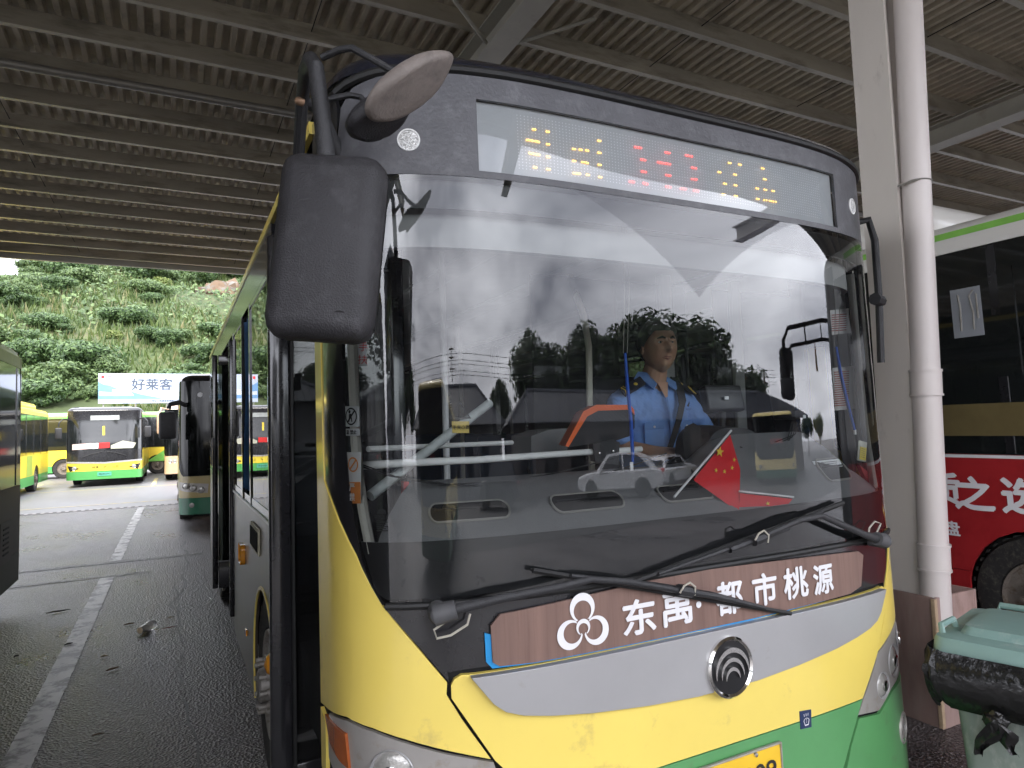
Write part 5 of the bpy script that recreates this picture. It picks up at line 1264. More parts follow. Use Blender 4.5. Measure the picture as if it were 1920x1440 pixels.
# ================================================================== BUS: wipers, mirrors, name board
def onS(px, py, lift):
    w = SF.hit(px, py, lift); return SF.P(w[0], w[1], lift)
def wiper(pivot, arm, clamp, blade, tail):
    a = MB(); pv = onS(*pivot, .02)
    n_ = (SF.P(SF.hit(*pivot)[0], 1.28, .1) - SF.P(SF.hit(*pivot)[0], 1.28, 0)).normalized()
    pts = [onS(px, py, .052 if i == 0 else .058) for i, (px, py) in enumerate(arm)]
    k = len(pts); a.tube(pts, [.022] + [.0145 - .006 * i / (k - 1) for i in range(1, k)], 10, flat=.75)
    ao = a.build('wiper', M_plastic, bus)
    c = MB(); d = (pts[1] - pts[0]).normalized()
    c.tube([pts[0] - d * .012, pts[0] + d * .05], [.030, .026], 14); c.lathe([(.026, -.05), (.028, 0), (.022, .012), (.001, .016)], pts[0], n_, 18)
    c.build('pivot_cap', mat('worn_grey_plastic', (.085, .085, .088), .6, var=.2, scale=20), ao)
    b0, b1 = onS(*blade[0], .026), onS(*blade[1], .024); n0 = 12
    bp2 = [b0 + (b1 - b0) * i / n0 for i in range(n0 + 1)]
    bpts = [onS(blade[0][0] + (blade[1][0] - blade[0][0]) * i / n0, blade[0][1] + (blade[1][1] - blade[0][1]) * i / n0, .026) for i in range(n0 + 1)]
    b_ = MB(); b_.tube(bpts, .0085, 6, flat=1.0); b_.tube([p + Vector((0, .014, 0)) for p in bpts], .0045, 6)
    bo = b_.build('wiper_blade', M_rubber, ao)
    mid = MB(); q0, q1 = onS(clamp[0] - 55, clamp[1] - 55 * (blade[1][1] - blade[0][1]) / (blade[1][0] - blade[0][0]), .045), onS(clamp[0] + 55, clamp[1] + 55 * (blade[1][1] - blade[0][1]) / (blade[1][0] - blade[0][0]), .045)
    mid.tube([onS(blade[0][0] * .75 + clamp[0] * .25, blade[0][1] * .75 + clamp[1] * .25, .036), q0, q1, onS(blade[1][0] * .75 + clamp[0] * .25, blade[1][1] * .75 + clamp[1] * .25, .036)], [.006, .012, .012, .006], 8)
    cc = onS(*clamp, .055); mid.tube([cc - (q1 - q0).normalized() * .028, cc + (q1 - q0).normalized() * .028], .019, 8)
    mid.build('wiper_yoke', M_plastic, ao)
    h = MB(); h.tube([cc + Vector((-.03, -.012, .0)), cc + Vector((-.02, -.02, .022)), cc + Vector((.005, -.02, .03)), cc + Vector((.028, -.018, .012)), cc + Vector((.026, -.014, -.014))], .0032, 6)
    h.build('washer_hose', mat('ivory_hose', (.46, .43, .36), .5, var=.15), ao)
    tp = [onS(px, py, .03) for px, py in tail]; MB().tube(tp, .0036, 6).build('washer_hose', MATS['ivory_hose'], ao)
    return ao
wiper((835, 1148), [(832, 1150), (870, 1140), (940, 1122), (1040, 1102), (1110, 1086), (1175, 1090), (1282, 1108)], (1284, 1108), ((1000, 1069), (1482, 1150)), [(885, 1150), (880, 1170), (850, 1190), (825, 1196), (820, 1180), (850, 1158)])
wiper((1652, 1014), [(1652, 1014), (1620, 1003), (1580, 985), (1540, 967), (1500, 975), (1420, 1010)], (1422, 1010), ((1580, 943), (1172, 1098)), [(1640, 1002), (1650, 982), (1638, 978), (1628, 990), (1626, 1010)])

# --- brown name board fixed across the apron
M_board = mat('brown_wood_print', (.205, .125, .10), .55, var=.14, scale=3, stretch=(9, 1, .35), col2=(.15, .085, .065), thr=(.5, .75))
board = HL([(918, 1172), (922, 1240), (935, 1247), (1000, 1240), (1200, 1202), (1400, 1160), (1590, 1112), (1610, 1098), (1614, 1040), (1605, 1033), (1560, 1038), (1500, 1045), (1330, 1066), (1200, 1090), (1010, 1135), (935, 1150)])
bo = SF.patch(MB(), board, .010, .008).build('name_board', M_board, None)
tag(bo, 'brown wood-print name board with white trefoil and characters fixed below the bus windscreen', 'sign')
blue = HL([(908, 1186), (910, 1240), (922, 1252), (940, 1250), (1000, 1243), (1200, 1205), (1400, 1164), (1545, 1126), (1560, 1112), (1300, 1150), (960, 1200)])
SF.patch(MB(), blue, .0035, .003).build('blue_backing', mat('blue_board_edge', (.02, .28, .62), .5, var=.05), bo)
tx = MB()
for ch, px, py, hh, ww in (('东', 1197, 1155, .098, .112), ('禹', 1268, 1138, .100, .105), ('都', 1366, 1120, .100, .108), ('市', 1432, 1104, .100, .105), ('桃', 1490, 1092, .100, .112), ('源', 1541, 1085, .098, .098)):
    w = SF.hit(px, py, .01); SF.text(MB(), ch, w[0], w[1], hh * 1.05, .028, .0135, ww * 1.08).build('white_character', M_white, bo, fix=False)
w = SF.hit(1308, 1133, .01); SF.shape(MB(), disc2d(.011, 14), w[0], w[1], .0135).build('white_dot', M_white, bo, fix=False)
tf = MB(); w = SF.hit(1092, 1166, .01)
def crescent(cx, cz, r, tip, off_, rin):
    """ring thick on the outside and thin towards the centre of the trefoil"""
    n = 30; out = []
    ic = (cx - math.cos(tip) * off_, cz - math.sin(tip) * off_)
    a0, a1 = tip - R(148), tip + R(148)
    o1 = [(cx + r * math.cos(a0 + (a1 - a0) * i / n), cz + r * math.sin(a0 + (a1 - a0) * i / n)) for i in range(n + 1)]
    i1 = [(ic[0] + rin * math.cos(a0 + (a1 - a0) * i / n), ic[1] + rin * math.sin(a0 + (a1 - a0) * i / n)) for i in range(n + 1)]
    return o1, i1
for (cx_, cz_, tip, r) in ((.0, .043, R(90), .043), (-.046, -.030, R(205), .043), (.046, -.030, R(-25), .043), (0, -.014, R(90), .024)):
    o1, i1 = crescent(cx_, cz_, r, tip, r * .22, r * .70)
    for i in range(len(o1) - 1): SF.shape(tf, [o1[i], o1[i + 1], i1[i + 1], i1[i]], w[0], w[1], .0135)
tf.build('white_trefoil', M_white, bo, fix=False)

# --- kerb-side mirror with its bracket, and the two small look-down mirrors
mc = onY(604, 452, 1.47); Rm = Matrix.Rotation(R(-27), 3, 'Z') @ Matrix.Rotation(R(5.5), 3, 'Y') @ Matrix.Rotation(R(-4), 3, 'X')
M_mirr = mat('scuffed_mirror_housing', (.034, .033, .036), .48, var=.15, scale=8, col2=(.075, .073, .078), thr=(.52, .8), bump=.3, bscale=260, stretch=(1, 1, 1))
mm_ = MB(); mm_.box(mc + Rm @ Vector((.0, .052, 0)), (.240, .112, .430), Rm, .044)
mir_o = mm_.build('wing_mirror', M_mirr, bus, smooth=60)
MB().box(mc + Rm @ Vector((0, .104, 0)), (.205, .012, .39), Rm, .006).build('mirror_glass', M_chrome, mir_o)
MB().tube([mc + Rm @ Vector((.1195, .06, -.18)), mc + Rm @ Vector((.1195, .06, .18))], .003, 6).build('housing_seam', M_cavity, mir_o)
MB().lathe([(.020, .003), (.016, -.001), (.001, -.003)], mc + Rm @ Vector((.055, .004, -.172)), Rm @ Vector((0, -1, -.35)), 18).build('drain_hole', M_cavity, mir_o)
am = MB(); P_ = [onY(612, 296, 1.535), onY(603, 210, 1.53), onY(592, 125, 1.53), onY(583, 112, 1.57), onY(574, 130, 1.68), onY(566, 190, 1.82), onY(560, 290, 1.93)]
am.tube(P_, [.021, .020, .019, .019, .018, .017, .016], 14)
am.tube([P_[5] + Vector((0, 0, .0)), onY(600, 205, 1.98), Vector((.47, 2.03, 2.62))], .018, 10)
am.tube([P_[6], Vector((.36, 2.1, 2.42)), Vector((.46, 2.2, 2.40))], .016, 10); am.tube([P_[5], P_[6]], .022, 8, flat=.5)
ao = am.build('mirror_bracket', M_plastic, bus)
MB().lathe([(.011, 0), (.012, .012), (.008, .02), (.001, .022)], onY(568, 192, 1.79), (-1, -.3, 0), 12).build('bracket_bolt', mat('rusty_bolt', (.35, .22, .14), .5, metal=.6, var=.3, scale=60), ao)
s1 = MB(); s1.tube([onY(604, 108, 1.54), onY(638, 93, 1.50), onY(660, 90, 1.48), onY(700, 112, 1.46), onY(752, 142, 1.45)], .0085, 10); s1.build('small_arm', M_plastic, ao)
s2 = MB(); s2.tube([onY(616, 186, 1.56), onY(655, 178, 1.55), onY(676, 182, 1.55), onY(690, 198, 1.54)], .0075, 10); s2.build('small_arm', M_plastic, ao)
def lookdown(p0, p1, ybase, wd, th, m, nm, tilt, lean=0):
    a = (p1 - p0); L_ = a.length; a.normalize(); b = Vector((.30, .9, tilt)); b = (b - a * b.dot(a)).normalized(); n_ = a.cross(b)
    c = (p0 + p1) / 2
    if n_.dot(Vector(CAMP) - c) < 0: b = -b; n_ = -n_
    rings = []; NN = 36
    def oval(f, h):
        out = []
        for k in range(NN):
            t = 2 * math.pi * k / NN; cx_, sx_ = math.cos(t), math.sin(t)
            ex = math.copysign(abs(cx_) ** .62, cx_); ey = math.copysign(abs(sx_) ** .8, sx_)
            out.append(c + a * (ex * L_ / 2 * f) + b * (ey * wd / 2 * f * (1 - .55 * max(0, ex) ** 2 - .25 * max(0, -ex) ** 3)) + n_ * (h * (1 - .5 * ex * ex)))
        return out
    mb = MB(); mb.loft([oval(.80, th), oval(.93, th * .86), oval(1.0, th * .35), oval(1.0, -.004), oval(.95, -.010)])
    o = mb.build(nm, m, ao, smooth=60)
    MB().loft([oval(.90, -.0105), oval(.6, -.018), oval(.2, -.021)]).build('mirror_face', M_chrome, o)
    return c, a, b, n_
M_beige = mat('sun_bleached_plastic', (.215, .185, .165), .6, var=.15, scale=12, col2=(.14, .12, .11), thr=(.5, .75), bump=.2, bscale=150)
c, a_v, b_v, n_v = lookdown(onY(686, 214, 1.48), onY(848, 104, 1.42), 1.45, .12, .024, M_beige, 'look_down_mirror', -.50)
f_ = MB(); f_.box(onY(757, 144, 1.44) , (.05, .03, .012), Matrix((a_v, b_v, n_v)).transposed(), .004); f_.build('mirror_foot', M_rubber, ao)
bl2 = MB()
for px, py in ((742, 150), (752, 144), (764, 136)): bl2.lathe([(.0045, 0), (.004, .004), (.001, .005)], onY(px, py, 1.43), (0, -1, .2), 8)
bl2.build('foot_screws', M_chrome, ao)
lookdown(onY(650, 246, 1.56), onY(772, 178, 1.50), 1.53, .11, .034, M_mirr, 'look_down_mirror', -.40)
# driver-side mirror arm, half hidden by the pillar
ds = MB(); ds.tube([onY(1612, 405, 2.02) + Vector((.08, .12, 0)), onY(1628, 412, 2.08), onY(1640, 450, 2.1), onY(1648, 560, 2.12), onY(1652, 680, 2.14)], .018, 10)
ds.tube([onY(1640, 560, 2.1), onY(1651, 565, 2.12)], .03, 8)
ds.build('mirror_bracket', M_plastic, bus)

# ================================================================== BUS INTERIOR
def seg(pts, Y): return [onY(px, py, (Y[i] if isinstance(Y, (list, tuple)) else Y)) for i, (px, py) in enumerate(pts)]
# dashboard: one moulding following the screen, higher in front of the driver
ds_ = MB(); rings = []
for k in range(41):
    u = -1.13 + 2.26 * k / 40; a = sA(u); hump = .105 * max(0, 1 - ((u - .56) / .42) ** 4) if abs(u - .56) < .42 else 0
    hump = .105 / (1 + math.exp(-(u - .22) * 26)) * (1 / (1 + math.exp((u - .98) * 26)))
    prof = [(.022, 1.335), (.026, 1.47), (.045, 1.495), (.10, 1.545 + hump * .35), (.18, 1.60 + hump * .75), (.26, 1.635 + hump), (.30, 1.625 + hump), (.32, 1.58 + hump * .6), (.325, 1.20), (.30, .9)]
    rings.append([SF.P(a, z, -o_) for o_, z in prof])
ds_.loft(rings, closed=False, caps=False); ds_.build('dashboard', mat('grey_dash_plastic', (.165, .165, .168), .55, var=.08, scale=5, bump=.25, bscale=240, col2=(.14, .135, .13), thr=(.6, .85)), bus, smooth=50)
for px, py, w_ in ((868, 970, .135), (1100, 952, .135), (1285, 936, .115), (1568, 902, .10)):
    w0 = SF.hit(px, py, -.10); u0 = (SF.P(w0[0], w0[1], 0).x - 1.63); a0 = w0[0]; hump = .105 / (1 + math.exp(-(u0 - .22) * 26)) * (1 / (1 + math.exp((u0 - .98) * 26)))
    def dp(x, y): # point on the dash slope
        o_ = .100 + y; pr_ = [(.045, 1.495), (.10, 1.545 + hump * .35), (.18, 1.60 + hump * .75), (.26, 1.635 + hump)]
        return SF.P(a0 + x, float(np.interp(o_, [q[0] for q in pr_], [q[1] for q in pr_])) + .007, -o_ + .003)
    rm_ = MB(); ro = [dp((w_ - .028) * (1 if math.cos(t) > 0 else -1) + .028 * math.cos(t), .030 * math.sin(t)) for t in [2 * math.pi * k / 40 for k in range(40)]]
    rm_.tube(ro + [ro[0]], .0042, 6, caps=False); vo = rm_.build('air_vent', mat('vent_rim_grey', (.26, .25, .23), .5), bus)
    rc = MB(); ri_ = [dp(((w_ - .028) * (1 if math.cos(t) > 0 else -1)) + .026 * math.cos(t), .028 * math.sin(t)) + Vector((0, -.001, .001)) for t in [2 * math.pi * k / 40 for k in range(40)]]
    rc.add(ri_, [(k, k + 1, 39 - k - 1, 39 - k) for k in range(19)]); rc.build('vent_slot', M_cavity, vo)
    lv = MB()
    lv.tube([dp(-w_ + .02, .004) + Vector((0, -.002, .003)), dp(w_ - .02, .004) + Vector((0, -.002, .003))], .003, 5)
    lv.build('vent_louvre', M_darkplastic, vo)
# instrument binnacle and steering wheel
bn_ = MB(); rings = []
for k in range(9):
    t = k / 8; y = 2.10 + .20 * t
    rr = []
    for j in range(19):
        a = math.pi * j / 18; rr.append(Vector((2.13 + .175 * math.copysign(abs(math.cos(a)) ** .7, math.cos(a)), y + .03 * math.sin(a), 1.60 + (.165 + .015 * t) * abs(math.sin(a)) ** .8)))
    rings.append(rr)
bn_.loft(rings, closed=False, caps=False); bn_.add(rings[0], [tuple(range(19))])
bn_.build('instrument_binnacle', M_darkplastic, bus, smooth=60)
sm = seg([(1280, 820), (1284, 800), (1300, 793), (1314, 800), (1316, 850), (1300, 862), (1284, 858)], 2.085)
MB().add(sm, [tuple(range(len(sm)))]).build('torn_opening', M_cavity, bus)
sw = MB(); cc = Vector((2.16, 2.36, 1.60)); ax = Vector((0, .45, .9)).normalized(); e_a = Vector((1, 0, 0)); e_b = ax.cross(e_a)
sw.tube([cc + (e_a * math.cos(t) + e_b * math.sin(t)) * .215 for t in [2 * math.pi * k / 40 for k in range(41)]], .015, 8, caps=False)
for a in (R(-30), R(210), R(90)): sw.tube([cc - ax * .04, cc + (e_a * math.cos(a) + e_b * math.sin(a)) * .21], .012, 6)
sw.tube([cc - ax * .05, cc - ax * .35], .03, 8); sw.build('steering_wheel', M_darkplastic, bus)
# driver's seat, cab screen, poles, saloon seats
st_ = MB(); st_.box((2.16, 2.90, 1.72), (.46, .12, .66), Matrix.Rotation(R(-8), 3, 'X'), .05); st_.box((2.16, 2.66, 1.36), (.48, .46, .12), None, .045); st_.box((2.16, 2.66, 1.05), (.3, .3, .5), None, .03)
st_.build('driver_seat', mat('dark_seat_fabric', (.02, .02, .024), .8, var=.2), bus)
M_rail = mat('cream_rail_paint', (.62, .60, .50), .35, coat=.3, var=.05, scale=4)
for x, y in ((.98, 3.55), (2.42, 3.35), (1.05, 5.2), (2.15, 5.2), (1.05, 7.0), (2.15, 7.0)):
    MB().tube([(x, y, .77), (x, y, 2.66)], .017, 10).build('grab_pole', M_rail, bus)
p = seg([(1106, 770), (1104, 650), (1094, 590), (1075, 540)], [2.9, 2.9, 2.95, 3.1]); MB().tube([p[0] - Vector((0, 0, .9))] + p + [p[-1] + Vector((-.05, .1, .45))], .017, 10).build('grab_pole', M_rail, bus)
p = seg([(830, 560), (832, 930)], 3.0); MB().tube([Vector((p[0].x, 3.0, .8)), Vector((p[0].x, 3.0, 2.66))], .016, 10).build('grab_pole', mat('bright_rail', (.72, .72, .72), .3, coat=.3), bus)
for x in (1.0, 2.26): MB().tube([(x, 3.5, 2.5), (x, 9.4, 2.5)], .016, 8).build('ceiling_rail', M_rail, bus)
MB().box((2.2, 3.06, 1.75), (1.05, .02, 1.7), None, .004).build('cab_screen', glass_mat('smoked_screen', (.35, .37, .36), 1.3, 0, .03, boost=.6), bus)
MB().box((2.56, 3.05, 1.9), (.08, .05, 1.6), None, .01).build('screen_post', mat('pale_post', (.42, .43, .42), .5, var=.05), bus)
M_seat = mat('moulded_seat_plastic', (.04, .075, .13), .45, var=.1)
for y in (4.0, 4.9, 5.8, 6.7, 7.6, 8.5):
    for x in (.78, 2.48):
        q = MB(); q.box((x, y, 1.16), (.44, .42, .06), None, .025); q.box((x, y + .20, 1.45), (.44, .06, .56), Matrix.Rotation(R(-8), 3, 'X'), .025); q.box((x, y, .93), (.08, .3, .42), None, .01)
        q.build('passenger_seat', M_seat, bus)
for x0_, x1_ in ((1.25, 1.40), (1.88, 2.03)): MB().box(((x0_ + x1_) / 2, 6.0, 2.645), (x1_ - x0_, 6.4, .02), None, .004).build('ceiling_light', mat('pale_diffuser', (.75, .75, .73), .5), bus)
# front cross rail, slanting tube, fare box
r0 = seg([(664, 874), (760, 868), (900, 862), (1040, 852), (1112, 847)], [2.02, 2.06, 2.12, 2.20, 2.25])
MB().tube(r0, .0125, 12).build('cross_rail', M_whitepaint, bus)
r0 = seg([(1150, 846), (1202, 842)], 2.30); MB().tube(r0, .0125, 12).build('cross_rail', M_whitepaint, bus)
r0 = seg([(694, 930), (780, 862), (918, 756)], [2.05, 2.14, 2.30]); MB().tube(r0, .017, 12).build('slanting_tube', mat('milky_tube', (.52, .55, .54), .3, coat=.4, var=.15, scale=20), bus)
r0 = seg([(690, 842), (960, 830)], [2.2, 2.6]); MB().tube(r0, .010, 10).build('cross_rail', M_whitepaint, bus)
fb = seg([(1062, 836), (1098, 775), (1120, 764), (1182, 763), (1190, 778), (1190, 802), (1180, 818), (1150, 828), (1110, 832), (1070, 838)], 2.24)
def slab(mb, pts, d):
    n = len(pts); return mb.add(pts + [p + d for p in pts], [tuple(range(n)), tuple(range(n, 2 * n))[::-1]] + [(i, (i + 1) % n, n + (i + 1) % n, n + i) for i in range(n)])
fm_ = slab(MB(), fb, Vector((.06, .13, 0))).build('fare_reader', M_darkplastic, bus)
ob = seg([(1060, 836), (1066, 838), (1101, 781), (1122, 770), (1182, 768), (1190, 778), (1189, 768), (1182, 759), (1118, 759), (1094, 771)], 2.232)
slab(MB(), ob, Vector((.06, .15, 0))).build('orange_edge', mat('bright_orange_plastic', (.80, .13, .015), .4, coat=.3, var=.03), fm_)
bk = seg([(1112, 832), (1150, 824), (1162, 830), (1160, 872), (1116, 866)], 2.22); slab(MB(), bk, Vector((.03, .08, 0))).build('reader_bracket', M_plastic, fm_)
q = MB()
for px, py in ((1124, 850), (1150, 846)): q.lathe([(.006, 0), (.004, .004), (.001, .005)], onY(px, py, 2.215), (0, -1, 0), 10)
q.build('bracket_screws', M_chrome, fm_)
bx = seg([(996, 818), (1028, 806), (1064, 803), (1064, 850), (996, 858)], 2.7); slab(MB(), bx, Vector((0, .2, 0))).build('coin_box', mat('clear_plastic_box', (.32, .32, .32), .2, var=.1, trans=.4), bus)
# monitor, camera box and cables
mn = MB(); c = onY(1354, 748, 2.22); mn.box(c, (.215, .05, .118), Matrix.Rotation(R(-12), 3, 'X'), .012); mn.tube([c - Vector((0, 0, .04)), c - Vector((0, -.02, .20))], .016, 8); mo = mn.build('monitor', M_darkplastic, bus)
MB().box(onY(1362, 746, 2.185), (.024, .004, .014)).build('white_label', M_paper, mo)
mn = MB(); c = onY(1480, 778, 2.02); mn.box(c, (.088, .10, .038), Matrix.Rotation(R(14), 3, 'Z'), .006); cb = mn.build('recorder_box', M_darkplastic, bus)
MB().box(onY(1508, 781, 1.975), (.016, .004, .014)).build('white_label', M_paper, cb)
cab = MB()
for k in range(4):
    d = k * 5
    cab.tube(seg([(1500 - d, 792), (1490 - d, 815 + d), (1450, 830 + d), (1400, 836 + k * 3), (1385, 838)], [2.0, 1.98, 1.97, 1.98, 2.0]), .0022, 6)
cab.build('cable_bundle', M_rubber, bus)
cab = MB(); cab.tube(seg([(680, 875), (720, 890), (800, 905), (900, 912), (1000, 908), (1110, 895), (1200, 868), (1250, 850)], 1.98), .0028, 6)
cab.tube(seg([(676, 870), (740, 893), (840, 908), (950, 903), (1050, 885), (1150, 860)], 2.0), .0022, 6); cab.tube(seg([(655, 700), (648, 780), (652, 850), (662, 880)], 2.03), .0035, 6)
cab.tube(seg([(1388, 838), (1450, 868), (1500, 905), (1540, 950)], 1.95), .0025, 6); cab.tube(seg([(1296, 880), (1310, 910), (1350, 940), (1390, 930), (1410, 908)], 1.86), .0022, 6)
cab.build('loose_cables', M_rubber, bus)
# pillar panel with notices, hanging mirror on its bracket
pp_ = seg([(1562, 505), (1575, 480), (1612, 470), (1628, 640), (1640, 800), (1646, 880), (1610, 900), (1590, 830), (1575, 690)], 2.06)
pp_ = [Vector((min(p.x, 2.80), 2.07 - (p.x - 2.6) * .05, p.z)) for p in pp_]
po = slab(MB(), pp_, Vector((.02, .06, 0))).build('pillar_panel', mat('grey_pillar_panel', (.34, .335, .31), .6, var=.08, scale=8), bus)
def notice(px0, py0, px1, py1, m, nm, parent, Y=2.03):
    q_ = seg([(px0, py0), (px1, py0 - 4), (px1 + 4, py1), (px0 + 4, py1 + 4)], Y); return slab(MB(), q_, Vector((0, .003, 0))).build(nm, m, parent)
M_notice = mat('grey_notice_paper', (.50, .48, .46), .6)
n1_ = notice(1556, 582, 1592, 624, M_notice, 'notice', po); n2_ = notice(1561, 690, 1600, 766, M_notice, 'notice', po)
for nn_, y0_, y1_, x0_ in ((n1_, 590, 620, 1560), (n2_, 697, 762, 1565)):
    q = MB(); y = y0_
    while y < y1_: slab(q, seg([(x0_, y), (x0_ + 27, y - 2), (x0_ + 27, y - .2), (x0_, y + 1.8)], 2.026), Vector((0, .002, 0))); y += 4.2
    q.build('print_lines', mat('dull_red_print', (.30, .07, .06), .6), nn_)
def refl(px, py, Y):
    w = SF.hit(px, py); p = SF.P(w[0], w[1]); n_ = (SF.P(w[0], w[1], .02) - p).normalized(); r = Vector(ray(px, py)); r = r - n_ * (2 * r.dot(n_)); return p + r * ((Y - p.y) / r.y)
OFF[redb.name] = Vector(redb.location)
hb_ = refl(1476, 672, -.42); hx = hb_.x
mb_ = MB(); root_z = 2.72
mb_.tube([Vector((5.75, .05, 2.78)), Vector((5.62, -.18, 2.80)), Vector((hx + .10, -.42, 2.70)), Vector((hx, -.44, 2.58)), Vector((hx, -.43, 2.40))], .022, 8)
mb_.tube([Vector((5.72, .03, 2.60)), Vector((5.60, -.18, 2.62)), Vector((hx + .12, -.40, 2.54)), Vector((hx + .02, -.42, 2.46))], .018, 8)
for t in (.3, .7): mb_.tube([Vector((5.72, .03, 2.60)).lerp(Vector((hx + .1, -.41, 2.52)), t), Vector((5.72, .03, 2.79)).lerp(Vector((hx + .1, -.42, 2.70)), t)], .012, 6)
mo = mb_.build('mirror_arm', M_plastic, redb)
mq = MB(); mq.box((hx, -.42, hb_.z - .02), (.20, .12, .46), Matrix.Rotation(R(5), 3, 'Y'), .05); mq.build('mirror_head', M_plastic, mo)
tp_ = Vector((5.60, -.18, 2.60)).lerp(Vector((hx + .12, -.40, 2.54)), .3); MB().tube([tp_, tp_ - Vector((0, 0, .08)), tp_ - Vector((0, 0, .26))], [.006, .014, .022], 8).build('red_tassel', mat('dark_red_tassel', (.30, .02, .03), .8, var=.3, scale=60), mo)
# stickers on the glass
def sticker(px0, py0, px1, py1, m, nm):
    q_ = [SF.hit(px0, py0, -.008), SF.hit(px1, py0, -.008), SF.hit(px1, py1, -.008), SF.hit(px0, py1, -.008)]
    return SF.patch(MB(), q_, -.008, .001).build(nm, m, bus), q_
sA_, q = sticker(640, 762, 669, 800, M_paper, 'no_leaning_sticker')
cx, cz = sum(p[0] for p in q) / 4, sum(p[1] for p in q) / 4; sg = MB()
ro, ri_ = disc2d(.026, 24), disc2d(.0215, 24)
for i in range(24): SF.shape(sg, [ro[i], ro[(i + 1) % 24], ri_[(i + 1) % 24], ri_[i]], cx, cz, -.0065)
SF.shape(sg, [(-.018, -.014), (-.014, -.018), (.018, .014), (.014, .018)], cx, cz, -.0065); SF.shape(sg, disc2d(.005, 12, -.006, .014), cx, cz, -.0066); SF.shape(sg, [(-.008, .008), (.002, .008), (.006, -.016), (.002, -.016), (-.002, -.004), (-.008, -.016), (-.012, -.016)], cx, cz, -.0067)
sg.build('no_leaning_sign', M_ink, sA_)
sB_, q = sticker(641, 804, 669, 817, M_paper, 'caution_sticker'); tq = MB(); SF.text(tq, '靠 禁止', (q[0][0] + q[1][0]) / 2, (q[0][1] + q[2][1]) / 2, .013, .01, -.0065); tq.build('caution_lettering', M_ink, sB_)
M_osk = mat('orange_sticker', (.72, .27, .07), .5)
sC_, q = sticker(644, 848, 672, 944, M_paper, 'forbidden_sticker')
sD_ = SF.patch(MB(), [(q[3][0], q[3][1]), (q[2][0], q[2][1]), (q[2][0], q[2][1] + .062), (q[3][0], q[3][1] + .062)], -.0068, .001).build('orange_field', M_osk, sC_)
tq = MB(); SF.text(tq, '严', (q[2][0] + q[3][0]) / 2, q[2][1] + .046, .022, .012, -.0055); SF.text(tq, '禁', (q[2][0] + q[3][0]) / 2, q[2][1] + .018, .022, .012, -.0055); tq.build('white_characters', M_white, sC_)
tq = MB(); cx, cz = (q[0][0] + q[1][0]) / 2, q[0][1] - .036
ro, ri_ = disc2d(.022, 20), disc2d(.0175, 20)
for i in range(20): SF.shape(tq, [ro[i], ro[(i + 1) % 20], ri_[(i + 1) % 20], ri_[i]], cx, cz, -.0055)
SF.shape(tq, [(-.015, -.011), (-.011, -.015), (.015, .011), (.011, .015)], cx, cz, -.0055); tq.build('orange_ring', M_osk, sC_)
tq = slab(MB(), seg([(670, 638), (688, 636), (688, 686), (670, 687)], 2.15), Vector((0, .002, 0))).build('white_notice', M_paper, bus)
r_ = MB(); letters(r_, '扶', onY(680, 674, 2.145), (1, 0, 0), (0, 0, 1), h=.030); letters(r_, '手', onY(681, 650, 2.145), (1, 0, 0), (0, 0, 1), h=.030); r_.build('red_characters', M_red, tq)
sE_, q = sticker(846, 790, 878, 812, mat('yellow_label', (.60, .45, .10), .5), 'pinch_warning_label'); tq = MB(); SF.text(tq, '当心夹手', (q[0][0] + q[1][0]) / 2, (q[0][1] + q[2][1]) / 2 , .012, .01, -.0062, flip=True)
tri = [(-.034, .022), (.034, .022), (0, .075)]; tri2 = [(-.026, .027), (.026, .027), (0, .068)]
for i in range(3): SF.shape(tq, [tri[i], tri[(i + 1) % 3], tri2[(i + 1) % 3], tri2[i]], (q[0][0] + q[1][0]) / 2 - .002, (q[0][1] + q[2][1]) / 2 + .002, -.0062)
tq.build('warning_triangle', M_ink, sE_)
tq = MB(); w = SF.hit(708, 962, -.03)
for r0_, r1_ in ((.014, .011), (.009, .006), (.004, .002)):
    for i in range(12): t0, t1 = math.pi * i / 12, math.pi * (i + 1) / 12; SF.shape(tq, [(r0_ * math.cos(t0), r0_ * math.sin(t0)), (r0_ * math.cos(t1), r0_ * math.sin(t1)), (r1_ * math.cos(t1), r1_ * math.sin(t1)), (r1_ * math.cos(t0), r1_ * math.sin(t0))], w[0], w[1], -.0065)
SF.text(tq, '宇通客车', w[0], w[1] - .009, .011, .01, -.0065)
for k in range(5): SF.shape(tq, [(-.017, -.022 - k * .006), (.018 - .006 * (k % 2), -.022 - k * .006), (.018 - .006 * (k % 2), -.0245 - k * .006), (-.017, -.0245 - k * .006)], w[0], w[1], -.0065)
tq.build('glass_etching', M_ink, bus)
sk_ = slab(MB(), seg([(1524, 866), (1574, 861), (1580, 874), (1532, 880)], 1.885), Vector((0, .004, .002))).build('white_label', M_paper, bus)
q = MB()
for k in range(3): slab(q, seg([(1530, 868 + k * 3.4), (1570, 864 + k * 3.4), (1570, 865 + k * 3.4), (1530, 869 + k * 3.4)], 1.882), Vector((0, .001, 0)))
q.build('print_lines', M_ink, sk_)

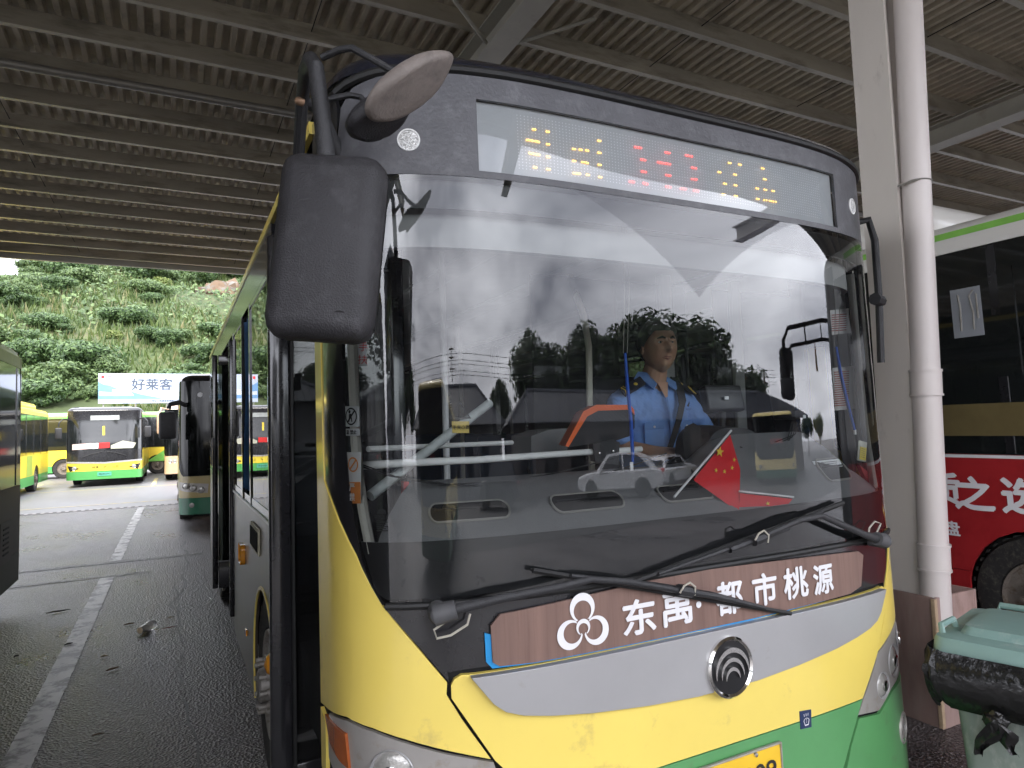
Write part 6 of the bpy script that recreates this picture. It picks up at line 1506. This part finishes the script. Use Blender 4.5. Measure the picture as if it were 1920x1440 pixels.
# --- things lying or hanging in the cab
lab = (('blue lanyard with a white clip hanging in front of the driver', [(1172, 662), (1176, 720), (1183, 790), (1186, 850), (1186, 866)], 1.98, None), ('blue lanyard with a yellow badge hanging by the right windscreen pillar', [(1568, 650), (1576, 700), (1590, 760), (1602, 806)], 1.93, (1616, 846)))
for lb, pts, Y, badge in lab:
    t = thing('lanyard', lb, 'lanyard', onY(*pts[-1], Y))
    p = seg(pts, Y)
    MB().tube(p, [.005] + [.0075] * (len(p) - 2) + [.006], 8, flat=.8).build('ribbon', mat('royal_blue_ribbon', (.012, .10, .55), .55, var=.15, scale=30), t)
    up_ = seg([(pts[0][0] - 3, pts[0][1]), (pts[0][0] - 1, pts[0][1] - 120)], Y); MB().tube([up_[0], up_[1], up_[1] + Vector((0, 0, .25))], .0014, 5).build('cord', M_steelgrey, t)
    up_ = seg([(pts[0][0] + 4, pts[0][1]), (pts[0][0] + 8, pts[0][1] - 120)], Y); MB().tube([up_[0], up_[1], up_[1] + Vector((0, 0, .25))], .0014, 5).build('cord', M_steelgrey, t)
    e = p[-1]
    if badge:
        MB().box(e + Vector((.003, 0, -.01)), (.012, .008, .022), None, .002).build('clip', M_white, t)
        c = onY(*badge, Y); rb_ = Matrix.Rotation(R(12), 3, 'Y'); w0 = MB().box(c, (.056, .005, .088), rb_, .002).build('badge_sleeve', mat('milky_sleeve', (.52, .50, .40), .3), t)
        MB().box(c + Vector((.001, -.0035, -.010)), (.040, .003, .055), rb_).build('yellow_card', mat('yellow_card', (.80, .62, .05), .5), w0)
        q = MB()
        for k in range(5): q.box(c + rb_ @ Vector((.001, -.0055, .010 - k * .009)), (.026, .0015, .0016), rb_)
        q.build('print_lines', M_ink, w0)
    else: MB().box(onY(1184, 874, Y), (.016, .006, .030), None, .003).build('clip', M_white, t)
def flag(label, pole, cloth, Y, stars):
    t = thing('red_flag', label, 'flag', onY(*pole[1], Y))
    p = seg(pole, [1.885, 1.80]); MB().tube([p[0], p[1]], .0042, 8).build('flag_pole', M_white, t)
    cl = MB(); rows = []
    (ax_, ay), (bx_, by), (cx_, cy), (dx_, dy) = cloth
    for i in range(13):
        r_ = []
        for j in range(13):
            s_, q_ = i / 12, j / 12; x = (ax_ * (1 - s_) + bx_ * s_) * (1 - q_) + (dx_ * (1 - s_) + cx_ * s_) * q_; y = (ay * (1 - s_) + by * s_) * (1 - q_) + (dy * (1 - s_) + cy * s_) * q_
            r_.append(onY(x, y, 1.782 + max(0, 955 - y) / 150 * .10 + .008 * math.sin(s_ * 7 + q_ * 3)))
        rows.append(r_)
    cl.loft(rows, closed=False, caps=False); co_ = cl.build('cloth', mat('flag_red_cloth', (.62, .012, .018), .7, var=.12, scale=8), t, smooth=80)
    so_ = MB()
    for (x, y, r) in stars:
        c = onY(x, y, 1.770 + max(0, 955 - y) / 150 * .10); so_.prism([((r if k % 2 == 0 else r * .4) * math.sin(math.pi * k / 5 + .2), (r if k % 2 == 0 else r * .4) * math.cos(math.pi * k / 5 + .2)) for k in range(10)], c, (1, 0, 0), (0, 0, 1), (0, .002, 0))
    so_.build('stars', mat('star_yellow', (.80, .58, .05), .6), t); return t
flag('small red flag with yellow stars on a white stick on the dashboard', ((1371, 807), (1264, 932)), ((1369, 815), (1388, 880), (1386, 961), (1300, 900)), 1.90, ((1350, 847, .020), (1377, 862, .008), (1373, 877, .008), (1343, 882, .008), (1359, 884, .008)))
t2 = thing('red_flag', 'second red flag lying flat on the dashboard with its stick pointing right', 'flag', onY(1430, 940, 1.86))
MB().tube(seg([(1386, 921), (1488, 932)], [1.80, 1.785]), .0036, 8).build('flag_pole', M_white, t2)
q = seg([(1387, 925), (1486, 936), (1478, 945), (1440, 950), (1386, 958)], [1.80, 1.783, 1.782, 1.780, 1.782]); slab(MB(), q, Vector((0, .003, .001))).build('cloth', MATS['flag_red_cloth'], t2)
c = onY(1440, 944, 1.778); MB().prism([((.011 if k % 2 == 0 else .0045) * math.sin(math.pi * k / 5), (.007 if k % 2 == 0 else .003) * math.cos(math.pi * k / 5)) for k in range(10)], c, (1, 0, 0), (0, 0, 1), (0, .002, 0)).build('star', MATS['star_yellow'], t2)
rp_ = seg([(757, 903), (767, 903), (767, 916), (789, 914), (789, 924), (767, 926), (767, 933), (757, 933)], 2.25); o = slab(MB(), rp_, Vector((0, .03, 0))).build('red_hook', M_red, None); tag(o, 'bright red plastic hook standing behind the left end of the dashboard', 'hook')
rd = slab(MB(), seg([(1612, 872), (1640, 895), (1650, 930), (1636, 925)], 1.96), Vector((0, .02, 0))).build('red_cloth', mat('deep_red_cloth', (.40, .015, .02), .7), None); tag(rd, 'red cloth folded into the right corner of the windscreen', 'cloth')

# ================================================================== THE DRIVER
HC = Vector((2.165, 2.635, 2.172)); YAW = R(-13)
RH = Matrix.Rotation(YAW, 3, 'Z')
def hw(x, y, z): return HC + RH @ Vector((x, y, z))
def gauss(d, s): return math.exp(-(d / s) ** 2)
head = MB(); NU, NV = 72, 64; vv = []
def headpt(th, ph):
    v = Vector((math.cos(ph) * math.sin(th), -math.cos(ph) * math.cos(th) , math.sin(ph)))
    x, y, z = v.x * .086, v.y * .100, v.z * .130
    lowf = max(0, -v.z)
    x *= 1 - .17 * lowf ** 2.2
    if y > 0: y *= 1 - .30 * lowf
    else: y *= 1 - .02 * lowf
    fr = max(0, -v.y) ** .6
    d = 0.0
    if z < .040: d += .030 * gauss(x, .0135) * gauss(max(0, z + .020) if z > -.020 else (z + .020) * 2.2, .032)   # nose
    d += .010 * gauss(x, .021) * gauss(z + .024, .011)                                                                # nostrils
    d += .011 * gauss(abs(x) - .030, .026) * gauss(z - .038, .011)                                                   # brow
    d -= .014 * gauss(abs(x) - .032, .018) * gauss(z - .016, .014)                                                   # eye hollow
    d += .008 * gauss(abs(x) - .042, .018) * gauss(z + .016, .018)                                                   # cheekbone
    d += .010 * gauss(x, .028) * gauss(z + .060, .015) - .007 * gauss(x, .024) * gauss(z + .060, .004)               # lips
    d += .016 * gauss(x, .030) * gauss(z + .098, .020)                                                               # chin
    y -= d * fr
    return Vector((x, y, z))
for j in range(NV + 1):
    ph = -math.pi / 2 + math.pi * j / NV
    for i in range(NU): vv.append(hw(*headpt(2 * math.pi * i / NU, ph)))
head.add(vv, [(j * NU + i, j * NU + (i + 1) % NU, (j + 1) * NU + (i + 1) % NU, (j + 1) * NU + i) for j in range(NV) for i in range(NU)])
for sg in (-1, 1):
    rr = []
    for (s_, dx) in ((.30, -.006), (.8, .002), (1, .010), (.9, .015), (.5, .012)):
        rr.append([hw(sg * (.081 + dx), .012 + .019 * s_ * math.cos(t) + .008 * math.sin(t), -.002 + .033 * s_ * math.sin(t)) for t in [2 * math.pi * k / 16 for k in range(16)]])
    head.loft(rr)
def skel(verts, edges, name):
    me = bpy.data.meshes.new(name); me.from_pydata([v[:3] for v in verts], edges, []); o = bpy.data.objects.new(name, me); COL.objects.link(o)
    sk = o.modifiers.new('skin', 'SKIN'); sk.use_smooth_shade = True
    for i, v in enumerate(verts): me.skin_vertices[0].data[i].radius = (v[3], v[4] if len(v) > 4 else v[3])
    me.skin_vertices[0].data[0].use_root = True
    ss = o.modifiers.new('sub', 'SUBSURF'); ss.levels = 2; ss.render_levels = 2
    dg = bpy.context.evaluated_depsgraph_get(); dg.update(); m2 = bpy.data.meshes.new_from_object(o.evaluated_get(dg))
    vs_ = [tuple(v.co) for v in m2.vertices]; fs = [tuple(p.vertices) for p in m2.polygons]
    bpy.data.objects.remove(o); bpy.data.meshes.remove(me); bpy.data.meshes.remove(m2); return vs_, fs
CX, CY = 2.165, 2.71
V_ = [(CX, CY, 1.46, .10), (CX, CY, 1.62, .10), (CX, CY, 1.80, .10), (CX, CY - .005, 1.92, .07), (CX + .002, CY - .015, 2.01, .064), (HC.x, HC.y + .025, 2.08, .064), (HC.x, HC.y + .012, 2.14, .05),
      (CX - .10, CY + .01, 1.895, .04), (CX - .20, CY, 1.88, .036), (1.905, 2.625, 1.69, .038), (1.98, 2.46, 1.655, .036), (2.035, 2.345, 1.655, .026),
      (CX + .10, CY + .01, 1.895, .04), (CX + .20, CY, 1.88, .036), (2.455, 2.615, 1.69, .038), (2.37, 2.45, 1.655, .036), (2.31, 2.345, 1.655, .026),
      (CX - .10, CY - .02, 1.45, .085), (CX - .13, CY - .40, 1.43, .07), (CX - .13, CY - .46, 1.06, .05), (CX + .10, CY - .02, 1.45, .085), (CX + .13, CY - .40, 1.43, .07), (CX + .13, CY - .46, 1.06, .05)]
E_ = [(0, 1), (1, 2), (2, 3), (3, 4), (4, 5), (5, 6), (3, 7), (7, 8), (8, 9), (9, 10), (10, 11), (3, 12), (12, 13), (13, 14), (14, 15), (15, 16), (0, 17), (17, 18), (18, 19), (0, 20), (20, 21), (21, 22)]
sv, sf2 = skel(V_, E_, 'body_skeleton')
body = MB(); body.add(sv, sf2); body.add(head.v, head.f)
def hand(mb, wr, rim, side):
    """palm and five bent fingers closed round the steering-wheel rim"""
    wr = Vector(wr); d = (Vector(rim) - wr).normalized(); sdv = Vector((side, 0, 0)); sdv = (sdv - d * sdv.dot(d)).normalized(); up_ = sdv.cross(d) * side
    if up_.z < 0: up_ = -up_
    k0 = wr + d * .075 + up_ * .012
    mb.loft([[wr + sdv * (.024 * math.cos(t)) + up_ * (.018 * math.sin(t)) for t in [2 * math.pi * q / 14 for q in range(14)]],
             [wr + d * .035 + sdv * (.036 * math.cos(t)) + up_ * (.016 * math.sin(t) + .006) for t in [2 * math.pi * q / 14 for q in range(14)]],
             [k0 + sdv * (.041 * math.cos(t)) + up_ * (.013 * math.sin(t)) for t in [2 * math.pi * q / 14 for q in range(14)]]])
    for i, (o_, L_) in enumerate(((-.030, .9), (-.010, 1.0), (.011, .95), (.031, .75))):
        p = k0 + sdv * o_ - d * .006
        mb.tube([p, p + d * .034 * L_ + up_ * .006, p + d * .052 * L_ - up_ * .016, p + d * .040 * L_ - up_ * .036, p + d * .018 * L_ - up_ * .040], [.0098, .0095, .009, .0085, .006], 10)
    p = wr + d * .025 - sdv * .030 * side * side
    mb.tube([p, p + d * .022 - sdv * .016 - up_ * .008, p + d * .044 - sdv * .012 - up_ * .020, p + d * .060 - sdv * .002 - up_ * .024], [.013, .012, .010, .007], 10)
hand(body, (2.035, 2.345, 1.655), (2.07, 2.26, 1.665), 1); hand(body, (2.31, 2.345, 1.655), (2.275, 2.26, 1.665), -1)
M_skin = mat('tanned_skin', (.42, .24, .155), .5, var=.10, scale=25, bump=.08, bscale=200)
per = body.build('person', M_skin, None, smooth=180)
md_ = per.modifiers.new('join', 'REMESH'); md_.mode = 'VOXEL'; md_.voxel_size = .0032; md_.use_smooth_shade = True
sm_ = per.modifiers.new('soft', 'SMOOTH'); sm_.factor = .5; sm_.iterations = 2
tag(per, 'bus driver in a blue uniform shirt with dark epaulettes sitting behind the windscreen', 'person')
# shirt: trunk and half sleeves in one skin
sh = MB(); rings = []
for (z, rx, ry, dy) in ((1.42, .172, .130, 0), (1.52, .180, .138, -.004), (1.62, .184, .136, -.004), (1.72, .190, .130, 0), (1.80, .197, .122, .004), (1.88, .200, .110, .006), (1.93, .186, .094, .006), (1.968, .148, .080, .004), (1.998, .098, .072, 0), (2.022, .072, .068, -.006)):
    rr = []
    for k in range(40):
        t = 2 * math.pi * k / 40; c_, s_ = math.cos(t), math.sin(t)
        rr.append(Vector((CX + rx * math.copysign(abs(c_) ** .82, c_), CY + dy + ry * math.copysign(abs(s_) ** .9, s_), z)))
    rings.append(rr)
sh.loft(rings)
for sg, el in ((-1, Vector((1.912, 2.635, 1.70))), (1, Vector((2.452, 2.625, 1.70)))):
    s0 = Vector((CX + sg * .145, CY + .004, 1.92)); s1 = Vector((CX + sg * .205, CY, 1.888)); sh.tube([s0, s1, s1 + (el - s1) * .5 + Vector((sg * .012, 0, 0)), el, el + (el - s1) * .10], [.066, .066, .062, .060, .062], 18)
M_shirt = mat('blue_uniform_shirt', (.155, .29, .60), .8, var=.08, scale=14)
so_ = sh.build('shirt', M_shirt, per, smooth=180)
r_ = so_.modifiers.new('join', 'REMESH'); r_.mode = 'VOXEL'; r_.voxel_size = .006; r_.use_smooth_shade = True
s_ = so_.modifiers.new('soft', 'SMOOTH'); s_.factor = .5; s_.iterations = 6
tex = bpy.data.textures.new('shirt_folds', 'CLOUDS'); tex.noise_scale = .045; tex.noise_depth = 2
dp_ = so_.modifiers.new('folds', 'DISPLACE'); dp_.texture = tex; dp_.texture_coords = 'GLOBAL'; dp_.strength = .020; dp_.mid_level = .5
# open collar
cl = MB()
for sg in (-1, 1):
    a = [Vector((CX + sg * .062, CY + .02, 2.052)), Vector((CX + sg * .058, CY - .045, 2.042)), Vector((CX + sg * .030, CY - .085, 1.985)), Vector((CX + sg * .070, CY - .108, 1.955)), Vector((CX + sg * .092, CY - .075, 1.992)), Vector((CX + sg * .090, CY + .02, 2.015))]
    slab(cl, a, Vector((sg * .004, -.004, .006)))
cl.build('collar', M_shirt, per, smooth=30)
neck = MB(); neck.add([(CX - .034, CY - .092, 1.996), (CX + .034, CY - .092, 1.996), (CX + .006, CY - .118, 1.915), (CX - .006, CY - .118, 1.915)], [(0, 1, 2, 3)])
neck.build('open_neck', M_skin, per)
pk = MB(); pk.tube([(CX, CY - .125, 1.920), (CX + .003, CY - .140, 1.810), (CX, CY - .148, 1.64), (CX, CY - .148, 1.5)], .006, 6, flat=1.6); pk.build('button_placket', M_shirt, per)
for sg in (-1, 1):
    p_ = MB(); c = Vector((CX + sg * .098, CY - .128, 1.782)); rz_ = Matrix.Rotation(sg * R(16), 3, 'Z')
    p_.box(c + Vector((0, 0, -.05)), (.098, .014, .105), rz_, .004); p_.box(c + Vector((0, -.006, 0)), (.104, .010, .034), rz_, .004); po_ = p_.build('chest_pocket', M_shirt, per)
    MB().lathe([(.006, 0), (.005, .003), (.001, .0035)], c + rz_ @ Vector((0, -.012, -.006)), rz_ @ Vector((0, -1, 0)), 10).build('button', M_white, po_)
    ep = MB(); c0 = Vector((CX + sg * .085, CY - .040, 1.985)); c1 = Vector((CX + sg * .215, CY - .042, 1.922)); d = (c1 - c0); L_ = d.length; d.normalize(); bb_ = Vector((0, .76, .65)); n_ = bb_.cross(d) * (1 if sg > 0 else -1)
    n_ = d.cross(bb_); n_ = n_ if n_.z > 0 else -n_
    Mx = Matrix((d, bb_, n_)).transposed(); c0 = c0 + n_ * .022; c1 = c1 + n_ * .022; ep.box((c0 + c1) / 2 + n_ * .012, (L_, .062, .010), Mx, .004); eo = ep.build('epaulette', mat('navy_epaulette', (.010, .012, .022), .7), per)
    yb_ = MB()
    for k in (0, 1): 
        q = c1 - d * (.018 + k * .014) + n_ * .0185; yb_.tube([q - bb_ * .028 + d * .008, q - d * .002, q + bb_ * .028 + d * .008], .0024, 6)
    yb_.lathe([(.010, 0), (.008, .003), (.001, .004)], (c0 + c1) / 2 - d * .02 + n_ * .017, n_, 12)
    yb_.build('gold_bars', mat('gold_thread', (.62, .45, .06), .5), eo)
bm_ = MB(); cz_ = Vector((CX + .115, CY - .140, 1.875)); rz_ = Matrix.Rotation(R(18), 3, 'Z')
bm_.prism([(-.014, .0), (-.002, -.006), (.014, .016), (.004, .006), (.010, .022), (-.002, .008)], cz_, rz_ @ Vector((1, 0, 0)), (0, 0, 1), (0, -.003, 0)); letters(bm_, '桃源公交', cz_ + Vector((0, -.002, -.018)), rz_ @ Vector((1, 0, 0)), (0, 0, 1), h=.010)
bm_.build('chest_badge', M_ink, per)
# seat belt across the chest
sb = MB(); pts = [Vector((CX + .105, CY + .055, 2.015)), Vector((CX + .112, CY - .03, 2.015)), Vector((CX + .104, CY - .095, 1.965)), Vector((CX + .080, CY - .137, 1.890)), Vector((CX + .030, CY - .155, 1.790)), Vector((CX - .035, CY - .158, 1.66)), Vector((CX - .12, CY - .13, 1.54))]
sb.loft([[p + Vector((-.022, 0, -.010)), p + Vector((.022, -.0, .010)), p + Vector((.022, -.005, .012)), p + Vector((-.022, -.005, -.008))] for p in pts]); sb.build('seat_belt', mat('black_webbing', (.010, .010, .011), .7), per, smooth=60)
# hair: a cap of short black hair, high at the forehead, cut round the ears
hr_ = MB(); rows = []; 
def hairline(th):
    f = math.cos(th)      # 1 at the face, -1 behind
    if f > .72: return .55
    if f > .1: return .55 - (.72 - f) / .62 * .55
    return -.02 - .55 * min(1, (.1 - f) / .7)
vs_ = []; NA, NB = 60, 16
for j in range(NB + 1):
    for i in range(NA):
        th = 2 * math.pi * i / NA; lo = math.asin(max(-.95, min(.95, hairline(th)))); ph = lo + (math.pi / 2 - lo) * j / NB
        p = headpt(th, ph); n_ = p.normalized(); k = .003 + .019 * min(1, j / 4) + .003 * mnoise.noise(Vector((p.x * 90, p.y * 90, p.z * 90)))
        vs_.append(hw(*(p + n_ * k)))
hr_.add(vs_, [(j * NA + i, j * NA + (i + 1) % NA, (j + 1) * NA + (i + 1) % NA, (j + 1) * NA + i) for j in range(NB) for i in range(NA)])
hr_.build('hair', mat('black_hair', (.012, .011, .011), .55, var=.4, scale=120, bump=.6, bscale=300), per, smooth=80)
for sg in (-1, 1):
    def fp(x, z, l=.0015):
        best = None
        th = math.atan2(x, .09); p = Vector((x, 0, z))
        lo, hi = -.9, .9     # front point with this x, z
        y = -.100 * math.sqrt(max(.02, 1 - (x / .078) ** 2 - (z / .122) ** 2)); bestd = 9
        for a in range(-50, 51):
            for b_ in range(-50, 50, 2):
                q = headpt(a / 50 * 1.0, b_ / 50 * .95); dd = (q.x - x) ** 2 + (q.z - z) ** 2
                if dd < bestd: bestd = dd; best = q
        return hw(x, best.y - l, z)
    eb = MB(); eb.tube([fp(sg * .012, .034, .001), fp(sg * .028, .040, .001), fp(sg * .048, .034, .0)], [.004, .006, .0025], 8, flat=.6); eb.build('eyebrow', MATS['black_hair'], per)
    ey = MB(); c = fp(sg * .032, .0165, -.0055); ey.lathe([(.0001, -.0115), (.0075, -.0085), (.0105, -.003), (.0108, .001)], c, RH @ Vector((0, 1, 0)), 18); eo = ey.build('eyeball', mat('eye_white', (.55, .52, .48), .25), per)
    MB().lathe([(.0001, -.0125), (.0050, -.0112), (.0054, -.0100)], c + RH @ Vector((.001, 0, 0)), RH @ Vector((0, 1, 0)), 16).build('iris', M_ink, eo)
    el = MB(); el.tube([fp(sg * .017, .016, .002), fp(sg * .026, .0245, .004), fp(sg * .037, .0245, .004), fp(sg * .048, .0165, .002)], [.002, .0036, .0036, .002], 8, flat=.8); el.tube([fp(sg * .019, .0125, .001), fp(sg * .032, .0065, .002), fp(sg * .045, .0125, .001)], [.0015, .003, .0015], 8)
    el.build('eyelids', M_skin, per)
lp = MB(); lp.tube([fp(-.027, -.0595, .0005), fp(-.010, -.0555, .002), fp(.0, -.0565, .002), fp(.010, -.0555, .002), fp(.027, -.0595, .0005)], [.0012, .0034, .003, .0034, .0012], 8, flat=.7); lp.tube([fp(-.022, -.063, .0005), fp(0, -.0675, .002), fp(.022, -.063, .0005)], [.0012, .0044, .0012], 8)
lp.build('lips', mat('lip_brown', (.27, .115, .095), .45), per)
